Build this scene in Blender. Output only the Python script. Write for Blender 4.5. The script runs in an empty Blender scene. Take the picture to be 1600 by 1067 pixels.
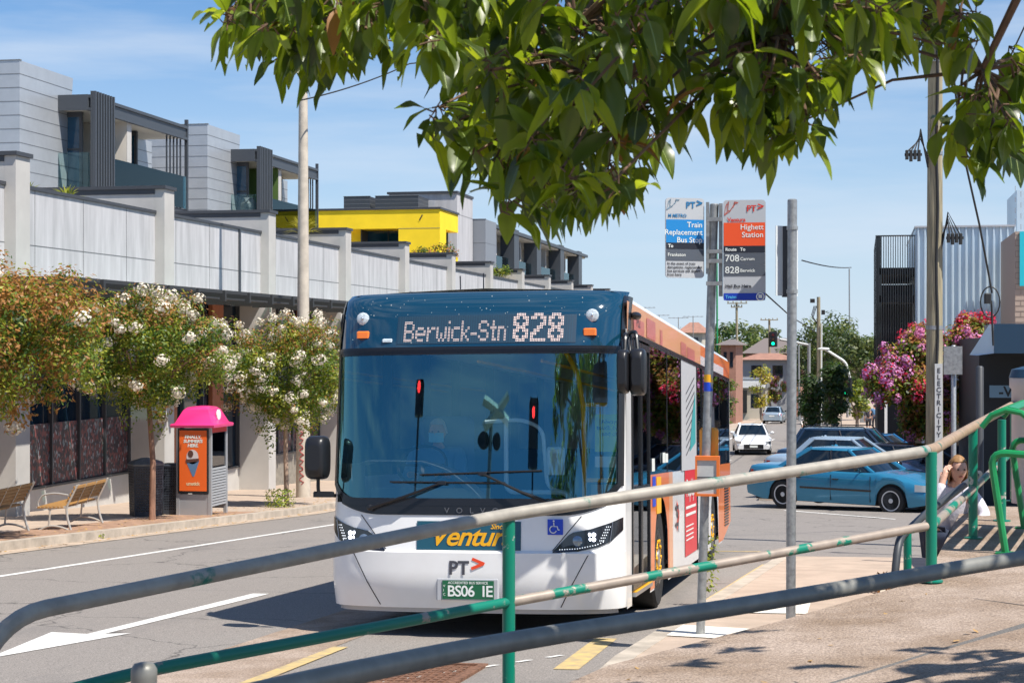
import bpy, math, random
from mathutils import Vector, Matrix, noise as mnoise
R = math.radians
random.seed(7)
SC = bpy.context.scene
COL = SC.collection
# ---------------------------------------------------------------- camera, world, sun
FPX = 2740.0
TH = math.atan(545 / FPX)
CT, ST = math.cos(TH), math.sin(TH)
cam = bpy.data.cameras.new('camera'); camo = bpy.data.objects.new('camera', cam); COL.objects.link(camo)
cam.sensor_width = 36.0; cam.lens = FPX / 1600 * 36.0
cam.shift_y = -(542 - 533.5) / 1600 * -1.0
cam.clip_start = 0.1; cam.clip_end = 6000
camo.rotation_euler = (R(90), 0, TH)
cam.dof.use_dof = True; cam.dof.focus_distance = 17.0; cam.dof.aperture_fstop = 14.0
SC.camera = camo
W = bpy.data.worlds.new('World'); SC.world = W; W.use_nodes = True
SUN_EL, SUN_AZ = R(58), R(-27)       # azimuth from +X towards +Y
wn, wl = W.node_tree.nodes, W.node_tree.links
bg = wn['Background']; bg.inputs['Strength'].default_value = 0.09
sky = wn.new('ShaderNodeTexSky'); sky.sky_type = 'NISHITA'; sky.sun_disc = False
sky.sun_elevation = SUN_EL; sky.sun_rotation = math.pi / 2 - SUN_AZ
sky.air_density = 1.0; sky.dust_density = 0.2; sky.ozone_density = 1.2
tcw = wn.new('ShaderNodeTexCoord'); mpw = wn.new('ShaderNodeMapping'); mpw.inputs['Scale'].default_value = (1.2, 1.2, 9.0)
nz = wn.new('ShaderNodeTexNoise'); nz.inputs['Scale'].default_value = 2.6; nz.inputs['Detail'].default_value = 7; nz.inputs['Roughness'].default_value = .55
rp = wn.new('ShaderNodeValToRGB'); rp.color_ramp.elements[0].position = .46; rp.color_ramp.elements[1].position = .78
rp.color_ramp.elements[1].color = (.7, .7, .7, 1)
mxw = wn.new('ShaderNodeMixRGB'); mxw.inputs[2].default_value = (5.4, 6.0, 6.8, 1)
wl.new(tcw.outputs['Generated'], mpw.inputs['Vector']); wl.new(mpw.outputs[0], nz.inputs['Vector'])
wl.new(nz.outputs['Fac'], rp.inputs[0]); wl.new(rp.outputs[0], mxw.inputs[0]); tnt = wn.new('ShaderNodeMixRGB'); tnt.blend_type = 'MULTIPLY'; tnt.inputs[0].default_value = 1; tnt.inputs[2].default_value = (.37, .65, .93, 1); wl.new(sky.outputs[0], tnt.inputs[1]); wl.new(tnt.outputs[0], mxw.inputs[1]); sxw = wn.new('ShaderNodeSeparateXYZ'); wl.new(tcw.outputs['Generated'], sxw.inputs[0]); rz_ = wn.new('ShaderNodeValToRGB')
rz_.color_ramp.elements[0].position = .0; rz_.color_ramp.elements[0].color = (.88, .88, .88, 1); rz_.color_ramp.elements[1].position = .22; rz_.color_ramp.elements[1].color = (0, 0, 0, 1); e_ = rz_.color_ramp.elements.new(.08); e_.color = (.52, .52, .52, 1)
hzm = wn.new('ShaderNodeMixRGB'); hzm.inputs[2].default_value = (5.1, 5.8, 6.8, 1); wl.new(sxw.outputs['Z'], rz_.inputs[0]); wl.new(rz_.outputs[0], hzm.inputs[0]); wl.new(mxw.outputs[0], hzm.inputs[1]); wl.new(hzm.outputs[0], bg.inputs[0])
sl = bpy.data.lights.new('sun', 'SUN'); sl.energy = 4.7; sl.angle = R(0.5); sl.color = (1, .95, .87)
so = bpy.data.objects.new('sun', sl); COL.objects.link(so)
SDIR = Vector((math.cos(SUN_EL) * math.cos(SUN_AZ), math.cos(SUN_EL) * math.sin(SUN_AZ), math.sin(SUN_EL)))
so.rotation_euler = SDIR.to_track_quat('Z', 'Y').to_euler()
SC.view_settings.view_transform = 'Standard'; SC.view_settings.look = 'None'; SC.view_settings.exposure = 0.62; SC.view_settings.gamma = 1

# ---------------------------------------------------------------- calibration helpers
def ray(px, py):
    u = (px - 800) / FPX; v = (542 - py) / FPX
    return Vector((u * CT - ST, u * ST + CT, v))
def at(px, py, D): return ray(px, py) * D
YB = [-60, 38, 60, 85, 120, 160, 205, 400, 1500]
ZB = [0, -3.657, -4.55, -5.27, -5.9, -6.75, -7.9, -9.5, -10]
ZB[0] = -1.617 + .0537 * 60
def G(X, Y):
    for i in range(len(YB) - 1):
        if Y <= YB[i + 1] or i == len(YB) - 2:
            t = (Y - YB[i]) / (YB[i + 1] - YB[i]); z = ZB[i] * (1 - t) + ZB[i + 1] * t; break
    return z + .012 * (max(-20, min(8, X)) + 1.92)
def onG(px, py, h=0):
    r = ray(px, py); lo, hi = 2.0, 900.0
    for _ in range(60):
        m = (lo + hi) / 2; p = r * m
        if p.z > G(p.x, p.y) + h: lo = m
        else: hi = m
    return r * lo

# ---------------------------------------------------------------- materials
MC = {}
def mat(key, col, rough=.6, metal=0., var=.0, vscale=6., col2=None, bump=0., bscale=40., spec=.5, trans=0., emit=0., stretch=None, coat=0., ior=None, detail=4):
    if key in MC: return MC[key]
    m = bpy.data.materials.new(key); m.use_nodes = True; N = m.node_tree.nodes; L = m.node_tree.links
    b = N['Principled BSDF']
    c4 = tuple(col) + (1,)
    b.inputs['Base Color'].default_value = c4; b.inputs['Roughness'].default_value = rough; b.inputs['Metallic'].default_value = metal
    b.inputs['Specular IOR Level'].default_value = spec
    if ior: b.inputs['IOR'].default_value = ior
    if coat: b.inputs['Coat Weight'].default_value = coat; b.inputs['Coat Roughness'].default_value = .04
    if trans: b.inputs['Transmission Weight'].default_value = trans
    if emit: b.inputs['Emission Color'].default_value = c4; b.inputs['Emission Strength'].default_value = emit
    if var or bump:
        tc = N.new('ShaderNodeTexCoord'); mp = N.new('ShaderNodeMapping'); L.new(tc.outputs['Object'], mp.inputs[0])
        if stretch: mp.inputs['Scale'].default_value = stretch
    if var:
        n = N.new('ShaderNodeTexNoise'); n.inputs['Scale'].default_value = vscale; n.inputs['Detail'].default_value = detail; n.inputs['Roughness'].default_value = .6
        L.new(mp.outputs[0], n.inputs['Vector'])
        r = N.new('ShaderNodeValToRGB'); r.color_ramp.elements[0].position = .32; r.color_ramp.elements[1].position = .68
        d = col2 if col2 else tuple(max(0, x * (1 - var)) for x in col)
        e = col if col2 else tuple(min(1, x * (1 + var)) for x in col)
        r.color_ramp.elements[0].color = tuple(d) + (1,); r.color_ramp.elements[1].color = tuple(e) + (1,)
        L.new(n.outputs['Fac'], r.inputs[0]); L.new(r.outputs[0], b.inputs['Base Color'])
    if bump:
        n2 = N.new('ShaderNodeTexNoise'); n2.inputs['Scale'].default_value = bscale; n2.inputs['Detail'].default_value = 3
        L.new(mp.outputs[0], n2.inputs['Vector'])
        bp_ = N.new('ShaderNodeBump'); bp_.inputs['Strength'].default_value = bump; bp_.inputs['Distance'].default_value = .02
        L.new(n2.outputs['Fac'], bp_.inputs['Height']); L.new(bp_.outputs[0], b.inputs['Normal'])
    MC[key] = m; return m
def asphalt(key, base, patch, fine=90.):
    m = bpy.data.materials.new(key); m.use_nodes = True; N = m.node_tree.nodes; L = m.node_tree.links; b = N['Principled BSDF']
    b.inputs['Roughness'].default_value = .85
    tc = N.new('ShaderNodeTexCoord')
    n1 = N.new('ShaderNodeTexNoise'); n1.inputs['Scale'].default_value = fine; n1.inputs['Detail'].default_value = 2; L.new(tc.outputs['Object'], n1.inputs['Vector'])
    mp = N.new('ShaderNodeMapping'); mp.inputs['Scale'].default_value = (1.0, .35, 1); L.new(tc.outputs['Object'], mp.inputs[0])
    n2 = N.new('ShaderNodeTexNoise'); n2.inputs['Scale'].default_value = .6; n2.inputs['Detail'].default_value = 6; n2.inputs['Roughness'].default_value = .7; L.new(mp.outputs[0], n2.inputs['Vector'])
    r1 = N.new('ShaderNodeValToRGB'); r1.color_ramp.elements[0].position = .3; r1.color_ramp.elements[1].position = .72
    r1.color_ramp.elements[0].color = tuple(x * .55 for x in base) + (1,); r1.color_ramp.elements[1].color = tuple(x * 1.55 for x in base) + (1,)
    L.new(n1.outputs['Fac'], r1.inputs[0])
    r2 = N.new('ShaderNodeValToRGB'); r2.color_ramp.elements[0].position = .56; r2.color_ramp.elements[1].position = .68
    r2.color_ramp.elements[0].color = (0, 0, 0, 1); r2.color_ramp.elements[1].color = (.7, .7, .7, 1); L.new(n2.outputs['Fac'], r2.inputs[0])
    mx = N.new('ShaderNodeMixRGB'); mx.inputs[2].default_value = tuple(patch) + (1,); L.new(r2.outputs[0], mx.inputs[0]); L.new(r1.outputs[0], mx.inputs[1])
    # fine cracks
    v = N.new('ShaderNodeTexVoronoi'); v.feature = 'DISTANCE_TO_EDGE'; v.inputs['Scale'].default_value = .28
    nd = N.new('ShaderNodeTexNoise'); nd.inputs['Scale'].default_value = 1.6; nd.inputs['Detail'].default_value = 5; L.new(tc.outputs['Object'], nd.inputs['Vector'])
    ad = N.new('ShaderNodeMixRGB'); ad.blend_type = 'ADD'; ad.inputs[0].default_value = .9; L.new(tc.outputs['Object'], ad.inputs[1]); L.new(nd.outputs['Color'], ad.inputs[2]); L.new(ad.outputs[0], v.inputs['Vector'])
    r3 = N.new('ShaderNodeValToRGB'); r3.color_ramp.elements[0].position = .0; r3.color_ramp.elements[1].position = .006; r3.color_ramp.elements[0].color = (.35, .35, .35, 1); r3.color_ramp.elements[1].color = (1, 1, 1, 1); L.new(v.outputs['Distance'], r3.inputs[0])
    mu = N.new('ShaderNodeMixRGB'); mu.blend_type = 'MULTIPLY'; mu.inputs[0].default_value = 1; L.new(mx.outputs[0], mu.inputs[1]); L.new(r3.outputs[0], mu.inputs[2])
    L.new(mu.outputs[0], b.inputs['Base Color'])
    bm = N.new('ShaderNodeBump'); bm.inputs['Strength'].default_value = .35; bm.inputs['Distance'].default_value = .01; L.new(n1.outputs['Fac'], bm.inputs['Height']); L.new(bm.outputs[0], b.inputs['Normal'])
    MC[key] = m; return m
def glass(key, tint, refl=(.9, .95, 1), ior=1.9, rough=.01, base=.06):
    m = bpy.data.materials.new(key); m.use_nodes = True; N = m.node_tree.nodes; L = m.node_tree.links
    N.remove(N['Principled BSDF']); o = N['Material Output']
    t = N.new('ShaderNodeBsdfTransparent'); t.inputs[0].default_value = tuple(tint) + (1,)
    g = N.new('ShaderNodeBsdfGlossy'); g.inputs['Roughness'].default_value = rough; g.inputs[0].default_value = tuple(refl) + (1,)
    fr = N.new('ShaderNodeFresnel'); fr.inputs[0].default_value = ior
    ad = N.new('ShaderNodeMath'); ad.operation = 'ADD'; ad.inputs[1].default_value = base; ad.use_clamp = True; L.new(fr.outputs[0], ad.inputs[0])
    mx = N.new('ShaderNodeMixShader'); L.new(ad.outputs[0], mx.inputs[0]); L.new(t.outputs[0], mx.inputs[1]); L.new(g.outputs[0], mx.inputs[2]); L.new(mx.outputs[0], o.inputs[0])
    MC[key] = m; return m
def leafmat(key, col, tcol, rough=.4, tw=.35, var=.3, vs=3.):
    m = bpy.data.materials.new(key); m.use_nodes = True; N = m.node_tree.nodes; L = m.node_tree.links; b = N['Principled BSDF']; o = N['Material Output']
    b.inputs['Roughness'].default_value = rough
    geo = N.new('ShaderNodeTexCoord'); n = N.new('ShaderNodeTexNoise'); n.inputs['Scale'].default_value = vs; L.new(geo.outputs['Object'], n.inputs['Vector'])
    r = N.new('ShaderNodeValToRGB'); r.color_ramp.elements[0].position = .35; r.color_ramp.elements[1].position = .65
    r.color_ramp.elements[0].color = tuple(x * (1 - var) for x in col) + (1,); r.color_ramp.elements[1].color = tuple(x * (1 + var) for x in col) + (1,)
    L.new(n.outputs['Fac'], r.inputs[0]); L.new(r.outputs[0], b.inputs['Base Color'])
    t = N.new('ShaderNodeBsdfTranslucent'); t.inputs[0].default_value = tuple(tcol) + (1,)
    mx = N.new('ShaderNodeMixShader'); mx.inputs[0].default_value = tw; L.new(b.outputs[0], mx.inputs[1]); L.new(t.outputs[0], mx.inputs[2]); L.new(mx.outputs[0], o.inputs[0])
    MC[key] = m; return m
def rustpaint(key, metalc, paint, lo, hi, scale=5., rough=.45, metal=.6):
    """galvanised pipe with flaking paint"""
    m = bpy.data.materials.new(key); m.use_nodes = True; N = m.node_tree.nodes; L = m.node_tree.links; b = N['Principled BSDF']
    tc = N.new('ShaderNodeTexCoord'); n = N.new('ShaderNodeTexNoise'); n.inputs['Scale'].default_value = scale; n.inputs['Detail'].default_value = 8; n.inputs['Roughness'].default_value = .62; L.new(tc.outputs['Object'], n.inputs['Vector'])
    r = N.new('ShaderNodeValToRGB'); r.color_ramp.elements[0].position = lo; r.color_ramp.elements[1].position = hi
    r.color_ramp.elements[0].color = (0, 0, 0, 1); r.color_ramp.elements[1].color = (1, 1, 1, 1); L.new(n.outputs['Fac'], r.inputs[0])
    n2 = N.new('ShaderNodeTexNoise'); n2.inputs['Scale'].default_value = 11; n2.inputs['Detail'].default_value = 7; L.new(tc.outputs['Object'], n2.inputs['Vector'])
    r2 = N.new('ShaderNodeValToRGB'); r2.color_ramp.elements[0].position = .3; r2.color_ramp.elements[1].position = .7
    r2.color_ramp.elements[0].color = tuple(x * .72 for x in metalc) + (1,); r2.color_ramp.elements[1].color = tuple(metalc) + (1,); L.new(n2.outputs['Fac'], r2.inputs[0])
    mx = N.new('ShaderNodeMixRGB'); L.new(r.outputs[0], mx.inputs[0]); L.new(r2.outputs[0], mx.inputs[1]); mx.inputs[2].default_value = tuple(paint) + (1,); L.new(mx.outputs[0], b.inputs['Base Color'])
    b.inputs['Roughness'].default_value = rough
    mt = N.new('ShaderNodeMath'); mt.operation = 'MULTIPLY_ADD'; mt.inputs[1].default_value = -metal; mt.inputs[2].default_value = metal; L.new(r.outputs[0], mt.inputs[0]); L.new(mt.outputs[0], b.inputs['Metallic'])
    bm = N.new('ShaderNodeBump'); bm.inputs['Strength'].default_value = .4; bm.inputs['Distance'].default_value = .004; L.new(r.outputs[0], bm.inputs['Height']); L.new(bm.outputs[0], b.inputs['Normal'])
    MC[key] = m; return m

# ---------------------------------------------------------------- mesh builder
class MB:
    def __init__(s): s.v = []; s.f = []; s.m = []
    def add(s, vs, fs, mi=0):
        b = len(s.v); s.v += [tuple(v) for v in vs]; s.f += [tuple(i + b for i in f) for f in fs]; s.m += [mi] * len(fs); return s
    def box(s, a, b, mi=0):
        x0, y0, z0 = a; x1, y1, z1 = b
        return s.add([(x0, y0, z0), (x1, y0, z0), (x1, y1, z0), (x0, y1, z0), (x0, y0, z1), (x1, y0, z1), (x1, y1, z1), (x0, y1, z1)],
                     [(0, 3, 2, 1), (4, 5, 6, 7), (0, 1, 5, 4), (1, 2, 6, 5), (2, 3, 7, 6), (3, 0, 4, 7)], mi)
    def bbox(s, a, b, r=.01, mi=0):
        """box with bevelled vertical edges and top"""
        x0, y0, z0 = a; x1, y1, z1 = b
        def ring(i, z): return [(x0 + i + r, y0 + i, z), (x1 - i - r, y0 + i, z), (x1 - i, y0 + i + r, z), (x1 - i, y1 - i - r, z), (x1 - i - r, y1 - i, z), (x0 + i + r, y1 - i, z), (x0 + i, y1 - i - r, z), (x0 + i, y0 + i + r, z)]
        vs = ring(0, z0) + ring(0, z1 - r) + ring(r * .7, z1)
        fs = []
        for k in (0, 8):
            for i in range(8): j = (i + 1) % 8; fs.append((k + i, k + j, k + 8 + j, k + 8 + i))
        fs.append(tuple(range(16, 24))); fs.append(tuple(reversed(range(8))))
        return s.add(vs, fs, mi)
    def quad(s, a, b, c, d, mi=0): return s.add([a, b, c, d], [(0, 1, 2, 3)], mi)
    def tube(s, pts, r, n=10, mi=0, cap=True):
        pts = [Vector(p) for p in pts]; rr = r if isinstance(r, (list, tuple)) else [r] * len(pts)
        vs = []; fs = []; up = None
        for i, p in enumerate(pts):
            a = pts[max(0, i - 1)]; b = pts[min(len(pts) - 1, i + 1)]; t = (b - a).normalized()
            if up is None: up = Vector((0, 0, 1)) if abs(t.z) < .9 else Vector((1, 0, 0))
            x = t.cross(up).normalized(); y = x.cross(t).normalized(); up = y
            for k in range(n):
                an = 2 * math.pi * k / n; vs.append(p + (x * math.cos(an) + y * math.sin(an)) * rr[i])
        for i in range(len(pts) - 1):
            for k in range(n): j = (k + 1) % n; fs.append((i * n + k, i * n + j, (i + 1) * n + j, (i + 1) * n + k))
        if cap: fs.append(tuple(reversed(range(n)))); fs.append(tuple(range((len(pts) - 1) * n, len(pts) * n)))
        return s.add(vs, fs, mi)
    def lathe(s, c, prof, n=24, mi=0, axis='Z'):
        c = Vector(c); vs = []; fs = []
        for (r, h) in prof:
            for k in range(n):
                an = 2 * math.pi * k / n; a, b = r * math.cos(an), r * math.sin(an)
                vs.append(c + (Vector((a, b, h)) if axis == 'Z' else Vector((h, a, b)) if axis == 'X' else Vector((a, h, b))))
        for i in range(len(prof) - 1):
            for k in range(n): j = (k + 1) % n; fs.append((i * n + k, i * n + j, (i + 1) * n + j, (i + 1) * n + k))
        fs.append(tuple(range(n))); fs.append(tuple(range((len(prof) - 1) * n, len(prof) * n)))
        return s.add(vs, fs, mi)
    def prism(s, poly, d0, d1, f, mi=0):
        """poly of (a,b); f(a,b,d)->point; closed solid between d0 and d1"""
        n = len(poly); vs = [f(a, b, d0) for a, b in poly] + [f(a, b, d1) for a, b in poly]
        fs = [tuple(range(n)), tuple(reversed(range(n, 2 * n)))] + [(i, (i + 1) % n, n + (i + 1) % n, n + i) for i in range(n)]
        return s.add(vs, fs, mi)
    def grid(s, fn, us, vs_, mi=0):
        b = [fn(u, v) for v in vs_ for u in us]; n = len(us)
        return s.add(b, [(j * n + i, j * n + i + 1, (j + 1) * n + i + 1, (j + 1) * n + i) for j in range(len(vs_) - 1) for i in range(n - 1)], mi)
    def ell(s, c, r, nu=16, nv=10, mi=0):
        c = Vector(c); prof = []
        vs = [c + Vector((0, 0, -r[2]))]; fs = []
        for j in range(1, nv):
            ph = math.pi * j / nv - math.pi / 2
            for i in range(nu):
                a = 2 * math.pi * i / nu; vs.append(c + Vector((r[0] * math.cos(ph) * math.cos(a), r[1] * math.cos(ph) * math.sin(a), r[2] * math.sin(ph))))
        vs.append(c + Vector((0, 0, r[2]))); L = len(vs) - 1
        for i in range(nu):
            k = (i + 1) % nu; fs.append((0, 1 + k, 1 + i)); fs.append((L, L - nu + i, L - nu + k))
        for j in range(nv - 2):
            for i in range(nu): k = (i + 1) % nu; a = 1 + j * nu; fs.append((a + i, a + k, a + nu + k, a + nu + i))
        return s.add(vs, fs, mi)
    def build(s, name, mats, parent=None, origin=None, smooth=False, w=False, tf=None):
        me = bpy.data.meshes.new(name); o3 = Vector(origin) if origin is not None else Vector((0, 0, 0))
        vv = [Vector(v) - o3 for v in s.v]
        if tf: vv = [tf(v) for v in vv]
        me.from_pydata([tuple(v) for v in vv], [], s.f)
        mats = mats if isinstance(mats, (list, tuple)) else [mats]
        for m in mats: me.materials.append(m)
        me.polygons.foreach_set('material_index', s.m)
        if smooth:
            me.polygons.foreach_set('use_smooth', [True] * len(s.f))
            try: me.set_sharp_from_angle(angle=R(35 if smooth is True else smooth))
            except Exception: pass
        me.update()
        o = bpy.data.objects.new(name, me); COL.objects.link(o); o.location = o3
        if parent is not None:
            o.parent = parent
            if w:
                p = parent; off = Vector((0, 0, 0))
                while p is not None: off += Vector(p.location); p = p.parent
                o.location = -off
        return o
def recalc(o):
    import bmesh
    b = bmesh.new(); b.from_mesh(o.data); bmesh.ops.recalc_face_normals(b, faces=b.faces); b.to_mesh(o.data); b.free(); return o
def tag(o, label=None, cat=None, group=None, kind=None):
    if label: o['label'] = label
    if cat: o['category'] = cat
    if group: o['group'] = group
    if kind: o['kind'] = kind
    return o
def thing(name, label, cat, loc=(0, 0, 0), rz=0, group=None):
    o = bpy.data.objects.new(name, None); COL.objects.link(o); o.location = loc; o.rotation_euler = (0, 0, rz); o.empty_display_size = .2
    return tag(o, label, cat, group)
def copy_tree(o, parent=None):
    c = o.copy(); COL.objects.link(c); c.parent = parent
    for ch in list(o.children): copy_tree(ch, c)
    return c
def text_mb(txt, size, f, bold=0., shear=0., align='LEFT', sp=1.0, extr=0.):
    """text as mesh; f(x,y)->3D point"""
    cu = bpy.data.curves.new('t', 'FONT'); cu.body = txt; cu.size = size; cu.offset = bold; cu.shear = shear; cu.align_x = align; cu.space_character = sp; cu.resolution_u = 3
    cu.fill_mode = 'FRONT'
    ob = bpy.data.objects.new('t', cu); COL.objects.link(ob)
    bpy.context.view_layer.update()
    dg = bpy.context.evaluated_depsgraph_get(); me = ob.evaluated_get(dg).to_mesh()
    mb = MB(); mb.add([f(v.co.x, v.co.y) for v in me.vertices], [tuple(p.vertices) for p in me.polygons])
    ob.evaluated_get(dg).to_mesh_clear(); bpy.data.objects.remove(ob); bpy.data.curves.remove(cu)
    return mb
def lerp(a, b, t): return a + (b - a) * t
def interp(pts, x):
    if x <= pts[0][0]: return pts[0][1]
    for (x0, y0), (x1, y1) in zip(pts, pts[1:]):
        if x <= x1: return lerp(y0, y1, (x - x0) / (x1 - x0))
    return pts[-1][1]
def lin(a, b, n): return [a + (b - a) * i / n for i in range(n + 1)]
def bend(pts, r=.15, n=5):
    """round the corners of a polyline"""
    pts = [Vector(p) for p in pts]; out = [pts[0]]
    for i in range(1, len(pts) - 1):
        a, b, c = pts[i - 1], pts[i], pts[i + 1]; d = min(r, (a - b).length * .45, (c - b).length * .45)
        p = b + (a - b).normalized() * d; q = b + (c - b).normalized() * d
        for k in range(n + 1): t = k / n; out.append(p * (1 - t) ** 2 + b * 2 * t * (1 - t) + q * t * t)
    return out + [pts[-1]]

# common materials
M = MC
asphalt('asphalt', (.225, .20, .178), (.165, .15, .138)); asphalt('asphalt_path', (.13, .12, .11), (.1, .09, .085), 120.)
mat('kerb', (.42, .36, .29), .85, var=.25, vscale=3, bump=.3)
mat('footpath', (.42, .33, .25), .9, var=.22, vscale=2.2, bump=.3, bscale=60)
mat('slab', (.50, .41, .325), .9, var=.0, bump=.5, bscale=120)
mat('paver_brown', (.33, .20, .13), .9, var=.35, vscale=5, bump=.5, bscale=50)
mat('ground', (.13, .12, .08), .95, var=.4, vscale=.3)
mat('pave_pink', (.42, .325, .25), .9, var=.12, vscale=3, bump=.2)
mat('line_white', (.78, .76, .72), .7, var=.15, vscale=10, col2=(.58, .56, .52), detail=8)
mat('line_yellow', (.62, .44, .16), .8, var=.3, vscale=9, col2=(.34, .27, .17), detail=8)
mat('tactile', (.72, .68, .6), .85, var=.12, vscale=30)
mat('black_plastic', (.012, .012, .014), .35); mat('black_rubber', (.018, .018, .018), .8)
mat('dark_steel', (.045, .05, .058), .5); mat('galv', (.33, .34, .34), .45, .55, var=.22, vscale=25); mat('steel', (.5, .5, .5), .35, .9)
mat('chrome', (.75, .76, .78), .12, 1.0)
mat('white_paint', (.8, .8, .78), .3); mat('wire', (.02, .02, .02), .6)
# concrete slab with speckle
def speckle():
    m = MC['slab']; N = m.node_tree.nodes; L = m.node_tree.links; b = N['Principled BSDF']; tc = N.new('ShaderNodeTexCoord')
    a = N.new('ShaderNodeTexNoise'); a.inputs['Scale'].default_value = 75; a.inputs['Detail'].default_value = 3
    c = N.new('ShaderNodeTexNoise'); c.inputs['Scale'].default_value = 1.4; c.inputs['Detail'].default_value = 7; c.inputs['Roughness'].default_value = .65
    for n in (a, c): L.new(tc.outputs['Object'], n.inputs['Vector'])
    r = N.new('ShaderNodeValToRGB'); r.color_ramp.elements[0].position = .36; r.color_ramp.elements[1].position = .62
    r.color_ramp.elements[0].color = (.26, .20, .16, 1); r.color_ramp.elements[1].color = (.50, .39, .31, 1); L.new(a.outputs['Fac'], r.inputs[0])
    r2 = N.new('ShaderNodeValToRGB'); r2.color_ramp.elements[0].position = .35; r2.color_ramp.elements[1].position = .62
    r2.color_ramp.elements[0].color = (.62, .56, .48, 1); r2.color_ramp.elements[1].color = (1, 1, 1, 1); L.new(c.outputs['Fac'], r2.inputs[0])
    mu = N.new('ShaderNodeMixRGB'); mu.blend_type = 'MULTIPLY'; mu.inputs[0].default_value = 1; L.new(r.outputs[0], mu.inputs[1]); L.new(r2.outputs[0], mu.inputs[2]); L.new(mu.outputs[0], b.inputs['Base Color'])
speckle()

# ================================================================ SETTING: ground, roads, paths
def ys(a, b, step=6):
    L = [a, b] + [y for y in YB if a < y < b]; k = math.ceil(a / step) * step
    while k < b and k < 220: L.append(k); k += step
    return sorted(set(L))
def sheet(name, xf0, xf1, y0, y1, dz, m, kind='structure', nx=1, edge=None, em=None, step=6):
    """sheet following the ground between x = xf0(y) and xf1(y); edge = skirt depth (a real kerb face)"""
    f0 = xf0 if callable(xf0) else (lambda y: xf0); f1 = xf1 if callable(xf1) else (lambda y: xf1)
    Y = ys(y0, y1, step); mb = MB(); rows = []
    for y in Y:
        a, b = f0(y), f1(y); X = sorted(set([a, b] + [x for x in (-20, 8) if a < x < b])); rows.append(X)
    n = max(len(r) for r in rows); rows = [r if len(r) == n else [lerp(r[0], r[-1], i / (n - 1)) for i in range(n)] for r in rows]
    vs = [(x, y, G(x, y) + dz) for y, r in zip(Y, rows) for x in r]
    fs = [(j * n + i, j * n + i + 1, (j + 1) * n + i + 1, (j + 1) * n + i) for j in range(len(Y) - 1) for i in range(n - 1)]
    mb.add(vs, fs)
    if edge:
        loop = [j * n for j in range(len(Y))] + [(len(Y) - 1) * n + i for i in range(1, n)] + [j * n + n - 1 for j in range(len(Y) - 2, -1, -1)] + list(range(n - 2, 0, -1))
        b = [(vs[i][0], vs[i][1], vs[i][2] - edge) for i in loop]; t = [vs[i] for i in loop]; k = len(loop)
        mb.add(t + b, [(i, (i + 1) % k, k + (i + 1) % k, k + i) for i in range(k)], 1 if em else 0)
    o = mb.build(name, [m] + ([em] if em else []))
    return tag(o, kind=kind)
def flat(name, poly, dz, m, kind='structure', edge=None, zf=None):
    zf = zf or G; mb = MB(); vs = [(x, y, zf(x, y) + dz) for x, y in poly]; n = len(vs); mb.add(vs, [tuple(range(n))])
    if edge: mb.add(vs + [(x, y, z - edge) for x, y, z in vs], [(i, (i + 1) % n, n + (i + 1) % n, n + i) for i in range(n)])
    return tag(mb.build(name, m), kind=kind)
sheet('ground', -900, 900, -60, 1500, -.06, M['ground'], step=50)
KL = lambda y: interp([(-60, -12.9), (55, -12.35), (105, -9.2), (1500, -9.2)], y)      # left kerb line
KR = lambda y: interp([(46, -2.6), (400, -2.6)], y)
sheet('road', KL, 2.5, -40, 500, 0, M['asphalt'])
sheet('side_road', 2.5, 60, 23.0, 46, .0, M['asphalt'])
# left footpath: gutter, kerb, brown pavers, pale path
sheet('gutter', lambda y: KL(y) - .05, lambda y: KL(y) + .38, -30, 300, .008, M['footpath'])
sheet('kerb', lambda y: KL(y) - .2, lambda y: KL(y), -30, 300, .14, M['kerb'], edge=.2)
sheet('footpath', lambda y: KL(y) - 1.5, lambda y: KL(y) - .2, -30, 36, .135, M['paver_brown'])
sheet('footpath', lambda y: KL(y) - 1.5, lambda y: KL(y) - .2, 36, 300, .135, M['pave_pink'])
sheet('footpath', -19.5, lambda y: KL(y) - 1.5, -30, 120, .135, M['pave_pink'])
# near right footpath with the kerb line measured along the bus
kx = lambda y: interp([(-20, -1.72), (12, -1.66), (23.0, -1.05)], y)
sheet('footpath', lambda y: kx(y) + .15, 60, -20, 23.0, .13, M['pave_pink'])
sheet('kerb', kx, lambda y: kx(y) + .15, -20, 23.0, .134, M['kerb'], edge=.2)
flat('tactile_paving', [(-1.25, 15.2), (-.45, 15.2), (-.45, 16.3), (-1.25, 16.3)], .137, M['tactile'])
flat('tactile_paving', [(-1.45, 13.3), (-.55, 13.0), (-.5, 13.75), (-1.4, 14.1)], .137, M['tactile'])
# far footpath on the right
sheet('footpath', lambda y: KR(y) + .18, 60, 46, 300, .14, M['pave_pink'], edge=.2)
sheet('kerb', KR, lambda y: KR(y) + .18, 46, 300, .145, M['kerb'], edge=.2)
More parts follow.
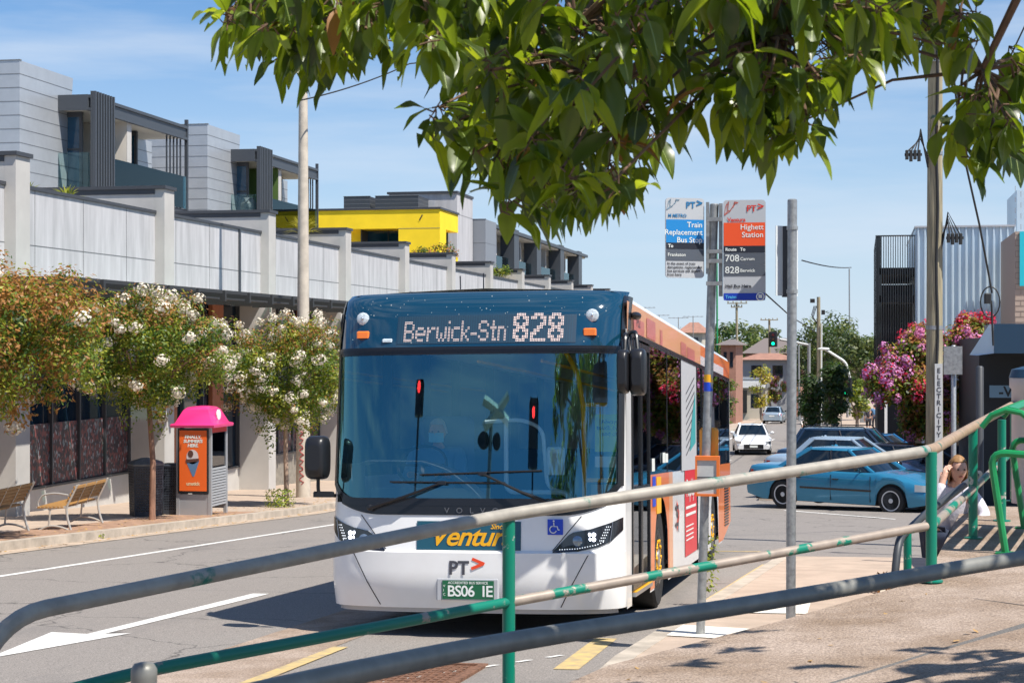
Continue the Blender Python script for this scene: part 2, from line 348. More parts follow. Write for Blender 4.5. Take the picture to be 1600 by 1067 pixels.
# road markings
sheet('lane_line', -10.24, -10.12, -20, 44, .004, M['line_white'])
for y in (47.5, 56, 66, 78, 92, 108): sheet('lane_line', lambda y_: -6.6 + (y_ - 45) * .018, lambda y_: -6.47 + (y_ - 45) * .018, y, y + 3.2, .004, M['line_white'])
sheet('lane_line', -4.9, -4.78, 47, 52, .004, M['line_white'])
sheet('lane_line', -8.2, -8.05, 105, 170, .004, M['line_white'])
flat('road_arrow', [(-6.36, 12.0), (-6.02, 13.85), (-6.22, 13.75), (-6.16, 17.75), (-6.34, 17.75), (-6.36, 13.72), (-6.72, 13.8)], .005, M['line_white'])
sheet('concrete_strip', -4.85, -4.05, 3, 24, .004, M['slab'])
flat('concrete_strip', [(-4.05, 11.55), (-3.1, 9.6), (-2.85, 9.9), (-3.75, 11.55)], .004, M['slab'])
sheet('yellow_line', -4.05, -3.93, 9.5, 13.2, .008, M['line_yellow'])
sheet('yellow_line', -2.13, -1.95, 12.2, 14.2, .004, M['line_yellow'])
sheet('yellow_line', lambda y: kx(y) - .22, lambda y: kx(y) - .13, 17, 23.2, .006, M['line_yellow'])
flat('yellow_line', [(-3.6, 25.9), (-1.0, 25.9), (-1.0, 26.03), (-3.6, 26.03)], .005, M['line_yellow'])
flat('give_way_line', [(-1.75, 40.9), (.7, 37.4), (.72, 37.6), (-1.7, 41.1)], .005, M['line_white'])
for (a, b) in ((34, -3.6), (37, -3.1), (31.2, -2.4)): flat('lane_line', [(b - 1.4, a), (b, a), (b, a + .12), (b - 1.4, a + .12)], .005, M['line_white'])
# white survey ticks on the asphalt by the bay
for i in range(9): flat('paint_mark', [(-3.75 + i * .18, 10.2 + i * .33), (-3.70 + i * .18, 10.2 + i * .33), (-3.62 + i * .18, 10.36 + i * .33), (-3.67 + i * .18, 10.36 + i * .33)], .006, M['line_white'])
# raised concrete path in the foreground
ZP = lambda x, y=0: -1.51 + .108 * min(0, x - .45)
def slab_poly():
    return [(-3.2, 4.4), (-2.62, 5.55), (-1.9, 7.0), (-1.56, 8.55), (-1.31, 9.35), (-.52, 10.05), (.45, 11.72), (.6, 13.4), (.92, 16.2), (1.05, 17.6), (7, 17.6), (7, 4.4)]
E_ = [(-2.62, 4.6), (-1.75, 7.75), (-1.31, 9.2), (-.5, 10.35), (.42, 11.85), (.56, 13.2), (.96, 17.2)]
def raised():
    mb = MB(); n = len(E_); X1 = 8.
    xs = lambda a: [a] + [x for x in (.45,) if a < x] + [X1]
    for (x0, y0), (x1, y1) in zip(E_, E_[1:]):
        def row(x, y): return [(x, y), (max(x, .97), y), (X1, y)]
        a, b = row(x0, y0), row(x1, y1)
        for k in range(2):
            q = [a[k], a[k + 1], b[k + 1], b[k]]
            if abs(q[0][0] - q[1][0]) < 1e-6 and abs(q[3][0] - q[2][0]) < 1e-6: continue
            mb.add([(x, y, ZP(x)) for x, y in q], [(0, 1, 2, 3)])
        mb.add([(x0, y0, ZP(x0)), (x1, y1, ZP(x1)), (x1, y1, ZP(x1) - 1.2), (x0, y0, ZP(x0) - 1.2)], [(0, 1, 2, 3)])
    y = E_[-1][1]; mb.add([(E_[-1][0], y, ZP(1)), (X1, y, ZP(1)), (X1, y, -3.4), (E_[-1][0], y, -3.4)], [(0, 1, 2, 3)])
    # part of the path behind the first edge point
    mb.add([(-2.62, 4.6, ZP(-2.62)), (-2.62, -6, ZP(-2.62)), (.45, -6, ZP(.45)), (.97, -6, ZP(.97)), (X1, -6, -1.51), (X1, 4.6, -1.51), (.97, 4.6, -1.51)], [(0, 1, 2, 3, 6), (3, 4, 5, 6)])
    return tag(mb.build('raised_path', M['slab']), kind='structure')
def conform(name, poly, dz, m):
    """sheet on the raised path, split at the change of slope so that it lies on it"""
    mb = MB(); N = 24
    # poly = (left edge pts, right edge pts) as two polylines of equal length
    A, B = poly
    for i in range(len(A) - 1):
        for (t0, t1) in zip(lin(0, 1, N)[:-1], lin(0, 1, N)[1:]):
            pts = [A[i] + (B[i] - A[i]) * t0, A[i] + (B[i] - A[i]) * t1, A[i + 1] + (B[i + 1] - A[i + 1]) * t1, A[i + 1] + (B[i + 1] - A[i + 1]) * t0]
            mb.add([(p.x, p.y, ZP2(p.x) + dz) for p in pts], [(0, 1, 2, 3)])
    return tag(mb.build(name, m), kind='structure')
def ZP2(x): return interp([(-2.62, ZP(-2.62)), (.97, ZP(.97))], x)
def ZP(x, y=0): return interp([(-8, -1.51 - .09 * 8.6), (.6, -1.51), (9, -1.51)], x)
raised()
V2 = lambda x, y: Vector((x, y))
conform('asphalt_path', ([V2(-3.1, -3), V2(-1.05, 7.0), V2(-.37, 8.15), V2(.89, 10.0), V2(1.9, 11.3), V2(6.5, 16.5)], [V2(7.8, -3), V2(7.8, 7.0), V2(7.8, 8.15), V2(7.8, 10.0), V2(7.8, 11.3), V2(7.8, 16.5)]), .005, M['asphalt_path'])
mat('joint', (.12, .1, .085), .9)
def strip(name, p, q, w, dz=.004, m=None):
    p = Vector(p); q = Vector(q); d = (q - p); nrm = Vector((-d.y, d.x)).normalized() * w / 2; mb = MB(); n = 12
    for i in range(n):
        a = p + d * i / n; b = p + d * (i + 1) / n
        mb.add([(v.x, v.y, ZP2(v.x) + dz) for v in (a - nrm, b - nrm, b + nrm, a + nrm)], [(0, 1, 2, 3)])
    return mb
jm = MB()
for p, q in (((-.76, 9.75), (-.22, 8.3)), ((.48, 11.3), (1.15, 10.35)), ((-1.46, 8.6), (-.95, 7.2))):
    s_ = strip('j', p, q, .012); jm.add(s_.v, s_.f)
tag(jm.build('expansion_joint', M['joint']), kind='structure')
# rusty pit cover in the road below the rails
mc = mat('pit_cover', (.20, .10, .06), .8, .3, var=.5, vscale=30)
def pitcover():
    mb = MB(); x0, y0, w, d = -3.62, 11.15, 1.0, 1.15; r = thing('pit_cover', 'rusty cast iron pit cover set in the asphalt below the handrail', 'pit cover', (x0, y0, G(x0, y0)))
    z = lambda x, y: G(x, y)
    def P(x, y, h): return (x, y, z(x, y) + h)
    fr = MB()
    for (a, b, c, e) in ((0, 0, w, .06), (0, d - .06, w, d), (0, .06, .06, d - .06), (w - .06, .06, w, d - .06)):
        q = [(x0 + a, y0 + b), (x0 + c, y0 + b), (x0 + c, y0 + e), (x0 + a, y0 + e)]; fr.add([P(x, y, .02) for x, y in q] + [P(x, y, -.02) for x, y in q], [(0, 1, 2, 3), (0, 4, 5, 1), (1, 5, 6, 2), (2, 6, 7, 3), (3, 7, 4, 0)])
    fr.build('frame', mc, r, w=True)
    mb.add([P(x0 + .06, y0 + .06, .006), P(x0 + w - .06, y0 + .06, .006), P(x0 + w - .06, y0 + d - .06, .006), P(x0 + .06, y0 + d - .06, .006)], [(0, 1, 2, 3)])
    for i in range(14):
        for j in range(9):
            a = x0 + .1 + i * .058; b = y0 + .1 + j * .11
            mb.add([P(a, b, .012), P(a + .036, b, .012), P(a + .036, b + .08, .012), P(a, b + .08, .012), P(a, b, .004), P(a + .036, b, .004), P(a + .036, b + .08, .004), P(a, b + .08, .004)], [(0, 1, 2, 3), (0, 4, 5, 1), (1, 5, 6, 2), (2, 6, 7, 3), (3, 7, 4, 0)])
    mb.build('plate', mc, r, w=True)
pitcover()
# ================================================================ BUS
ab = math.atan(.0537)
BO = Vector((-3.15, 13.95, 0)); BO.z = G(BO.x, BO.y)
bx = Vector((1, 0, .012)).normalized(); by = Vector((0, math.cos(ab), -math.sin(ab))); bz = bx.cross(by).normalized(); by = bz.cross(bx)
BM = Matrix(((bx.x, by.x, bz.x, BO.x), (bx.y, by.y, bz.y, BO.y), (bx.z, by.z, bz.z, BO.z), (0, 0, 0, 1)))
bus = thing('city_bus', 'white and orange route 828 low floor city bus standing at the stop, dark glass front', 'bus')
bus.matrix_world = BM; bus.rotation_mode = 'QUATERNION'; bus.rotation_quaternion = BM.to_quaternion(); bus.location = BO
HW = 1.25; LB = 12.3
def plan(x):
    t = min(1., abs(x) / HW); return .5 * (1 - (1 - t ** 3.2) ** (1 / 3.2))
def rake(z):
    return interp([(.2, .10), (.45, .01), (.7, 0), (.72, .035), (.98, .05), (1.1, .06), (2.37, .2), (2.42, .21), (2.7, .30), (2.82, .38), (2.87, .47), (2.9, .62)], z)
def F(x, z): return plan(x) + rake(z)
def sx(s): return HW * math.sin(s * math.pi / 2)
def xs_(a, b, n):
    A = math.asin(a / HW) / (math.pi / 2); B = math.asin(b / HW) / (math.pi / 2); return [sx(lerp(A, B, i / n)) for i in range(n + 1)]
def patch(mb, a, b, lo, hi, off=0., n=16, nz=6, mi=0):
    lo = lo if callable(lo) else (lambda x, l=lo: l); hi = hi if callable(hi) else (lambda x, h=hi: h)
    X = xs_(a, b, n); vs = []
    for j in range(nz + 1):
        for x in X: z = lerp(lo(x), hi(x), j / nz); vs.append((x * (1 + off * .8), F(x, z) - off, z))
    mb.add(vs, [(j * (n + 1) + i, j * (n + 1) + i + 1, (j + 1) * (n + 1) + i + 1, (j + 1) * (n + 1) + i) for j in range(nz) for i in range(n)], mi)
    return mb
mat('bus_white', (.88, .88, .87), .25, coat=.4, var=.06, vscale=1.6, col2=(.80, .79, .77), detail=8); mat('bus_orange', (.85, .21, .03), .3, coat=.4); mat('bus_peach', (.83, .40, .20), .3, coat=.4)
mat('bus_pink', (.66, .20, .17), .3, coat=.4); mat('bus_black', (.012, .012, .014), .25); mat('bus_grey', (.42, .43, .45), .35)
mat('dest_glass', (.004, .040, .075), .04, ior=1.95, coat=.4); glass('windscreen', (.85, .92, .95), (.44, .95, 1.0), ior=1.55, base=.17)
glass('side_glass', (.78, .80, .82), (.8, .85, .9), ior=1.6, base=.10)
mat('led', (.85, .66, .6), .4, emit=.45); mat('led_white', (.8, .85, 1), .3, emit=4); mat('amber', (.9, .2, .02), .25, coat=.5)
mat('plate_green', (.01, .12, .05), .4); mat('banner_blue', (.012, .085, .13), .4); mat('yellow', (.85, .42, .01), .4); mat('logo_grey', (.06, .06, .075), .4); mat('logo_orange', (.8, .07, .02), .4)
mat('sign_blue', (.01, .06, .55), .4); mat('red_ad', (.65, .02, .03), .35); mat('yellow_rail', (.95, .48, .01), .35); mat('grey_rail', (.60, .78, .80), .3); mat('bus_inner', (.42, .44, .45), .7)
mat('seat_blue', (.04, .09, .2), .8)
# ---- body shell
b = MB()
def side_low(y):   # lower edge of the side with real wheel arches
    z = .22
    for c in (3.05, 9.3):
        d = abs(y - c)
        if d < .60: z = max(z, .47 + math.sqrt(.60 ** 2 - d * d))
    if y > 10.6: z = max(z, .22 + (y - 10.6) * .14)
    return z
patch(b, -HW, HW, .24, .7, 0, 40, 6); patch(b, -HW, HW, .7, .72, 0, 40, 1); patch(b, -HW, HW, .72, 1.1, 0, 40, 3)
Yf = sorted(set([.5 + rake(.7)] + [round(.6 + i * .1, 3) for i in range(118)] + [3.05 - .6, 3.05 + .6, 9.3 - .6, 9.3 + .6, LB - .12]))
def side(mb, sg, y0, y1, z0, z1, mi=0, off=0., out=0.):
    Y = [y for y in Yf if y0 < y < y1]; Y = [y0] + Y + [y1]
    vs = []
    for y in Y: lo = max(z0, side_low(y)); vs += [(sg * (HW + off), y, min(lo, z1)), (sg * (HW + off), y, z1)]
    mb.add(vs, [(2 * i, 2 * i + 2, 2 * i + 3, 2 * i + 1) for i in range(len(Y) - 1)], mi)
side(b, -1, .5, LB - .12, .22, 1.3); side(b, 1, 2.12, LB - .12, .22, 1.3); side(b, 1, .5, .82, .22, 2.55)
side(b, -1, .56, LB - .12, 2.52, 2.72); side(b, 1, .56, LB - .12, 2.52, 2.72)
# cant rail and roof, from side to side
rf = [(1.25, 2.72), (1.25, 2.78), (1.22, 2.84), (1.12, 2.875), (.7, 2.90), (0, 2.92)]
sec = [(-x, z) for x, z in rf] + [(x, z) for x, z in reversed(rf[:-1])]; n = len(sec)
vs = []
def ystart(x, z): return F(max(-HW, min(HW, x)), min(z, 2.9)) + .0
for k, y in enumerate([None, 1.2, 6, 12.1, 12.22]):
    for x, z in sec:
        if y is None: vs.append((x, ystart(x * .999, z), z))
        elif y > 12.2: vs.append((x * .97, y, z - .12))
        else: vs.append((x, y, z))
b.add(vs, [(j * n + i, j * n + i + 1, (j + 1) * n + i + 1, (j + 1) * n + i) for j in range(4) for i in range(n - 1)])
b.add([(-HW, LB - .12, .5), (HW, LB - .12, .5), (HW * .97, 12.22, 2.6), (-HW * .97, 12.22, 2.6)], [(0, 1, 2, 3)])
for sg in (-1, 1):   # front pillars beside the windscreen, corner posts
    patch(b, sg * HW, sg * 1.19, 1.1, 2.37, 0, 6, 8) if sg > 0 else patch(b, -HW, -1.19, 1.1, 2.37, 0, 6, 8)
    b.box((sg * 1.25 - .04 * (sg > 0), 12.0, 1.3), (sg * 1.25 + .04 * (sg < 0), LB - .12, 2.53))
body = b.build('body', M['bus_white'], bus, smooth=True)
# underside & wheel wells
u = MB(); u.box((-1.2, .35, .27), (1.2, 12.0, .33)); 
for c in (3.05, 9.3):
    for sg in (-1, 1): u.box((min(sg * .80, sg * 1.22), c - .6, .3), (max(sg * .80, sg * 1.22), c - .598, 1.07)); u.box((min(sg * .80, sg * 1.22), c + .598, .3), (max(sg * .80, sg * 1.22), c + .6, 1.07)); u.box((min(sg * .78, sg * .80), c - .6, .3), (max(sg * .78, sg * .80), c + .6, 1.1)); u.box((min(sg * .8, sg * 1.22), c - .6, 1.08), (max(sg * .8, sg * 1.22), c + .6, 1.1))
u.build('chassis', M['black_rubber'], bus)
# upper front: destination glass with raised black frame
d = MB(); patch(d, -1.235, 1.235, 2.40, 2.885, .004, 40, 8); dest = d.build('destination_screen', M['dest_glass'], bus, smooth=True)
fr = MB(); patch(fr, -1.25, 1.25, 2.355, 2.40, .012, 40, 2); patch(fr, -1.25, -1.205, 2.40, 2.84, .012, 3, 6); patch(fr, 1.205, 1.25, 2.40, 2.84, .012, 3, 6); patch(fr, -1.25, 1.25, 2.372, 2.378, .016, 40, 1)
fr.build('screen_frame', M['bus_black'], bus, smooth=True)
dm = MB(); patch(dm, -.66, .86, 2.425, 2.665, .006, 24, 3); mat('led_panel', (.01, .035, .06), .3, ior=1.9); dm.build('display_panel', M['led_panel'], dest, smooth=True)
FONT = {'B': ['11110', '10001', '10001', '11110', '10001', '10001', '11110'], 'e': ['00000', '00000', '01110', '10001', '11111', '10000', '01110'], 'r': ['0000', '0000', '1011', '1100', '1000', '1000', '1000'],
        'w': ['00000', '00000', '10001', '10001', '10101', '10101', '01010'], 'i': ['1', '0', '1', '1', '1', '1', '1'], 'c': ['0000', '0000', '0111', '1000', '1000', '1000', '0111'], 'k': ['1000', '1000', '1001', '1010', '1100', '1010', '1001'],
        '-': ['000', '000', '000', '000', '111', '000', '000'], 'S': ['01110', '10001', '10000', '01110', '00001', '10001', '01110'], 't': ['010', '010', '111', '010', '010', '010', '011'], 'n': ['0000', '0000', '1110', '1001', '1001', '1001', '1001'],
        '8': ['01110', '11011', '10001', '11011', '01110', '11011', '10001', '11011', '01110'], '2': ['01110', '11011', '00001', '00011', '00110', '01100', '11000', '10000', '11111'], ' ': ['0'] * 7}
lt = MB()
def dots(s, x, z, pitch, pz):
    for ch in s:
        g = FONT[ch]; wd = len(g[0])
        for r_, row in enumerate(g):
            for c_, v in enumerate(row):
                if v == '1':
                    for a in (0, 1):
                        for e in (0, 1):
                            X = x + (c_ * 2 + a) * pitch; Z = z + ((len(g) - 1 - r_) * 2 + e) * pz; h = pitch * .31
                            lt.add([(X - h, F(X, Z) - .012, Z - h), (X + h, F(X, Z) - .012, Z - h), (X + h, F(X, Z + h) - .012, Z + h), (X - h, F(X, Z + h) - .012, Z + h)], [(0, 1, 2, 3)])
        x += (wd * 2 + 1.3) * pitch
    return x
dots('Berwick-Stn', -.595, 2.450, .0089, .0126); dots('828', .345, 2.442, .0130, .0135)
lt.build('route_text', M['led'], dest)
gr = MB()
for i in range(72):
    x = -.64 + i * .0207
    gr.add([(x, F(x, 2.44) - .0105, 2.43), (x + .002, F(x, 2.44) - .0105, 2.43), (x + .002, F(x, 2.66) - .0105, 2.66), (x, F(x, 2.66) - .0105, 2.66)], [(0, 1, 2, 3)])
mat('led_grid', (.05, .14, .2), .4); gr.build('led_grid', M['led_grid'], dest)
for sg in (-1, 1):
    x = sg * .99; y = F(x, 2.65); l = MB(); l.lathe((x, y - .01, 2.655), [(.055, 0), (.055, -.012), (.04, -.02), (.012, -.022)], 12, axis='Y')
    mat('lens_clear', (.55, .62, .66), .15, ior=1.7, var=.3, vscale=60); lo = l.build('round_lamp', M['lens_clear'], bus, smooth=True)
    MB().ell((x, y - .035, 2.655), (.012, .01, .012), 8, 6).build('bulb', M['chrome'], lo, smooth=True)
    x = sg * .975; y = F(x, 2.5); MB().bbox((x - .055, y - .03, 2.485), (x + .055, y + .02, 2.545), .01).build('indicator_lamp', M['amber'], bus)
MB().bbox((-.79, F(-.75, 2.46) - .02, 2.445), (-.70, F(-.75, 2.46) + .02, 2.475), .01).build('camera_lens', M['lens_clear'], bus)
# windscreen + rubber surround
wlo = lambda x: 1.13 + .16 * max(0, (abs(x) - .98) / .24) ** 2.2
ws = MB(); patch(ws, -1.215, 1.215, wlo, 2.355, .002, 44, 12); scr = ws.build('windscreen', M['windscreen'], bus, smooth=True)
sr = MB(); patch(sr, -1.23, 1.23, lambda x: wlo(x) - .05, lambda x: wlo(x) + .012, .010, 44, 2)
patch(sr, -1.235, -1.195, 1.24, 2.37, .010, 4, 10); patch(sr, 1.195, 1.235, 1.24, 2.37, .010, 4, 10); patch(sr, -1.22, 1.22, 2.335, 2.357, .008, 40, 1)
sr.build('windscreen_seal', M['bus_black'], bus, smooth=True)
bk = MB(); patch(bk, -1.12, 1.12, lambda x: 1.005 + .10 * max(0, (abs(x) - .75) / .4) ** 2, lambda x: wlo(x) - .04, .008, 40, 3); bk.build('wiper_panel', M['bus_black'], bus, smooth=True)
vl = text_mb('VOLVO', .07, lambda x, y: (x * 1 + .03, F(x * 1, 1.04) - .016, 1.022 + y * .9), bold=.0008, align='CENTER', sp=2.6); mat('letter_grey', (.16, .165, .18), .35, .6); vl.build('maker_letters', M['letter_grey'], bus)
ban = MB(); patch(ban, -.43, .44, .722, .955, .006, 12, 3); ban = ban.build('advert_banner', M['banner_blue'], bus, smooth=True)
text_mb('Ventura', .235, lambda x, y: (x - .33, F(x - .3, .8) - .012, .76 + y * .95), bold=.004, shear=.38, sp=.92).build('banner_text', M['yellow'], ban)
text_mb('Since', .06, lambda x, y: (x + .19, F(.2, .9) - .012, .895 + y), bold=.0012, shear=.3).build('banner_text', M['yellow'], ban)
def ptlogo(f, s, par, m1, m2):
    text_mb('PT', s, lambda x, y: f(x, y), bold=s * .025).build('logo_letters', m1, par)
    c = MB(); w = s * .16
    for (a, b_) in (((1.28, .72), (1.9, .47)), ((1.9, .47), (1.28, .22))):
        a = Vector((a[0] * s, a[1] * s + s * .1)); b_ = Vector((b_[0] * s, b_[1] * s + s * .1)); dd = (b_ - a).normalized(); nn = Vector((-dd.y, dd.x)) * w / 2
        q = [a - nn, b_ - nn + dd * w * .3, b_ + nn + dd * w * .3, a + nn]; c.add([f(p.x, p.y) for p in q], [(0, 1, 2, 3)])
    c.build('logo_arrow', m2, par)
ptlogo(lambda x, y: (x - .155, F(x - .15, .58) - .006, .525 + y), .155, bus, M['logo_grey'], M['logo_orange'])
pf = MB(); pf.bbox((-.26, -.012 + F(-.2, .4) - .012, .315), (.265, F(0, .4) + .02, .495), .012); pf.build('plate_holder', M['bus_grey'], bus)
pl = MB(); yp = F(-.2, .4) - .032; pl.box((-.205, yp, .325), (.225, yp + .006, .475)); plate = pl.build('number_plate', M['plate_green'], bus)
mat('plate_text', (.75, .78, .74), .4)
tb = text_mb('BS06', .125, lambda x, y: (-.165 + x, yp - .003, .348 + y), bold=.002, sp=.9); tb.build('plate_text', M['plate_text'], plate)
text_mb('IE', .125, lambda x, y: (.125 + x, yp - .003, .348 + y), bold=.002, sp=1.0).build('plate_text', M['plate_text'], plate)
text_mb('ACCREDITED BUS SERVICE', .028, lambda x, y: (x + .01, yp - .003, .448 + y), align='CENTER', bold=.0004).build('plate_text', M['plate_text'], plate)
for k, ch in enumerate('VIC'): text_mb(ch, .03, lambda x, y, k=k: (-.198 + x, yp - .003, .42 - k * .034 + y)).build('plate_text', M['plate_text'], plate)
# wheelchair sign
wc = MB(); wc.box((.66, F(.72, .9) - .016, .85), (.785, F(.72, .9) + .01, .975)); wcs = wc.build('access_sign', M['sign_blue'], bus)
yw = F(.72, .9) - .021; wm = MB(); T = lambda a, c: (.66 + a, yw, .85 + c)
wm.tube([T(.052, .1), T(.054, .068), T(.08, .068), T(.09, .038), T(.1, .042)], .005, 6); wm.tube([T(.047 + .028 * math.cos(a), .043 + .028 * math.sin(a)) for a in [R(100 + i * 22) for i in range(12)]], .0045, 6); wm.ell(T(.052, .112), (.008, .003, .008), 8, 6)
wm.build('pictogram', M['plate_text'], wcs)
# panel seams
sm = MB()
def seam(p, q, n=14, w=.009):
    for i in range(n):
        a = (lerp(p[0], q[0], i / n), lerp(p[1], q[1], i / n)); c = (lerp(p[0], q[0], (i + 1) / n), lerp(p[1], q[1], (i + 1) / n))
        sm.add([(a[0] - w / 2, F(a[0], a[1]) - .003, a[1]), (a[0] + w / 2, F(a[0], a[1]) - .003, a[1]), (c[0] + w / 2, F(c[0], c[1]) - .003, c[1]), (c[0] - w / 2, F(c[0], c[1]) - .003, c[1])], [(0, 1, 2, 3)])
for sg in (-1, 1): 
    for p_, q_ in (((sg * .93, 1.0), (sg * .70, .72)), ((sg * 1.0, .71), (sg * .76, .26))): sm = MB(); seam(p_, q_); sm.build('panel_gap', M['bus_black'], bus)
# headlights
mat('lamp_dark', (.012, .012, .016), .12, ior=1.8); mat('lamp_lens', (.25, .32, .4), .05, .6)
for sg in (-1, 1):
    h = MB(); up = [(.70, .715), (.84, .865), (1.0, .895), (1.15, .945), (1.235, .985)]; lw = [(.70, .706), (.9, .715), (1.05, .745), (1.15, .79), (1.235, .88)]
    a, b_ = (.70, 1.235) if sg > 0 else (-1.235, -.70)
    patch(h, a, b_, lambda x: interp(lw, abs(x)), lambda x: interp(up, abs(x)), .007, 20, 5); hl = h.build('headlight', M['lamp_dark'], bus, smooth=True)
    x = sg * .90; z = .80; l = MB(); l.lathe((x, F(x, z) - .008, z), [(.042, 0), (.042, -.006), (.03, -.014), (.008, -.018)], 18, axis='Y'); l.build('lens', M['lamp_lens'], hl, smooth=True)
    q = MB()
    for (dx, dz) in ((-.019, -.019), (.019, -.019), (-.019, .019), (.019, .019)): q.ell((sg * 1.01 + dx, F(1.01, .83) - .012, .83 + dz), (.0175, .006, .0175), 10, 6)
    q.build('led_cluster', M['led_white'], hl)
    q = MB()
    for i in range(18): x = sg * (.76 + i * .02); z = interp(lw, abs(x)) + .022; q.ell((x, F(x, z) - .011, z), (.0048, .004, .0048), 6, 4)
    for i in range(18): x = sg * (1.075 + (i % 6) * .010 + (i // 6) * .014); z = .80 + (i % 6) * .022; q.ell((x, F(x, z) - .011, z), (.004, .004, .005), 6, 4)
    mat('led_dim', (.7, .75, .8), .3, emit=.8); q.build('led_strip', M['led_dim'], hl)
    s2 = MB(); 
    for i in range(8):
        z0 = .78 + i * .022; s2.tube([(sg * (1.15 + .003 * i), F(1.15, z0) - .012, z0), (sg * (1.153 + .003 * i), F(1.153, z0 + .022) - .012, z0 + .022)], .003, 5)
    s2.build('lamp_trim', M['steel'], hl)
# fog / lip under bumper
lp = MB(); patch(lp, -1.22, 1.22, .20, .25, -.03, 40, 2); lp.build('front_lip', M['bus_grey'], bus, smooth=True)
# wipers
for (piv, mid, a, b_) in (((-.84, 1.06), (-.22, 1.27), (-.67, 1.275), (.31, 1.27)), ((.77, 1.08), (.12, 1.345), (-.41, 1.335), (.61, 1.37))):
    w_ = MB(); pp = lambda p, o: (p[0], F(p[0], p[1]) - o, p[1])
    w_.tube([pp(piv, .05), pp((lerp(piv[0], mid[0], .5), lerp(piv[1], mid[1], .45)), .075), pp(mid, .05)], [.018, .012, .009], 8)
    w_.tube([pp((lerp(a[0], b_[0], t), lerp(a[1], b_[1], t)), .032) for t in lin(0, 1, 10)], .008, 6); w_.bbox((mid[0] - .035, F(*mid) - .06, mid[1] - .014), (mid[0] + .035, F(*mid) - .025, mid[1] + .014), .004); w_.ell(pp(piv, .04), (.03, .03, .03), 10, 6)
    w_.build('wiper', M['black_plastic'], bus, smooth=True)
# mirrors
def mirror(x0, x1, y, z0, z1, arm, nm='mirror'):
    m = MB(); cx, cz = (x0 + x1) / 2, (z0 + z1) / 2; hx, hz = (x1 - x0) / 2, (z1 - z0) / 2
    N = 28; prof = [(-.11, .55), (-.10, .78), (-.06, .95), (0, 1.0), (.06, .99), (.09, .93), (.092, .8)]
    vs = []
    for yy, s in prof:
        for k in range(N):
            a = 2 * math.pi * k / N; c, q = math.cos(a), math.sin(a); e = .42
            vs.append((cx + hx * s * math.copysign(abs(c) ** e, c), y + yy, cz + hz * (s if s > .9 else s * 1.03) * math.copysign(abs(q) ** e, q)))
    m.add(vs, [(j * N + k, j * N + (k + 1) % N, (j + 1) * N + (k + 1) % N, (j + 1) * N + k) for j in range(len(prof) - 1) for k in range(N)]); m.add(vs[:N], [tuple(range(N))]); m.add(vs[-N:], [tuple(range(N))])
    o = m.build(nm, M['black_plastic'], bus, smooth=50); a_ = MB(); a_.tube(bend(arm, .06), .016, 8); a_.build('mirror_arm', M['black_plastic'], o, smooth=True); return o
m1 = mirror(-1.44, -1.245, .20, 1.29, 1.66, [(-1.34, .22, 1.31), (-1.34, .22, 1.16), (-1.22, .36, 1.15)])
MB().bbox((-1.38, .2, 1.14), (-1.2, .24, 1.19), .01).build('bracket', M['black_plastic'], m1)
m2 = mirror(1.245, 1.345, .0, 1.99, 2.35, [(1.30, .05, 2.33), (1.30, .1, 2.48), (1.25, .5, 2.50)]); m3 = mirror(1.335, 1.475, .06, 1.975, 2.36, [(1.4, .1, 2.34), (1.38, .15, 2.5), (1.25, .6, 2.52)])
bk = MB()
for i in range(5): bk.tube([(1.27 + i * .02, .1 + i * .05, 2.36), (1.25 + i * .02, .2 + i * .05, 2.44 + .03 * (i % 2)), (1.3, .4, 2.5)], .006, 6)
bk.build('mirror_bracket', M['black_plastic'], m3)
# ---- right side livery: (y0,y1,z0,z1,mat)
def rp(y0, y1, z0, z1, off=.004, sg=1):
    m = MB(); side(m, sg, y0, y1, z0, z1, 0, off); return m
for nm, y0, y1, z0, z1, mm in (('peach_band', .56, 7.4, 2.535, 2.79, 'bus_peach'), ('orange_band', 7.4, 12.15, 2.66, 2.79, 'bus_orange'), ('white_band', 7.4, 11.0, 2.535, 2.66, 'bus_white'), ('orange_band', 11.0, 12.15, 2.535, 2.66, 'bus_orange'),
                              ('orange_panel', 2.12, 2.46, .24, 1.3, 'bus_orange'), ('orange_panel', 2.46, 3.75, .24, 1.3, 'bus_orange'), ('peach_panel', 3.75, 4.1, .24, 1.3, 'bus_peach'),
                              ('orange_panel', 9.95, 12.17, .24, 1.3, 'bus_orange'), ('grey_panel', 8.2, 9.95, .24, 1.3, 'bus_white')):
    rp(y0, y1, z0, z1).build(nm, M[mm], bus)
for (y0, y1, z0, z1) in ((.95, 1.7, 2.545, 2.68), (1.9, 2.6, 2.56, 2.74), (3.0, 3.2, 2.55, 2.7), (5.0, 5.6, 2.56, 2.70), (5.7, 6.6, 2.55, 2.68)): pk = MB(); side(pk, 1, y0, y1, z0, z1, 0, .008); pk.build('livery_square', M['bus_pink'], bus)
text_mb('1452', .15, lambda x, y: (HW + .010, 1.12 + x, 2.61 + y)).build('fleet_number', M['logo_grey'], bus)
MB().ell((HW + .04, .85, 2.68), (.05, .12, .035), 10, 6).build('side_camera', M['black_plastic'], bus, smooth=True)
ad = MB(); side(ad, 1, 5.35, 6.75, .34, 1.29, 0, .006); ad = ad.build('red_advert', M['red_ad'], bus)
am = MB()
for z in (.86, .78, .66, .61, .56, .51): am.box((HW + .0075, 5.45, z), (HW + .0095, 6.6 if z > .7 else 6.3, z + (.03 if z > .7 else .014)))
text_mb('PopUp', .34, lambda x, y: (HW + .009, 5.5 + x * 1.0, 1.0 + y * .8), bold=.006).build('advert_text', M['plate_text'], ad); am.build('advert_lines', M['plate_text'], ad)
gadm = mat('grey_ad', (.52, .53, .54), .35)
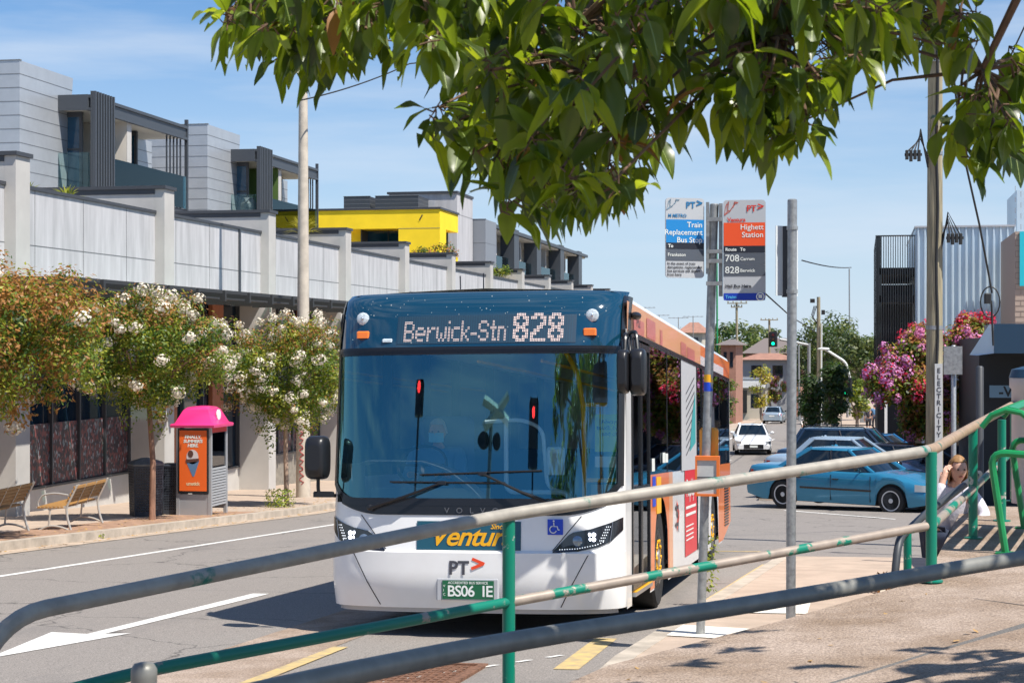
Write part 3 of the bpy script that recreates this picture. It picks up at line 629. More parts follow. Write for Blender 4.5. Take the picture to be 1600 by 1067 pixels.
ga = MB(); side(ga, 1, 5.0, 6.75, 1.29, 2.50, 0, .008); ga = ga.build('window_advert', gadm, bus)
gs = MB()
for i in range(9): z = 1.45 + i * .085; gs.add([(HW + .011, 5.5, z), (HW + .011, 6.5, z + .22), (HW + .011, 6.5, z + .24), (HW + .011, 5.5, z + .02)], [(0, 1, 2, 3)])
gs.build('advert_lines', M['logo_grey'], ga)
gt = MB(); gt.add([(HW + .012, 5.9, 1.5), (HW + .012, 6.6, 1.6), (HW + .012, 6.6, 2.2), (HW + .012, 6.2, 1.9)], [(0, 1, 2, 3)]); mat('teal', (.05, .35, .36), .4); gt.build('advert_picture', M['teal'], ga)
text_mb('>', .5, lambda x, y: (HW + .009, 4.45 + x * .9, .62 + y * 1.2), bold=.012).build('logo_arrow', M['logo_orange'], bus)
text_mb('PT', .26, lambda x, y: (HW + .009, 4.35 + y * 1.6, .95 - x), bold=.008).build('logo_letters', M['logo_grey'], bus)
st = MB(); st.box((HW + .007, 2.3, 1.0), (HW + .009, 2.55, 1.28)); st.build('blue_sticker', M['sign_blue'], bus); st = MB(); st.box((HW + .007, 2.62, .92), (HW + .009, 3.0, 1.27)); st.build('yellow_sticker', M['yellow'], bus)
for (y, z, h) in ((2.2, 1.33, .12), (3.1, 1.4, .1), (3.35, 1.4, .09)): MB().box((HW + .013, y, z), (HW + .015, y + .22, z + h)).build('window_sticker', M['plate_text'], bus)
# rear grille
rg = MB()
for i in range(16): rg.box((HW + .006, 11.0, .42 + i * .04), (HW + .012, 11.75, .44 + i * .04))
rg.build('side_grille', M['bus_black'], bus)
# windows on both sides
for sg in (-1, 1):
    segs = [(2.12, 4.95), (5.0, 6.75), (8.35, 10.2), (10.2, 12.05)] + ([(6.9, 8.3)] if sg < 0 else []) + ([(.56, 2.1)] if sg < 0 else [])
    for (y0, y1) in segs:
        w_ = MB(); w_.box((min(sg * (HW - .004), sg * (HW + .003)), y0, 1.30), (max(sg * (HW - .004), sg * (HW + .003)), y1, 2.53)); w_.build('side_window', M['side_glass'], bus)
    pz = MB()
    for y in (2.1, 3.6, 4.97, 6.78, 8.32, 10.2, 12.03): pz.box((min(sg * (HW - .05), sg * (HW + .006)), y - .025, 1.30), (max(sg * (HW - .05), sg * (HW + .006)), y + .025, 2.53))
    pz.box((min(sg * (HW - .02), sg * (HW + .014)), .6, 2.50), (max(sg * (HW - .02), sg * (HW + .014)), 12.0, 2.545)); pz.build('window_pillars', M['bus_black'], bus)
# front door, two dark leaves, right side
for k, (y0, y1) in enumerate(((.83, 1.46), (1.48, 2.10))):
    dl = MB()
    for (a, b_, c, e) in ((y0, y0 + .05, .34, 2.48), (y1 - .05, y1, .34, 2.48), (y0 + .05, y1 - .05, .34, .42), (y0 + .05, y1 - .05, 2.42, 2.48), (y0 + .05, y1 - .05, 1.18, 1.22)): dl.box((HW - .025, a, c), (HW + .012, b_, e))
    dd = dl.build('door_leaf', M['bus_black'], bus); g_ = MB(); g_.box((HW - .008, y0 + .05, .42), (HW - .002, y1 - .05, 1.18)); g_.box((HW - .008, y0 + .05, 1.22), (HW - .002, y1 - .05, 2.42)); g_.build('door_glass', M['side_glass'], dd)
dl = MB(); dl.box((HW - .02, 6.82, .34), (HW + .012, 8.28, .40)); dl.box((HW - .02, 7.53, .4), (HW + .012, 7.58, 2.5)); dl.box((HW - .02, 6.8, .4), (HW + .012, 6.86, 2.5)); dl.box((HW - .02, 8.24, .4), (HW + .012, 8.30, 2.5)); dl = dl.build('rear_door', M['bus_black'], bus)
MB().box((HW - .008, 6.86, .4), (HW - .002, 8.24, 2.5)).build('door_glass', M['side_glass'], dl)
stp = MB(); stp.box((.9, .86, .29), (HW + .03, 2.08, .325)); stp = stp.build('door_step', M['steel'], bus); MB().box((HW - .1, .88, .326), (HW + .032, 2.06, .332)).build('step_edge', M['yellow'], stp)
# roof pods
rp_ = MB(); rp_.bbox((-.85, 2.2, 2.86), (.75, 5.4, 3.02), .06); rp_.build('roof_unit', M['bus_white'], bus, smooth=True)
MB().tube([(-.35, 1.3, 2.88), (-.36, 1.32, 3.10)], .006, 6).build('aerial', M['black_plastic'], bus); MB().tube([(-.14, 1.3, 2.88), (-.145, 1.32, 3.12)], .006, 6).build('aerial', M['black_plastic'], bus)
# wheels
def bus_wheel(sg, y, nm='wheel'):
    w_ = MB(); x = sg * 1.10
    w_.lathe((x, y, .48), [(.30, -.13), (.44, -.13), (.475, -.10), (.482, 0), (.475, .10), (.45, .125), (.30, .12)], 36, axis='X'); t = w_.build(nm, M['black_rubber'], bus, smooth=True)
    r_ = MB(); s = sg; r_.lathe((x, y, .48), [(.295, s * .12), (.285, s * .04), (.20, s * .03), (.19, s * .075), (.09, s * .09), (.085, s * .13), (.001, s * .13)], 28, axis='X'); r_.build('rim', M['steel'], t, smooth=True)
    n_ = MB()
    for k in range(10):
        a = 2 * math.pi * k / 10; n_.tube([(x + s * .06, y + .165 * math.cos(a), .48 + .165 * math.sin(a)), (x + s * .135, y + .165 * math.cos(a), .48 + .165 * math.sin(a))], [.022, .018], 8)
        n_.tube([(x + s * .11, y + .165 * math.cos(a), .48 + .165 * math.sin(a)), (x + s * .12, y + .165 * math.cos(a + .5), .48 + .165 * math.sin(a + .5))], .012, 6)
    n_.build('nut_covers', M['yellow'], t, smooth=True)
for sg in (-1, 1): bus_wheel(sg, 3.05); bus_wheel(sg, 9.3)
# interior
it = MB(); it.box((-1.2, .45, .36), (1.2, 11.9, .40)); it.box((-1.2, 11.8, .4), (1.2, 11.84, 2.5)); it.box((-1.2, .7, 2.50), (1.2, 11.9, 2.52)); it.build('floor', M['bus_inner'], bus)
ds = MB(); mat('dash_grey', (.30, .36, .36), .55)
ds.grid(lambda u_, v: (u_, lerp(.42 + plan(u_), 1.0, v), interp([(-1.15, 1.42), (-1.0, 1.46), (-.5, 1.45), (-.3, 1.38), (-.1, 1.22), (.0, 1.1)], u_) - .04 * abs(v - .4)), lin(-1.15, 0, 20), lin(0, 1, 6))
ds.box((-1.1, 1.0, .4), (-.02, 1.04, 1.2)); ds.box((-1.17, .5, .6), (-1.15, 1.0, 1.42)); dash = ds.build('dashboard', M['dash_grey'], bus, smooth=True)
swm = MB(); swm.tube([(-.66 + .22 * math.cos(a), 1.12 + .12 * math.sin(a), 1.40 + .17 * math.sin(a)) for a in [2 * math.pi * i / 20 for i in range(21)]], .014, 6); swm.tube([(-.66, 1.05, 1.2), (-.66, 1.12, 1.40)], .03, 6); swm.tube([(-.86, 1.12, 1.4), (-.46, 1.12, 1.4)], .012, 6); swm.build('steering_wheel', M['black_plastic'], bus, smooth=True)
s_ = MB(); s_.bbox((-.92, 1.62, .95), (-.40, 2.05, 1.08), .05); s_.bbox((-.92, 2.03, 1.05), (-.40, 2.14, 1.85), .05); s_.box((-.8, 1.7, .4), (-.5, 2.0, .95)); s_.build('driver_seat', M['seat_blue'], bus, smooth=True)
yr = MB(); yr.tube(bend([(.62, .75, 2.48), (.80, .72, 2.22), (.86, .7, 1.9), (.87, .7, .45)], .15), .021, 10); yr.tube([(.87, .7, 1.92), (1.06, .74, 1.92)], .018, 8); yr.tube([(.87, .7, 1.28), (1.22, .8, 1.28)], .018, 8); yr.tube([(1.08, 1.4, 2.48), (1.08, 1.4, .45)], .018, 8); yr.build('yellow_pole', M['yellow_rail'], bus, smooth=True)
cg = MB(); cg.tube(bend([(-.05, .95, 1.78), (.28, .95, 1.80), (.46, .95, 1.72), (.5, .95, 1.2), (.7, .95, 1.16), (.75, .95, 1.0)], .12), .017, 8); cg.tube(bend([(.14, .93, 1.82), (.14, .93, 1.17), (.68, .93, 1.17), (.74, .93, 1.0)], .08), .02, 8); cg.build('cab_rail', M['grey_rail'], bus, smooth=True)
MB().bbox((.5, .9, 1.32), (.66, .94, 1.56), .02).build('ticket_machine', M['grey_rail'], bus)
MB().box((.9, .82, .62), (1.2, .84, 1.24)).build('modesty_panel', M['bus_grey'], bus)
sgn = MB(); sgn.box((.94, .80, 1.52), (1.16, .81, 1.84)); mat('lime', (.55, .75, .03), .4, emit=.0); sgn = sgn.build('notice', M['lime'], bus); MB().box((.94, .80, 1.84), (1.16, .809, 1.98)).build('notice_top', M['bus_grey'], sgn); MB().box((.94, .80, 1.39), (1.18, .809, 1.48)).build('notice_bottom', M['plate_text'], sgn)
text_mb('Always\ntouch on\nand off', .052, lambda x, y: (1.145 + x, .797, 1.76 + y), align='RIGHT', bold=.001).build('notice_text', M['bus_black'], sgn)
for k in range(7):
    for xx in (-1.0, -.52, .35, .83):
        if xx < 0 and k < 1: continue
        s_ = MB(); y = 4.2 + k * .95; s_.bbox((xx - .2, y, .85), (xx + .22, y + .4, .93), .03); s_.bbox((xx - .2, y + .36, .93), (xx + .22, y + .44, 1.5), .03); s_.tube([(xx - .15, y + .4, 1.5), (xx + .17, y + .4, 1.5)], .02, 6)
        s_.build('passenger_seat', M['seat_blue'], bus, smooth=True)
for xx in (-.3, .3):
    MB().tube([(xx, 1.8, 2.35), (xx, 11, 2.35)], .016, 6).build('grab_rail', M['yellow_rail'], bus)

# ================================================================ HANDRAILS AND POLES
rustpaint('rail_top', (.40, .365, .31), (.0, .16, .115), .60, .66, 3.2, .5, .1)
rustpaint('rail_green', (.40, .33, .27), (.0, .19, .12), .53, .56, 4., .45, .15)
rustpaint('rail_post', (.60, .58, .52), (.0, .19, .12), .33, .37, 9., .35, .2)
rustpaint('rail_grey', (.25, .245, .22), (.20, .16, .12), .64, .72, 5., .48, .25)
rustpaint('rail_rust', (.46, .32, .21), (.0, .14, .1), .6, .66, 9., .5, .2)
PL0 = Vector((-3.34, 6.66, -1.045)); PA = Vector((-1.91, 9.51, -.925)); PB = Vector((.45, 11.71, -.672)); PC = Vector((.87, 14.30, -.63)); PD = Vector((1.47, 17.8, -.56))
hr = thing('handrail', 'long peeling green and bare metal pipe handrail sloping across in front of the bus', 'handrail', (PB.x, PB.y, ZP(PB.x)))
top = bend([PL0 + Vector((-.20, -.42, -.62)), PL0 + Vector((-.06, -.12, -.045)), PA, PB, PC, PD], .22, 6)
top = [Vector(p) for p in top]
k = min(range(len(top)), key=lambda i: (top[i] - PB).length)
MB().tube(top[:k + 1], .037, 16).build('top_rail', M['rail_top'], hr, smooth=60, w=True)
MB().tube(top[k:], .037, 16).build('top_rail', M['rail_rust'], hr, smooth=60, w=True)
LW = [Vector((-3.62, 6.35, -1.50)), Vector((-3.10, 7.30, -1.43)), PA + Vector((0, 0, -.485)), PB + Vector((-.02, 0, -.49))]
rustpaint('rail_green2', (.34, .29, .24), (.0, .17, .11), .36, .40, 5., .45, .1)
MB().tube(bend(LW[:3], .2), .029, 14).build('lower_rail', M['rail_green2'], hr, smooth=60, w=True)
MB().tube([LW[2], LW[3]], .029, 14).build('lower_rail', M['rail_green'], hr, smooth=60, w=True)
MB().tube([PB + Vector((0, 0, -.49)), PC + Vector((0, 0, -.49)), PD + Vector((0, 0, -.45))], .029, 14).build('lower_rail', M['rail_green'], hr, smooth=60, w=True)
for p, zb in ((PA, -2.1), (PB, ZP(PB.x)), (PC, -1.51), (PC + Vector((.33, 1.45, .01)), -1.51), (PD, -1.51)):
    m = MB(); m.tube([(p.x, p.y, zb), (p.x, p.y, p.z - .01)], .036, 16); m.lathe((p.x, p.y, zb), [(.075, 0), (.075, .01), (.04, .012)], 12); m.build('post', M['rail_post'], hr, smooth=60, w=True)
# second, lower rail turning down behind
h2 = thing('handrail', 'short dark pipe rail descending behind the tall green handrail post', 'handrail', at(1395, 960, 13))
for pts in ([at(1530, 740, 15.5), at(1440, 808, 13.6), at(1404, 842, 13.0), at(1398, 900, 12.9), at(1398, 935, 12.9)],):
    MB().tube(bend(pts, .15), .03, 12).build('top_rail', M['dark_steel'], h2, smooth=60, w=True)
for px in (1418,): MB().tube([at(px, 826, 13.2), at(px, 935, 13.2)], .03, 12).build('post', M['rail_post'], h2, smooth=60, w=True)
# near rail in front
h3 = thing('handrail', 'bare galvanised pipe rail closest to the camera, dappled by leaf shade', 'handrail', (-1.2, 5.9, ZP(-1.2)))
MB().tube(bend([(-1.95, 3.6, -.93), (-1.52, 4.69, -.935), (-1.2, 5.9, -1.012), (-.38, 7.37, -1.06), (.75, 8.55, -.985), (2.6, 10.2, -.93)], .5), .036, 16).build('top_rail', M['rail_grey'], h3, smooth=60, w=True)
for p in ((-2.0, 3.5, -.95), (2.2, 9.84, -.96)): MB().tube([(p[0], p[1], ZP(p[0])), p], .033, 12).build('post', M['rail_grey'], h3, smooth=60, w=True)
# round topped post at the bottom edge
b0 = at(225, 1052, 4.6)
mb = MB(); mb.lathe((b0.x, b0.y, 0), [(.034, -2.0), (.034, b0.z - .012), (.0345, b0.z - .01), (.034, b0.z + .012), (.026, b0.z + .026), (.01, b0.z + .03)], 20)
tag(mb.build('bollard', M['rail_grey'], smooth=50, origin=(b0.x, b0.y, -2.0)), 'grey weathered pipe post with a rounded cap at the bottom left', 'post')

def signpost(name, label, px, ytop, D, ybase, r, lean=0):
    p = at(px, ytop, D); g = G(p.x, p.y) + .13
    t = thing(name, label, 'sign pole', (p.x, p.y, g)); m = MB()
    m.tube([(p.x + lean * (p.z - g) * -1, p.y, g - .2), (p.x, p.y, p.z)], r, 18); m.lathe((p.x, p.y, p.z), [(r, 0), (r * .8, .008), (.002, .009)], 18)
    m.build('pole', M['galv'], t, smooth=50, w=True)
    return t, p, g
t1, p1, g1 = signpost('sign_pole', 'tall galvanised pole carrying the two bus stop flags with yellow and blue bands', 1116, 320, 13.4, 988, .034, .034)
def polex(z): return p1.x - (p1.z - z) * .034
for z0, z1, mm in ((at(0, 585, 13.4).z, at(0, 597, 13.4).z, 'yellow'), (at(0, 597, 13.4).z, at(0, 611, 13.4).z, 'sign_blue')):
    MB().lathe((polex(z0), p1.y, 0), [(.0352, z1), (.0352, z0)], 18).build('band', M[mm], t1, smooth=50, w=True)
t2, p2, g2 = signpost('sign_pole', 'thick galvanised pole with a sign edge-on, right of the bus stop flags', 1238, 313, 13.0, 962, .036, .004)
# bus stop flags: flat printed signs, text on the camera side
SA = R(9)
def flagframe(px0, px1, pyt, pyb, D, yaw):
    a = at(px0, pyt, D); u_ = Vector((math.cos(yaw), math.sin(yaw), 0)); w_ = (px1 - px0) * D / FPX / (math.cos(yaw - TH)); h_ = (pyb - pyt) * D / FPX
    return a, u_, w_, h_
def flag(name, label, px0, px1, pyt, pyb, D, yaw, bands, texts, border=None):
    a, ux, w_, h_ = flagframe(px0, px1, pyt, pyb, D, yaw); nrm = Vector((ux.y, -ux.x, 0))
    f = lambda x, y, o=0.: a + ux * x * w_ + Vector((0, 0, -1)) * y * h_ + nrm * o      # x,y in 0..1 from top-left, o toward the viewer
    th = thing(name, label, 'bus stop sign', f(.5, 1)); r_ = .06
    m = MB(); rr = .03; poly = []
    for (cx, cy, a0) in ((rr / w_ * .9, rr / h_ * .9, 180), (1 - rr / w_ * .9, rr / h_ * .9, 270), (1 - rr / w_ * .9, 1 - rr / h_ * .9, 0), (rr / w_ * .9, 1 - rr / h_ * .9, 90)):
        for k in range(5): an = R(a0 + k * 22.5); poly.append((cx + rr / w_ * .9 * math.cos(an), cy + rr / h_ * .9 * math.sin(an)))
    m.prism(poly, 0, -.012, lambda x, y, d: f(x, y, d)); pan = m.build('panel', mat('sign_grey', (.46, .48, .50), .45), th, w=True)
    recalc(pan)
    for i, (y0, y1, mm) in enumerate(bands):
        q = MB(); q.add([f(.012, y0, .002), f(.988, y0, .002), f(.988, y1, .002), f(.012, y1, .002)], [(0, 1, 2, 3)]); q.build('colour_band', mm, pan)
    for (txt, x, y, s, mm, al, bo) in texts:
        text_mb(txt, s, lambda X, Y, x=x, y=y: f(x + X / w_, y - Y / h_, .004), bold=bo, align=al).build('lettering', mm, pan)
    q = MB()
    return th, f, w_, h_, pan
dk = mat('sign_dark', (.012, .016, .028), .5); dg = mat('sign_slate', (.085, .10, .125), .5); sb = mat('sign_sky', (.01, .22, .55), .45); so_ = mat('sign_orange', (.82, .09, .02), .45); tb_ = mat('sign_text_blue', (.01, .16, .36), .5); tw = M['plate_text']; tr = mat('sign_red', (.6, .04, .03), .5); sbl = mat('sign_deepblue', (.005, .045, .42), .5)
th, f, w_, h_, pan = flag('bus_stop_sign', 'grey and blue train replacement bus stop flag left of the pole', 1040, 1102, 309, 434, 13.3, TH + R(14), [(.27, .56, sb), (.56, .64, dk), (.645, .785, dg)],
    [('Train\nReplacement\nBus Stop', .95, .365, .058, tw, 'RIGHT', .0005), ('To', .06, .62, .036, tw, 'LEFT', .001), ('Frankston', .05, .73, .036, tw, 'LEFT', .0004), ('In the event of train\ndisruptions, replacement\nbus services will depart\nfrom here', .04, .835, .028, dk, 'LEFT', .0005), ('M METRO', .06, .24, .034, tb_, 'LEFT', .001)])
ptlogo(lambda x, y: f(.52 + x / w_, .125 - y / h_, .004), .068, pan, tb_, tb_)
def pattern(f, pan, mm, w_, h_):
    q = MB(); random.seed(3)
    pts = [(random.random() * .38, random.random() * .17) for _ in range(26)]; pts = [p for p in pts if p[0] / .38 + p[1] / .17 < 1.15]
    for i, a in enumerate(pts):
        for b_ in sorted(pts, key=lambda c: (c[0] - a[0]) ** 2 + (c[1] - a[1]) ** 2)[1:4]:
            d = Vector((b_[0] - a[0], b_[1] - a[1])); n_ = Vector((-d.y, d.x)).normalized() * .004
            q.add([f(a[0] + .02 - n_.x, a[1] + .01 - n_.y, .003), f(b_[0] + .02 - n_.x, b_[1] + .01 - n_.y, .003), f(b_[0] + .02 + n_.x, b_[1] + .01 + n_.y, .003), f(a[0] + .02 + n_.x, a[1] + .01 + n_.y, .003)], [(0, 1, 2, 3)])
    q.build('line_pattern', mm, pan)
pattern(f, pan, mat('pat_blue', (.2, .32, .42), .5), w_, h_)
th, f, w_, h_, pan = flag('bus_stop_sign', 'grey and orange bus stop flag listing routes 708 and 828, right of the pole', 1130, 1195, 313, 470, 13.3, TH + R(-8), [(.225, .455, so_), (.455, .525, dk), (.53, .64, dg), (.645, .755, dg), (.925, .995, sbl)],
    [('Highett\nStation', .95, .295, .058, tw, 'RIGHT', .0005), ('Route', .05, .505, .034, tw, 'LEFT', .001), ('To', .40, .505, .034, tw, 'LEFT', .001), ('708', .04, .61, .073, tw, 'LEFT', .0008), ('828', .04, .727, .073, tw, 'LEFT', .0008), ('Carrum', .40, .60, .034, tw, 'LEFT', .0005), ('Berwick', .40, .715, .034, tw, 'LEFT', .0005),
     ('Hail Bus Here', .05, .87, .034, dk, 'LEFT', .001), ('Trains', .05, .977, .034, mat('cyan_text', (.1, .5, .8), .5), 'LEFT', .0005), ('Ventura', .10, .215, .042, tr, 'LEFT', .0015)])
ptlogo(lambda x, y: f(.55 + x / w_, .115 - y / h_, .004), .066, pan, tr, tr); pattern(f, pan, mat('pat_red', (.6, .12, .08), .5), w_, h_)
q = MB(); c0 = (.875, .96)
ringp = [f(c0[0] + .028 / w_ * math.cos(a), c0[1] + .028 / h_ * math.sin(a), .005) for a in lin(0, 2 * math.pi, 20)]; q.tube(ringp, .0045, 5); q.add([f(c0[0] - .014 / w_, c0[1] - .015 / h_, .004), f(c0[0] + .014 / w_, c0[1] - .015 / h_, .004), f(c0[0] + .014 / w_, c0[1] + .012 / h_, .004), f(c0[0] - .014 / w_, c0[1] + .012 / h_, .004)], [(0, 1, 2, 3)]); q.build('train_symbol', tw, pan)
# brackets
for (x0, x1, yt, yb_) in ((1103, 1108, 316, 428), (1123, 1129, 318, 463)):
    a = at(x0, yt, 13.36); b_ = at(x1, yb_, 13.36); MB().box((min(a.x, b_.x), a.y, b_.z), (max(a.x, b_.x), a.y + .03, a.z)).build('sign_channel', M['galv'], t1, w=True)
for y in (340, 390, 405, 440):
    a = at(1104, y, 13.3); b_ = at(1128, y + 6, 13.3); c = at(1116, y + 3, 13.4); m = MB(); m.lathe((polex(c.z), c.y, c.z), [(.042, .014), (.042, -.014)], 16); m.box((a.x, a.y - .01, b_.z), (b_.x, a.y + .02, a.z)); m.build('clamp', M['galv'], t1, w=True)
# edge-on sign on the second pole
a = at(1212, 353, 13.05); sg_ = thing('street_sign', 'blank pale sign seen from behind, clamped to the thick galvanised pole', 'sign', (a.x, a.y, at(0, 462, 13.05).z))
ux = Vector((math.cos(R(28)), math.sin(R(28)), 0)); m = MB(); z0, z1 = at(0, 462, 13.05).z, a.z
for s0, s1, hh in ((0, .2, 0),): m.add([(a.x, a.y - .02, z1), (a.x + .155, a.y + .16, z1), (a.x + .155, a.y + .16, z0), (a.x, a.y - .02, z0), (a.x + .003, a.y - .025, z1), (a.x + .158, a.y + .155, z1), (a.x + .158, a.y + .155, z0), (a.x + .003, a.y - .025, z0)], [(0, 1, 2, 3), (7, 6, 5, 4), (0, 4, 5, 1), (1, 5, 6, 2), (2, 6, 7, 3), (3, 7, 4, 0)])
m.build('panel', mat('sign_pale', (.62, .66, .68), .5), sg_, w=True)
MB().box((a.x + .045, a.y + .03, z0 - .01), (a.x + .085, a.y + .06, z1)).build('back_channel', M['dark_steel'], sg_, w=True)
for z in (z1 - .02, z0 + .03): MB().lathe((p2.x - (p2.z - z) * .004, p2.y, z), [(.042, .014), (.042, -.014)], 16).build('clamp', M['galv'], t2, w=True)
# orange timetable case on the first pole
a = at(1087, 712, 13.35); b_ = at(1125, 774, 13.35); tc_ = thing('timetable_case', 'small orange framed timetable case fixed to the bus stop pole', 'timetable case', (a.x, a.y, b_.z))
mat('case_orange', (.72, .17, .03), .45); m = MB(); x0, x1, y0, z0, z1 = a.x, b_.x, a.y - .05, b_.z, a.z
m.box((x0, y0, z0), (x1, y0 + .1, z0 + .018)); m.box((x0, y0, z1 - .03), (x1, y0 + .1, z1)); m.box((x0, y0, z0 + .018), (x0 + .014, y0 + .1, z1 - .03)); m.box((x1 - .02, y0, z0 + .018), (x1, y0 + .1, z1 - .03)); m.box((x0 + .014, y0 + .07, z0 + .018), (x1 - .02, y0 + .1, z1 - .03))
m.build('frame', M['case_orange'], tc_, w=True); m = MB(); m.box((x0 + .014, y0 + .012, z0 + .018), (x1 - .02, y0 + .02, z1 - .03)); m.build('cover', mat('case_window', (.5, .51, .5), .2, var=.1, vscale=12), tc_, w=True)
zm = (z0 + z1) / 2 - .01; m = MB(); m.box((x0 + .014, y0 + .006, zm), (x1 - .02, y0 + .011, zm + .006)); m.build('divider', M['dark_steel'], tc_, w=True)
a = at(1112, 668, 13.42); b_ = at(1122, 712, 13.42); m = MB(); m.bbox((a.x - .095, a.y, b_.z), (b_.x, a.y + .06, a.z), .02); m.build('holder', mat('case_orange2', (.85, .33, .03), .4), tc_, smooth=True, w=True)

# ---- timber power pole
pp = at(1460, 850, 27.0); gp = G(pp.x, pp.y)
tp = thing('power_pole', 'tall weathered timber power pole with a vertical metal cable guard', 'power pole', (pp.x, pp.y, gp))
mat('timber', (.30, .26, .17), .9, var=.35, vscale=5, stretch=(6, 6, .35), bump=.5, bscale=12)
m = MB(); m.tube([(pp.x, pp.y, gp - .2), (pp.x, pp.y, gp + 3), (pp.x + .02, pp.y, 7.0)], [.135, .125, .10], 20); m.build('pole', M['timber'], tp, smooth=50, w=True)
cx = pp.x - .01; cy = pp.y - .13
gd = MB(); zt, zb = at(0, 568, 27).z, gp + .3; gd.box((cx + .01, cy - .03, zb), (cx + .125, cy + .05, zt)); gd = gd.build('cable_guard', mat('guard', (.55, .56, .55), .5), tp, w=True)
for i, ch in enumerate('ELECTRICITY'):
    z = zt - .14 - i * .098; text_mb(ch, .105, lambda x, y, z=z: (cx + .068 + x, cy - .034, z + y), align='CENTER', bold=.002).build('lettering', M['dark_steel'], gd)
cb = MB(); cb.tube([(cx + .04, cy - .01, zt)] + [(cx + .045 + .012 * math.sin(i * 1.3), cy + .01, zt + i * .4) for i in range(1, 14)], .022, 8); cb.build('cable', M['wire'], tp, smooth=True, w=True)
bd = MB()
for y in (512, 240, 95): z = at(0, y, 27).z; bd.lathe((pp.x, pp.y, z), [(.128, .03), (.128, -.03)], 20)
bd.build('band', M['galv'], tp, w=True)
def connector(px, py, side):
    c = at(px, py, 26.8); m = MB()
    for i in range(4): m.bbox((c.x - .12 + i * .06, c.y - .05, c.z - .07 - .03 * (i % 2)), (c.x - .07 + i * .06, c.y + .05, c.z + .07), .01)
    m.box((c.x - .13, c.y - .02, c.z - .02), (c.x + .13, c.y + .02, c.z + .02))
    e = Vector((pp.x + side * .1, pp.y - .05, c.z + .1))
    for k in range(4): m.tube([c + Vector((-.08 + .05 * k, 0, .06)), (c + e) / 2 + Vector((0, 0, .2 + .05 * k)), e + Vector((0, 0, -.1 - .06 * k))], .012, 5)
    m.build('connector', M['wire'], tp, w=True)
connector(1427, 242, -1); connector(1492, 372, 1)
# loose cable with box hanging at right, overhead wires
def cable(pts, r=.012, label=None, nm='overhead_wire', sag=0.):
    m = MB(); P = []
    for a, b_ in zip(pts, pts[1:]):
        for t in lin(0, 1, 10)[:-1]: q = a.lerp(b_, t); q.z -= sag * 4 * t * (1 - t); P.append(q)
    P.append(pts[-1]); m.tube(P, r, 5); o = m.build(nm, M['wire'], origin=pts[0]); return tag(o, label, 'cable')
o = cable([at(1490, 120, 27), at(1503, 230, 28), at(1530, 350, 29), at(1545, 430, 30), at(1550, 458, 30)], .018, 'black service cable dropping from the timber pole to the dark shop awning')
m = MB(); c = at(1549, 470, 30); m.tube([c + Vector((-.02 + .16 * math.sin(a), 0, -.02 + .26 * math.cos(a))) for a in lin(0, 12.5, 40)], .012, 5); m.bbox((c.x - .12, c.y - .05, c.z - .05), (c.x, c.y + .05, c.z + .13), .02); m.tube([c, at(1552, 540, 30)], .02, 6); m.build('cable_coil', M['wire'], o, w=True)
cable([at(1462, 95, 27), at(1395, 20, 22), at(1345, -30, 18)], .012, 'thin black wire running from the timber pole up behind the leaves')
cable([at(1600 + 40, -40, 20), at(1578, 90, 20), at(1556, 96, 20), at(1515, 10, 20), at(1500, -30, 20)], .01, 'thin black wire looping in the sky at the top right corner')
cable([at(850, 60, 60), at(640, 100, 50), at(466, 158, 44)], .02, 'thin wire running to the top of the concrete lighting pole', sag=.1)
cable([at(1195, 458, 40), at(1236, 495, 55), at(1277, 520, 95)], .02, 'thin wire crossing the pale sky right of the bus stop flags')
cable([at(1253, 407, 60), at(1330, 418, 100)], .025, 'thin sagging wire meeting the slender street light pole', sag=.1)

# ================================================================ LEFT SIDE STREET FURNITURE
def gl(px, py, h=.135): return onG(px, py, h)
# concrete light pole
c = Vector((-14.2, 43.6, 0)); g = G(c.x, c.y) + .13
lp_ = thing('light_pole', 'tall tapered concrete lighting pole with red graffiti near its foot', 'light pole', (c.x, c.y, g))
m = MB(); m.lathe((c.x, c.y, 0), [(.19, g - .1), (.115, 6.4), (.07, 8.5)], 20); m.build('pole', mat('conc_pole', (.50, .44, .36), .85, var=.15, vscale=4, bump=.2), lp_, smooth=50, w=True)
m = MB(); random.seed(5); P = []
for i in range(26): a = -1.3 + .35 * math.sin(i * 1.9); z = g + .35 + i * .055; P.append((c.x + .193 * math.cos(a - .2), c.y + .193 * math.sin(a - .2), z))
m.tube(P, .012, 4); m.build('graffiti', mat('graffiti', (.35, .02, .02), .6), lp_, w=True)
mb = MB(); mb.box((c.x - .02, c.y - .22, g + 2.55), (c.x + .22, c.y - .20, g + 3.0)); mb.build('parking_sign', M['white_paint'], lp_, w=True)

# phone booth
bc = Vector((-13.43, 34.5, 0)); g = G(bc.x, bc.y) + .135
ph = thing('phone_booth', 'grey phone booth with a bright pink roof and an orange summer poster', 'phone booth', (bc.x, bc.y, g))
mat('booth_grey', (.36, .37, .38), .5); mat('pink', (.74, .03, .19), .35, coat=.3); mat('poster_orange', (.80, .13, .015), .45)
bw, bd_ = .76, .95; x0, x1 = bc.x - bw / 2, bc.x + bw / 2; y0, y1 = bc.y - bd_ / 2, bc.y + bd_ / 2; H = 1.82
m = MB()
for (a, e) in ((x0, y0), (x1 - .07, y0), (x0, y1 - .07), (x1 - .07, y1 - .07)): m.box((a, e, g), (a + .07, e + .07, g + H))
m.box((x0 + .07, y0 + .01, g), (x1 - .07, y0 + .06, g + .45)); m.box((x0 + .07, y1 - .06, g + .1), (x1 - .07, y1 - .02, g + H)); m.box((x0, y0, g + H), (x1, y1, g + H + .05))
m.build('frame', mat('booth_metal', (.42, .43, .44), .4, .4), ph, w=True)
m = MB()
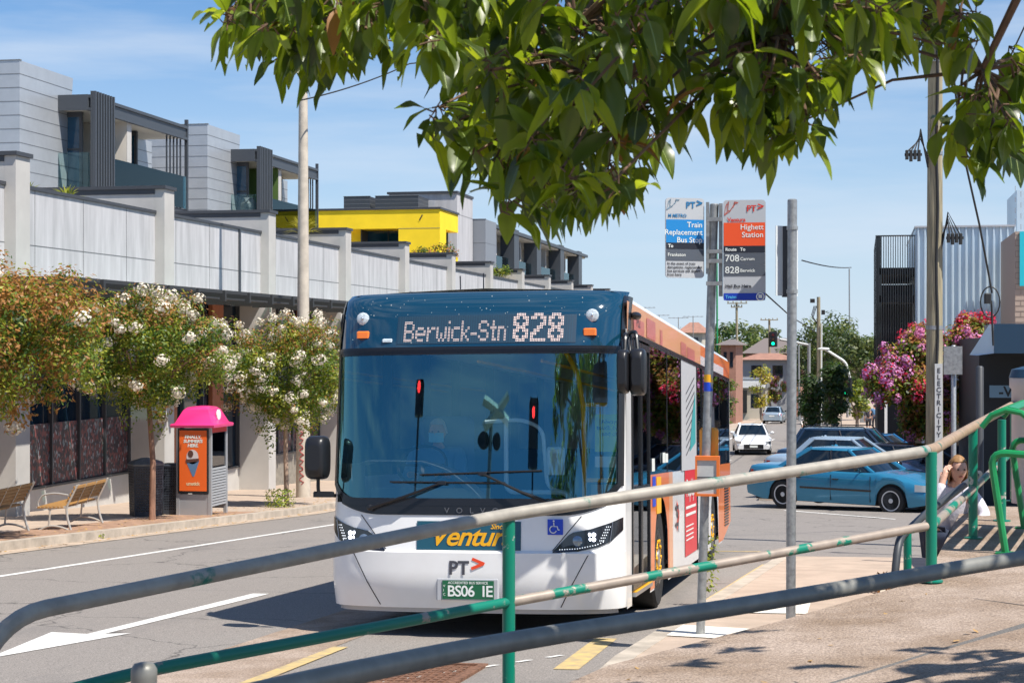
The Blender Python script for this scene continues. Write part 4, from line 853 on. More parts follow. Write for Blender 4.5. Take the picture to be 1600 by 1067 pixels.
for i in range(14): z = g + .2 + i * .057; m.box((x1 - .04, y0 + .07, z), (x1 - .01, y1 - .07, z + .04))
m.build('side_louvres', M['booth_grey'], ph, w=True)
m = MB(); m.box((x1 - .03, y0 + .07, g + 1.02), (x1 - .02, y1 - .07, g + H - .12)); m.build('side_glass', M['side_glass'], ph, w=True); MB().box((x1 - .035, y0 + .06, g + H - .11), (x1 + .004, y1 - .06, g + H)).build('sign_strip', M['sign_red'] if 'sign_red' in M else M['red_ad'], ph, w=True)
m = MB(); m.box((x0 + .05, y0 - .03, g + .47), (x1 - .05, y0 + .01, g + H - .02)); pfm = m.build('poster_frame', M['bus_black'], ph, w=True)
m = MB(); m.box((x0 + .085, y0 - .036, g + .52), (x1 - .085, y0 - .031, g + H - .06)); m.build('poster', M['poster_orange'], pfm)
px_ = (x0 + x1) / 2; tx = lambda x, y, z0: (px_ + x, y0 - .040, g + z0 + y)
text_mb("FINALLY,\nSUMMER'S\nHERE.", .098, lambda x, y: tx(x, y * .9, 1.60), bold=.004, align='CENTER', sp=.92, shear=.1).build('poster_text', M['plate_text'], pfm)
text_mb("umstick", .10, lambda x, y: tx(x, y, .64), bold=.003, align='CENTER', sp=.92).build('poster_text', mat('cream', (.8, .6, .35), .5), pfm)
m = MB(); m.add([tx(-.16, .0, 1.15), tx(.14, .0, 1.15), tx(.03, 0, .82), tx(-.01, 0, .82)], [(0, 3, 2, 1)]); m.build('poster_picture', mat('denim', (.10, .19, .33), .6), pfm)
m = MB(); m.add([tx(-.01 + .13 * math.cos(a), .15 * math.sin(a), 1.22) for a in lin(0, 6.1, 16)], [tuple(range(17))]); m.build('poster_picture', mat('pale_pic', (.62, .55, .55), .6), pfm)
m = MB()
m.add([(px_ - .05 + .06 * math.cos(a), y0 - .045, g + 1.28 + .075 * math.sin(a)) for a in lin(0, 6.1, 12)], [tuple(range(13))]); m.add([(px_ - .15, y0 - .045, g + 1.10), (px_ + .13, y0 - .045, g + 1.13), (px_ + .13, y0 - .045, g + 1.19), (px_ - .15, y0 - .045, g + 1.17)], [(0, 1, 2, 3)]); m.build('poster_picture', mat('brown_pic', (.10, .04, .03), .6), pfm)
# pink roof: flared rim and domed hip
m = MB(); rim = .09; zz = g + H + .05
def rr_(i, z): return [(x0 - rim + i, y0 - rim + i, z), (x1 + rim - i, y0 - rim + i, z), (x1 + rim - i, y1 + rim - i, z), (x0 - rim + i, y1 + rim - i, z)]
lv = rr_(0, zz - .05) + rr_(-.01, zz) + rr_(.01, zz + .02) + rr_(.07, zz + .04) + rr_(.20, zz + .30) + rr_(.27, zz + .36) + rr_(.38, zz + .38)
m.add(lv, [(4 * j + k, 4 * j + (k + 1) % 4, 4 * j + 4 + (k + 1) % 4, 4 * j + 4 + k) for j in range(6) for k in range(4)] + [(24, 25, 26, 27), (3, 2, 1, 0)])
rfo = m.build('roof', M['pink'], ph, smooth=50, w=True)
m = MB(); m.lathe((x1 + rim - .12, bc.y, zz + .2), [(.11, .0), (.11, .02), (.02, .022)], 14, axis='X'); m.build('roof_badge', M['plate_text'], rfo)
# bins
mat('bin_dark', (.03, .037, .05), .5, var=.3, vscale=9)
def litterbin(px, py, label, Hh=1.03, r=.36, dome=False):
    p = gl(px, py); t = thing('litter_bin', label, 'litter bin', p, R(12)); m = MB(); n = 6
    m.lathe((0, 0, 0), [(r * .92, 0.02), (r, Hh)], n); bo = m.build('body', M['bin_dark'], t)
    q = MB()
    for k in range(n):
        a0, a1 = 2 * math.pi * k / n, 2 * math.pi * (k + 1) / n
        for j in range(17):
            z = .12 + j * .052; rr = lerp(r * .92, r, z / Hh) * 1.006
            for i in range(6):
                t0, t1 = .1 + i * .14, .1 + i * .14 + .085
                A = Vector((math.cos(a0), math.sin(a0), 0)) * rr; B_ = Vector((math.cos(a1), math.sin(a1), 0)) * rr; pa, pb = A.lerp(B_, t0), A.lerp(B_, t1)
                q.add([(pa.x, pa.y, z), (pb.x, pb.y, z), (pb.x, pb.y, z + .022), (pa.x, pa.y, z + .022)], [(0, 1, 2, 3)])
    q.build('perforation', M['bus_black'], bo)
    l = MB(); l.lathe((0, 0, Hh), [(r * 1.04, 0), (r * 1.05, .03), (r * .9, .05 if not dome else .08), (.1, .06 if not dome else .15)], n); l.build('lid', mat('bin_lid', (.12, .13, .14), .4, .4) if dome else M['bin_dark'], t)
    return t
litterbin(228, 806, 'dark perforated litter bin with a metal domed lid, behind the young street tree', dome=True)
litterbin(270, 803, 'dark perforated litter bin with a flat top beside the phone booth', 1.0, .33)
# benches
mat('bench_wood', (.33, .17, .05), .6, var=.25, vscale=4, stretch=(1, 8, 1)); mat('bench_metal', (.50, .47, .42), .4, .35)
def bench():
    L = 1.75; t = thing('bench', 'street bench with timber slats and curved cast metal legs, nearer the bins', 'bench', (0, 0, 0), 0, 'benches on the left footpath')
    # faces the building (-x): back toward the street (+x)
    for k in range(5): z = .52 + k * .062; x = .10 + .035 * k; m = MB(); m.bbox((x, -L / 2, z), (x + .028, L / 2, z + .052), .006); m.build('back_slat', M['bench_wood'], t)
    for k in range(7): x = -.42 + k * .07; m = MB(); m.bbox((x, -L / 2, .43), (x + .058, L / 2, .46), .006); m.build('seat_slat', M['bench_wood'], t)
    for y in (-L / 2 + .03, L / 2 - .03):
        m = MB(); m.tube(bend([(.30, y, .84), (.18, y, .60), (.10, y, .44), (.13, y, .2), (.20, y, 0)], .15), .022, 8)
        m.tube(bend([(.20, y, .02), (.0, y, .10), (-.22, y, .12), (-.42, y, .02)], .12), .018, 8); m.tube(bend([(-.44, y, .43), (-.1, y, .43), (.1, y, .45)], .1), .018, 8); m.tube(bend([(-.22, y, .1), (-.2, y, .3), (-.2, y, .43)], .1), .018, 8)
        m.tube(bend([(.14, y, .66), (-.1, y, .70), (-.34, y, .66), (-.42, y, .52), (-.40, y, .44)], .12), .016, 8); m.build('leg_frame', M['bench_metal'], t, smooth=True)
    for y in (-.28, .28): m = MB(); m.tube([(.285, y, .83), (.08, y, .42)], .008, 6); m.tube([(.05, y, .425), (-.42, y, .425)], .008, 6); m.build('strap', M['bench_metal'], t)
    return t
bn = bench(); p = gl(128, 818); bn.location = (-13.45, 28.6, G(-13.4, 28.6) + .135); bn.rotation_euler = (0, 0, R(6)); bn.scale = (.96,) * 3
b2 = copy_tree(bn); b2['label'] = 'street bench with timber slats and curved metal legs, cut by the left edge'; b2.location = (-13.45, 25.75, G(-13.4, 25.75) + .135)

# ================================================================ LEFT BUILDINGS
mat('render_lit', (.60, .59, .60), .85, var=.10, vscale=.9, bump=.1, bscale=6); mat('render_pier', (.47, .45, .42), .85, var=.06, vscale=1.5)
mat('precast', (.47, .46, .465), .8, var=.17, vscale=2.4, stretch=(1, 1.6, .22), detail=8)
mat('cap', (.05, .053, .06), .5); mat('shop_glass', (.006, .016, .03), .03, ior=1.6); mat('plinth', (.30, .27, .22), .7, var=.15, vscale=8, col2=(.2, .18, .15))
mat('rust_timber', (.34, .11, .045), .6, var=.25, vscale=6, stretch=(9, 9, .4)); mat('clad', (.44, .46, .48), .35, .35, var=.05, vscale=2); mat('soffit', (.62, .57, .48), .8)
mat('party', (.68, .62, .54), .85); mat('green_wall', (.09, .16, .035), .8); mat('yellow_render', (.95, .66, .015), .8, var=.05, vscale=1.2); mat('fin', (.055, .062, .072), .45)
glass('balus', (.84, .95, .94), (.75, .95, 1), ior=1.22, base=.04); mat('win_blue', (.006, .05, .10), .03, ior=1.7); mat('canopy', (.035, .037, .038), .6); glass('canopy_glass', (.25, .45, .38), ior=1.5)
def patmat():
    m = bpy.data.materials.new('patterned_film'); m.use_nodes = True; N = m.node_tree.nodes; L = m.node_tree.links; b_ = N['Principled BSDF']; tc = N.new('ShaderNodeTexCoord'); mp = N.new('ShaderNodeMapping'); mp.inputs['Scale'].default_value = (1, 22, 13); L.new(tc.outputs['Object'], mp.inputs[0])
    v = N.new('ShaderNodeTexVoronoi'); v.inputs['Scale'].default_value = 1.0; L.new(mp.outputs[0], v.inputs['Vector']); h = N.new('ShaderNodeSeparateColor'); L.new(v.outputs['Color'], h.inputs[0])
    r = N.new('ShaderNodeValToRGB'); r.color_ramp.interpolation = 'CONSTANT'; e = r.color_ramp.elements; e[0].color = (.035, .03, .035, 1); e[1].position = .25; e[1].color = (.20, .06, .055, 1)
    for p, c_ in ((.45, (.05, .035, .045)), (.6, (.16, .20, .22)), (.68, (.13, .05, .05)), (.84, (.32, .32, .33)), (.9, (.06, .04, .05))): x = e.new(p); x.color = c_ + (1,)
    L.new(h.outputs[0], r.inputs[0]); L.new(r.outputs[0], b_.inputs['Base Color']); b_.inputs['Roughness'].default_value = .5; return m
M['film'] = patmat()
cbd = thing('commercial_building', 'long grey concrete building with white piers and a dark street canopy on the left', 'building', (-17.3, 33.2, G(-17.3, 33.2)))
XF = -17.0; XR = -17.65; XP = -16.75; PZ = 3.87; WZ = 3.27
PY = [25.7 + 7.72 * i for i in range(14)]       # far edge of every pier
yend = PY[-1]
m = MB(); m.box((XF - .3, 18, 1.18), (XF, yend, WZ)); m.box((XF - 14, 18.2, 1.2), (XF - .3, yend, 1.4)); m.build('upper_wall', M['precast'], cbd, w=True)
m = MB(); m.box((XF - .34, 18, WZ + .002), (XF + .045, yend, WZ + .075)); m.build('wall_cap', M['cap'], cbd, w=True)
m = MB(); jj = XF + .004
m.box((XF, 18, 2.11), (jj, yend, 2.13))
for y in PY:
    for k in (.0, 2.34, 4.68): m.box((XF, y - 7.0 + k + 0.0 - .01, 1.2), (jj, y - 7.0 + k + .01, WZ))
m.build('panel_joints', mat('joint_grey', (.17, .17, .17), .8), cbd, w=True)
for i, y in enumerate(PY):
    g = G(XF, y) - .4; m = MB(); m.box((XR, y - .62, g), (XP, y, 1.18)); m.box((XF + .002, y - .62, 1.18), (XP, y, PZ)); m.box((XF - 3.2, y - .62, WZ - .5), (XF, y - .02, PZ)); m.build('pier', M['render_pier'], cbd, w=True)
    m = MB(); m.box((XF - 3.25, y - .68, PZ + .002), (XP + .05, y + .05, PZ + .085)); m.box((XF - 3.2, y - .64, PZ - .12), (XF + .0, y - .624, PZ)); m.build('pier_cap', M['cap'], cbd, w=True)
# ground floor between piers
for i in range(len(PY) - 1):
    y0, y1 = PY[i], PY[i + 1] - .62; gg = G(XR, y0); kind = i % 3
    m = MB(); m.box((XR - .3, y0, gg - .5), (XR, y1, gg + .95 if kind == 0 else gg + .5)); m.build('plinth', M['plinth'] if kind == 0 else M['render_pier'], cbd, w=True)
    pl_z = gg + (.95 if kind == 0 else .5); m = MB(); m.box((XR - .12, y0, pl_z), (XR - .08, y1, 1.18)); m.build('shopfront_glass', M['shop_glass'], cbd, w=True)
    mm = MB(); nn = 5
    for k in range(nn + 1): yy = lerp(y0 + .03, y1 - .03, k / nn); mm.box((XR - .08, yy - .03, pl_z), (XR + .02, yy + .03, 1.18))
    mm.box((XR - .08, y0, pl_z), (XR + .03, y1, pl_z + .05)); mm.box((XR - .08, y0, .35), (XR + .01, y1, .45)); mm.build('mullions', M['cap'], cbd, w=True)
    if kind == 0 or i == 1:
        f_ = MB()
        for k in range(nn): a = lerp(y0 + .03, y1 - .03, k / nn) + .035; e = lerp(y0 + .03, y1 - .03, (k + 1) / nn) - .035; f_.box((XR - .078, a, pl_z + .06), (XR - .04, e, pl_z + .06 + 1.35))
        f_.build('patterned_panels', M['film'], cbd, w=True)
    if kind != 0 or True:
        for (a, e) in (((.05, .32), (.68, .80)) if i > 1 else ()):
            f_ = MB(); f_.box((XR - .06, lerp(y0, y1, a), gg + .7), (XR + .06, lerp(y0, y1, e), 1.17)); f_.build('timber_panel', M['rust_timber'], cbd, w=True)
# street canopy: stepped steel trays on brackets
m = MB(); mg = MB(); y = 31.3; k = 0
while y < 100:
    zc = 1.30; m.box((XP + .02, y, zc - .20), (-14.95, y + .10, zc + .06)); m.box((-15.0, y + .1, zc - .02), (-14.95, y + 1.55, zc + .06)); m.box((XP + .02, y + .1, zc - .16), (-15.0, y + 1.5, zc - .12)); mg.box((XP + .02, y + .1, zc + .02), (-15.0, y + 1.6, zc + .035)); y += 1.72
m.build('canopy_steel', M['canopy'], cbd, w=True); mg.build('canopy_glass', M['canopy_glass'], cbd, w=True)
m = MB(); m.box((XF - .9, 31, .62), (XF, yend, 1.17)); 
# things seen through / on the wall: dark downpipe
m = MB(); m.box((XF + .003, 46.4, 1.2), (XF + .05, 46.5, WZ + .05)); m.build('downpipe', M['fin'], cbd, w=True)

def cladbox(par, x0, x1, y0, y1, z0, z1, slant=0, nm='clad_box', step=.42, m_=None):
    m = MB(); d = slant
    vs = [(x0, y0, z0), (x1, y0, z0), (x1, y1 - d, z0), (x0, y1 - d, z0), (x0, y0, z1), (x1, y0, z1), (x1, y1, z1), (x0, y1, z1)]
    m.add(vs, [(0, 3, 2, 1), (4, 5, 6, 7), (0, 1, 5, 4), (1, 2, 6, 5), (2, 3, 7, 6), (3, 0, 4, 7)]); o = m.build(nm, m_ or M['clad'], par, w=True)
    g_ = MB(); z = z1 - step
    while z > z0 + .1: t = (z - z0) / (z1 - z0); g_.box((x0, y0 - .006, z), (x1 + .006, y0, z + .022)); g_.box((x1, y0, z), (x1 + .006, lerp(y1 - d, y1, t), z + .022)); z -= step
    g_.box((x0 - .02, y0 - .02, z1 + .001), (x1 + .02, y0 + .1, z1 + .03)); g_.build('cladding_joints', mat('clad_joint', (.16, .17, .18), .6), o); return o
def townhouse(y0, label, green=False):
    t = thing('townhouse', label, 'townhouse', (-25.2, y0, 1.4), group='white clad upper storey homes')
    X = -25.2; XB = -24.2; Z1 = 8.75; ZR = 8.05; Z0 = 1.4; ZT = 6.0
    cladbox(t, X - 7, X, y0, y0 + 3.7, Z0, Z1, 1.0)
    # recessed rear wall, party wall, glazing
    m = MB(); m.box((X - 3.2, y0 + 2.9, Z0), (X - 3.0, y0 + 13.5, ZR)); m.build('rear_wall', M['green_wall'] if green else M['party'], t, w=True)
    m = MB(); m.box((X - 3.0, y0 + 5.9, Z0), (XB - .1, y0 + 6.25, ZR - .45)); m.build('party_wall', M['green_wall'] if green else M['party'], t, w=True); m = MB(); m.box((XB - .1, y0 + 5.9, Z0), (XB - .08, y0 + 6.26, ZR - .45)); m.build('wall_edge', M['render_pier'], t, w=True)
    for (a, e) in ((3.0, 4.6), (6.9, 8.6)):
        m = MB(); xx = X - (.6 if a < 5 else 1.2); m.box((xx - .05, y0 + a, ZT - .9), (xx, y0 + e, ZR - .7)); gl_ = m.build('window', M['win_blue'], t, w=True)
        m = MB(); m.box((xx, y0 + a - .12, ZT - .9), (xx + .08, y0 + a, ZR - .45)); m.box((xx, y0 + e, ZT - .9), (xx + .08, y0 + e + .35, ZR - .45)); m.box((xx, y0 + a, ZR - .75), (xx + .08, y0 + e, ZR - .45)); m.build('window_frame', M['cap'], gl_)
    for (xw0, xw1, yw) in ((X - .2, X + .42, y0 + 3.3), (X - .6, X + .15, y0 + 8.3)):
        m = MB(); m.box((xw0, yw, 5.03), (xw1, yw + .05, ZR - .62)); g2 = m.build('window', M['win_blue'], t, w=True); m = MB(); m.box((xw1, yw - .03, 5.03), (xw1 + .09, yw + .08, ZR - .46)); m.box((xw0, yw - .03, ZR - .62), (xw1, yw + .08, ZR - .46)); m.box((xw0, yw - .03, 6.35), (xw1, yw - .002, 6.42)); m.build('window_frame', M['cap'], g2)
    cladbox(t, X - 3, X - .6, y0 + 9.2, y0 + 11.6, Z0, ZR - .45, 0, 'clad_return')
    # balcony slab, roof beam and soffit
    m = MB(); m.box((X - 3, y0 + 2.7, 4.78), (XB, y0 + 11.0, 5.02)); m.build('balcony_slab', M['cap'], t, w=True)
    m = MB(); m.box((X - 3, y0 + 2.7, ZR - .45), (XB - .06, y0 + 10.9, ZR - .42)); m.build('soffit', M['soffit'], t, w=True)
    m = MB(); m.box((X - 3, y0 + 2.7, ZR - .418), (XB - .05, y0 + 10.9, ZR - .05)); m.box((XB - .05, y0 + 2.65, ZR - .5), (XB + .02, y0 + 10.95, ZR)); m.box((XB + .02, y0 + 2.65, ZR - .1), (XB + .08, y0 + 10.95, ZR)); m.box((XB + .02, y0 + 2.65, ZR - .5), (XB + .08, y0 + 10.95, ZR - .42)); m.box((X - .02, y0 + 2.60, ZR - .5), (XB + .02, y0 + 2.65, ZR)); m.build('roof_beam', M['fin'], t, w=True)
    sc = MB()
    for k in range(8): sc.box((XB + .08, y0 + 2.72 + k * .20, 4.7), (XB + .24, y0 + 2.72 + k * .20 + .08, ZR + .12))
    sc.box((XB + .082, y0 + 2.68, 4.7), (XB + .10, y0 + 4.25, ZR + .12)); sc.build('slat_screen', M['fin'], t, w=True)
    sc = MB()
    for k in range(5): sc.box((XB - .1, y0 + 9.3 + k * .32, 5.03), (XB - .052, y0 + 9.36 + k * .32, ZR - .5))
    sc.box((XB - .06, y0 + 10.96, 4.3), (XB + .06, y0 + 11.06, ZR + .25)); sc.build('end_screen', M['fin'], t, w=True)
    for (a, e) in ((2.66, 2.7), (4.3, 10.9)):
        m = MB(); m.box((XB + .02, y0 + a, 5.03), (XB + .04, y0 + e, 6.2)); m.build('balustrade', M['balus'], t, w=True)
    m = MB(); m.box((X - .05, y0 + 2.62, 5.03), (XB + .018, y0 + 2.64, 6.2)); m.build('balustrade', M['balus'], t, w=True)
    cladbox(t, X - 6, X - 3.4, y0 + 9.5, y0 + 12.8, ZR - .4, Z1 - .35, 0, 'roof_box')
    return t
townhouse(49.6, 'grey clad townhouse with balcony, nearest of the upper storey homes')
townhouse(65.3, 'grey clad townhouse with a green balcony wall behind the concrete lighting pole', True)
# patio furniture on the first balcony
ch = thing('patio_table', 'small white table on the nearest upper balcony', 'table', (-24.5, 57.6, 5.03)); m = MB(); m.box((-24.9, 57.2, 5.73), (-24.2, 58.2, 5.77)); m.build('table_top', M['white_paint'], ch, w=True)
for a, e in ((-24.85, 57.25), (-24.25, 57.25), (-24.85, 58.15), (-24.25, 58.15)): MB().tube([(a, e, 5.03), (a, e, 5.73)], .025, 8).build('leg', M['white_paint'], ch, w=True)
cc = thing('patio_chair', 'dark blue chair behind the glass of the nearest upper balcony', 'chair', (-24.5, 55.6, 5.03)); MB().bbox((-24.8, 55.4, 5.43), (-24.3, 55.9, 5.49), .02).build('seat', M['seat_blue'], cc, w=True); MB().bbox((-24.8, 55.4, 5.49), (-24.74, 55.9, 5.95), .02).build('backrest', M['seat_blue'], cc, w=True)
for a, e in ((-24.76, 55.44), (-24.34, 55.44), (-24.76, 55.86), (-24.34, 55.86)): MB().tube([(a, e, 5.03), (a, e, 5.43)], .018, 6).build('leg', M['seat_blue'], cc, w=True)
bb = MB(); bb.bbox((-24.9, 68.0, 5.03), (-24.3, 68.9, 6.1), .25); tag(bb.build('barbecue', mat('cover', (.12, .12, .13), .6, bump=.6, bscale=4), smooth=True, origin=(-24.6, 68.4, 5.03)), 'dark covered barbecue on the balcony with the green wall', 'barbecue')
# yellow apartment block
yb = thing('apartment_block', 'bright yellow rendered apartment block with a dark recessed balcony', 'building', (-20, 82, 1.4))
x1, y0 = -19.85, 82.0; zt = 6.62
m = MB(); m.box((x1 - 6.2, y0, 5.72), (x1, y0 + 3.9, zt)); m.box((x1 - 2.05, y0, 1.4), (x1 - 0, y0 + 1.3, 5.72)); m.box((x1 - 2.05, y0 + 1.3, 1.4), (x1 - .0, y0 + 3.9, 4.5)); m.box((x1 - 6.2, y0 + .9, 1.4), (x1 - 4.1, y0 + 3.9, 5.72)); m.box((x1 - 4.1, y0, 1.4), (x1 - 2.05, y0 + 1.0, 4.55)); m.build('wall', M['yellow_render'], yb, w=True)
m = MB(); m.box((x1 - 4.1, y0 + 1.6, 4.56), (x1 - 2.05, y0 + 1.66, 5.71)); m.build('window', M['win_blue'], yb, w=True); m = MB(); m.box((x1 - 1.9, y0 + 3.4, 4.51), (x1 - .4, y0 + 3.45, 5.71)); m.build('window', M['win_blue'], yb, w=True)
m = MB(); m.box((x1 - 4.1, y0 + .08, 4.56), (x1 - 2.05, y0 + .10, 5.05)); m.build('balustrade', M['side_glass'], yb, w=True)
m = MB(); m.box((x1 - 4.09, y0 + .5, 4.56), (x1 - 4.04, y0 + 1.6, 5.71)); m.box((x1 - 3.0, y0 + 1.5, 4.56), (x1 - 2.95, y0 + 1.59, 5.71)); m.build('window_frame', M['cap'], yb, w=True)
m = MB(); m.box((x1 - 6.3, y0 - .06, zt + .002), (x1 + .06, y0 + 3.95, zt + .10)); m.build('roof_cap', M['cap'], yb, w=True)
m = MB(); m.box((x1 - 2.05, y0 - .008, 5.70), (x1 + .006, y0 - .001, 5.72)); m.build('render_joint', M['joint_grey'], yb, w=True)
for (a, e, h) in ((-6.6, -5.2, .95), (-4.9, -2.6, .95)): cladbox(yb, x1 + a, x1 + e, y0 + 6, y0 + 9, 6.0, zt + h + .25, 0, 'plant_screen', .2, M['fin'])
MB().tube([(x1 - 1.0, y0 - .01, 6.1), (x1 - .85, y0 - .05, 6.35)], .03, 6).build('wall_light', M['cap'], yb, w=True)
# concrete stair tower and the far units
tw_ = thing('stair_tower', 'plain grey concrete tower with a flat dark roof, behind the yellow block', 'building', (-21, 91, 1.4))
m = MB(); m.box((-24.6, 90.2, 1.4), (-20.9, 94.0, 8.1)); m.build('wall', M['precast'], tw_, w=True); m = MB(); m.box((-24.7, 90.1, 8.102), (-20.85, 94.05, 8.22)); m.build('roof_cap', M['cap'], tw_, w=True)
m = MB(); m.box((-22.7, 90.18, 7.2), (-22.1, 90.198, 7.7)); m.build('vent', M['bus_grey'], tw_, w=True); m = MB(); m.box((-24.6, 90.192, 7.0), (-20.894, 90.199, 7.02)); m.box((-20.9, 90.2, 7.0), (-20.894, 94, 7.02)); m.build('panel_joints', M['joint_grey'], tw_, w=True)
cladbox(thing('apartment_block', 'dark grey panelled block between the concrete tower and the far balconies', 'building', (-21, 96, 1.4)), -23.5, -20.2, 94.1, 97.0, 1.4, 7.0, 0, 'wall', 1.3, mat('greypanel', (.22, .235, .26), .5))
fu = thing('apartment_block', 'distant row of balconies framed by dark fins under one long roof', 'building', (-21, 97, 1.4))
m = MB(); m.box((-24, 97.2, 1.4), (-22.6, 131, 6.9)); m.build('rear_wall', M['party'], fu, w=True)
m = MB(); m.box((-24, 97.05, 6.75), (-20.3, 131.6, 6.95)); m.build('roof', M['fin'], fu, w=True); m = MB(); m.box((-22.6, 97.1, 6.66), (-20.5, 131.4, 6.74)); m.build('soffit', M['soffit'], fu, w=True)
for k, y in enumerate((103.0, 110.5, 119.5, 127.5)):
    m = MB(); m.box((-21.2, y, 1.4), (-20.35, y + 1.5, 7.05)); m.build('fin', M['fin'], fu, w=True)
    m = MB(); m.box((-22.6, y - 2.2, 1.4), (-21.0, y - 2.0, 6.6)); m.build('party_wall', M['render_pier'], fu, w=True)
for (a, e) in ((97.3, 103), (104.5, 110.5), (112, 119.5), (121, 127.5)):
    m = MB(); m.box((-20.75, a, 4.25), (-20.72, e, 5.3)); m.build('balustrade', M['balus'], fu, w=True); m = MB(); m.box((-22.6, a, 4.0), (-20.6, e, 4.22)); m.build('balcony_slab', M['fin'], fu, w=True)
    m = MB(); m.box((-22.58, a + .4, 4.24), (-22.5, a + 2.2, 6.3)); m.build('window', M['win_blue'], fu, w=True)

# ================================================================ VEGETATION
leafmat('leaf_dark', (.035, .080, .012), (.12, .24, .02), .5); leafmat('leaf_mid', (.11, .16, .015), (.25, .38, .03), .5); leafmat('leaf_lime', (.27, .28, .025), (.42, .46, .04), .5); leafmat('leaf_bronze', (.36, .16, .04), (.5, .25, .06), .5); 
leafmat('petal_white', (.82, .74, .60), (.7, .6, .5), .6, .3, .12); leafmat('petal_pink', (.72, .25, .42), (.7, .2, .4), .6, .3, .2); leafmat('petal_magenta', (.58, .24, .46), (.6, .15, .5), .6, .3, .25); leafmat('petal_red', (.68, .02, .07), (.7, .03, .1), .6, .3, .2)
leafmat('gum_leaf', (.045, .075, .022), (.14, .2, .05), .5, .3, .35, .4); leafmat('gum_leaf_light', (.12, .15, .03), (.25, .3, .08), .5, .3, .3, .4); leafmat('gum_yellow', (.45, .33, .03), (.5, .4, .05), .5, .3, .2, .5)
mat('bark', (.24, .13, .085), .9, var=.4, vscale=9, stretch=(1, 1, .3), bump=.6, bscale=20); mat('bark_pale', (.36, .25, .18), .8, var=.35, vscale=7, stretch=(1, 1, .3), bump=.3); mat('bark_gum', (.20, .16, .13), .9, var=.3, vscale=4)
def rnd3():
    while True:
        v = Vector((random.uniform(-1, 1), random.uniform(-1, 1), random.uniform(-1, 1)))
        if .05 < v.length < 1: return v
def card(mb, c, n, L, Wd, mi, fold=.25):
    n = n.normalized(); a = rnd3(); t = (a - n * a.dot(n)).normalized(); s_ = n.cross(t)
    p0 = c - t * L * .5; p1 = c + t * L * .5; q = c + n * Wd * fold
    mb.add([p0, c - s_ * Wd * .5 + t * L * .05, p1, c + s_ * Wd * .5 + t * L * .05], [(0, 1, 2), (0, 2, 3)], mi)
def clumpy(mb, centre, rad, nclump, per, L, Wd, mats, crad=.32, top=None, topp=.5, shell=.45, squash=1.):
    """leaves gathered in clumps through an ellipsoid; mats = list of (index, weight)"""
    C_ = Vector(centre); cl = []
    for _ in range(nclump):
        v = rnd3(); v = v.normalized() * (shell + (1 - shell) * random.random() ** .7) * random.uniform(.86, 1.12)
        cl.append((C_ + Vector((v.x * rad[0], v.y * rad[1], v.z * rad[2])), v))
    idx = [m for m, w_ in mats for _ in range(int(w_))]
    for c, v in cl:
        k0 = random.choice(idx)
        for _ in range(per):
            d = rnd3(); p = c + Vector((d.x, d.y, d.z * squash)) * crad
            mi = k0 if random.random() < .55 else random.choice(idx)
            if top is not None and v.z > .35 and random.random() < topp: mi = top
            card(mb, p, (d + Vector((0, 0, .5)) + rnd3() * .6), L * random.uniform(.7, 1.3), Wd * random.uniform(.7, 1.2), mi)
    return cl
def limbs(mb, base, crown_c, rad, r0, n=6, seed=0, mi=0):
    random.seed(seed); b_ = Vector(base); C_ = Vector(crown_c); fork = b_.lerp(C_, .68) + Vector((random.uniform(-.05, .05), random.uniform(-.05, .05), 0))
    mid = b_.lerp(fork, .5) + Vector((random.uniform(-.06, .06), random.uniform(-.04, .04), 0))
    mb.tube([b_ - Vector((0, 0, .15)), b_ + Vector((0, 0, .12)), mid, fork], [r0 * 1.5, r0 * 1.1, r0, r0 * .85], 12, mi)
    for k in range(n):
        a = 2 * math.pi * k / n + random.uniform(-.3, .3); e = C_ + Vector((math.cos(a) * rad[0] * .7, math.sin(a) * rad[1] * .7, rad[2] * random.uniform(-.2, .7)))
        q = fork.lerp(e, .5) + Vector((0, 0, -.1 * rad[2])); mb.tube([fork, q, e], [r0 * .6, r0 * .35, r0 * .12], 8, mi)
        for j in range(2): e2 = e + Vector((random.uniform(-.4, .4) * rad[0], random.uniform(-.4, .4) * rad[1], random.uniform(-.3, .3) * rad[2])); mb.tube([q, q.lerp(e2, .6), e2], [r0 * .3, r0 * .18, r0 * .05], 6, mi)
def crepe(name, label, base, cc, rad, seed, petals, trunk='bark', nfl=60, group=None, leafw=None, nclump=230, per=120, L=.080, cat='tree', low=None):
    random.seed(seed); t = thing(name, label, cat, base, 0, group)
    m = MB(); limbs(m, base, cc, rad, .055, 7, seed); tr_ = m.build('trunk', M[trunk], t, smooth=60, w=True)
    random.seed(seed + 1); m = MB(); cl = clumpy(m, cc, rad, nclump, per, L, L * .52, leafw or [(0, 4), (1, 6), (2, 5), (3, 1)], .30, top=3, topp=.5 if leafw else .26)
    for (dx, dy, dz) in (low or []):
        c = Vector(cc) + Vector((dx, dy, dz))
        for _ in range(90): d = rnd3(); card(m, c + Vector((d.x * .22, d.y * .22, d.z * .5)), d + Vector((0, 0, .4)), L, L * .5, random.choice((0, 1, 1, 2)))
    m.build('foliage', [M['leaf_dark'], M['leaf_mid'], M['leaf_lime'], M['leaf_bronze']], t, w=True)
    f_ = MB(); cl2 = [(c, v) for c, v in cl if v.length > .62]; random.shuffle(cl2)
    for c, v in cl2[:nfl]:
        d0 = Vector((v.x * rad[0], v.y * rad[1], v.z * rad[2])).normalized(); c = c + d0 * .20 + Vector((0, 0, .02)); mi = random.randrange(len(petals)); h = random.uniform(.10, .22)
        for _ in range(70): d = rnd3(); card(f_, c + Vector((d.x * h, d.y * h, d.z * h * .8)), d, .055, .05, mi)
    f_.build('blossom', [M[p] for p in petals], t, w=True); return t
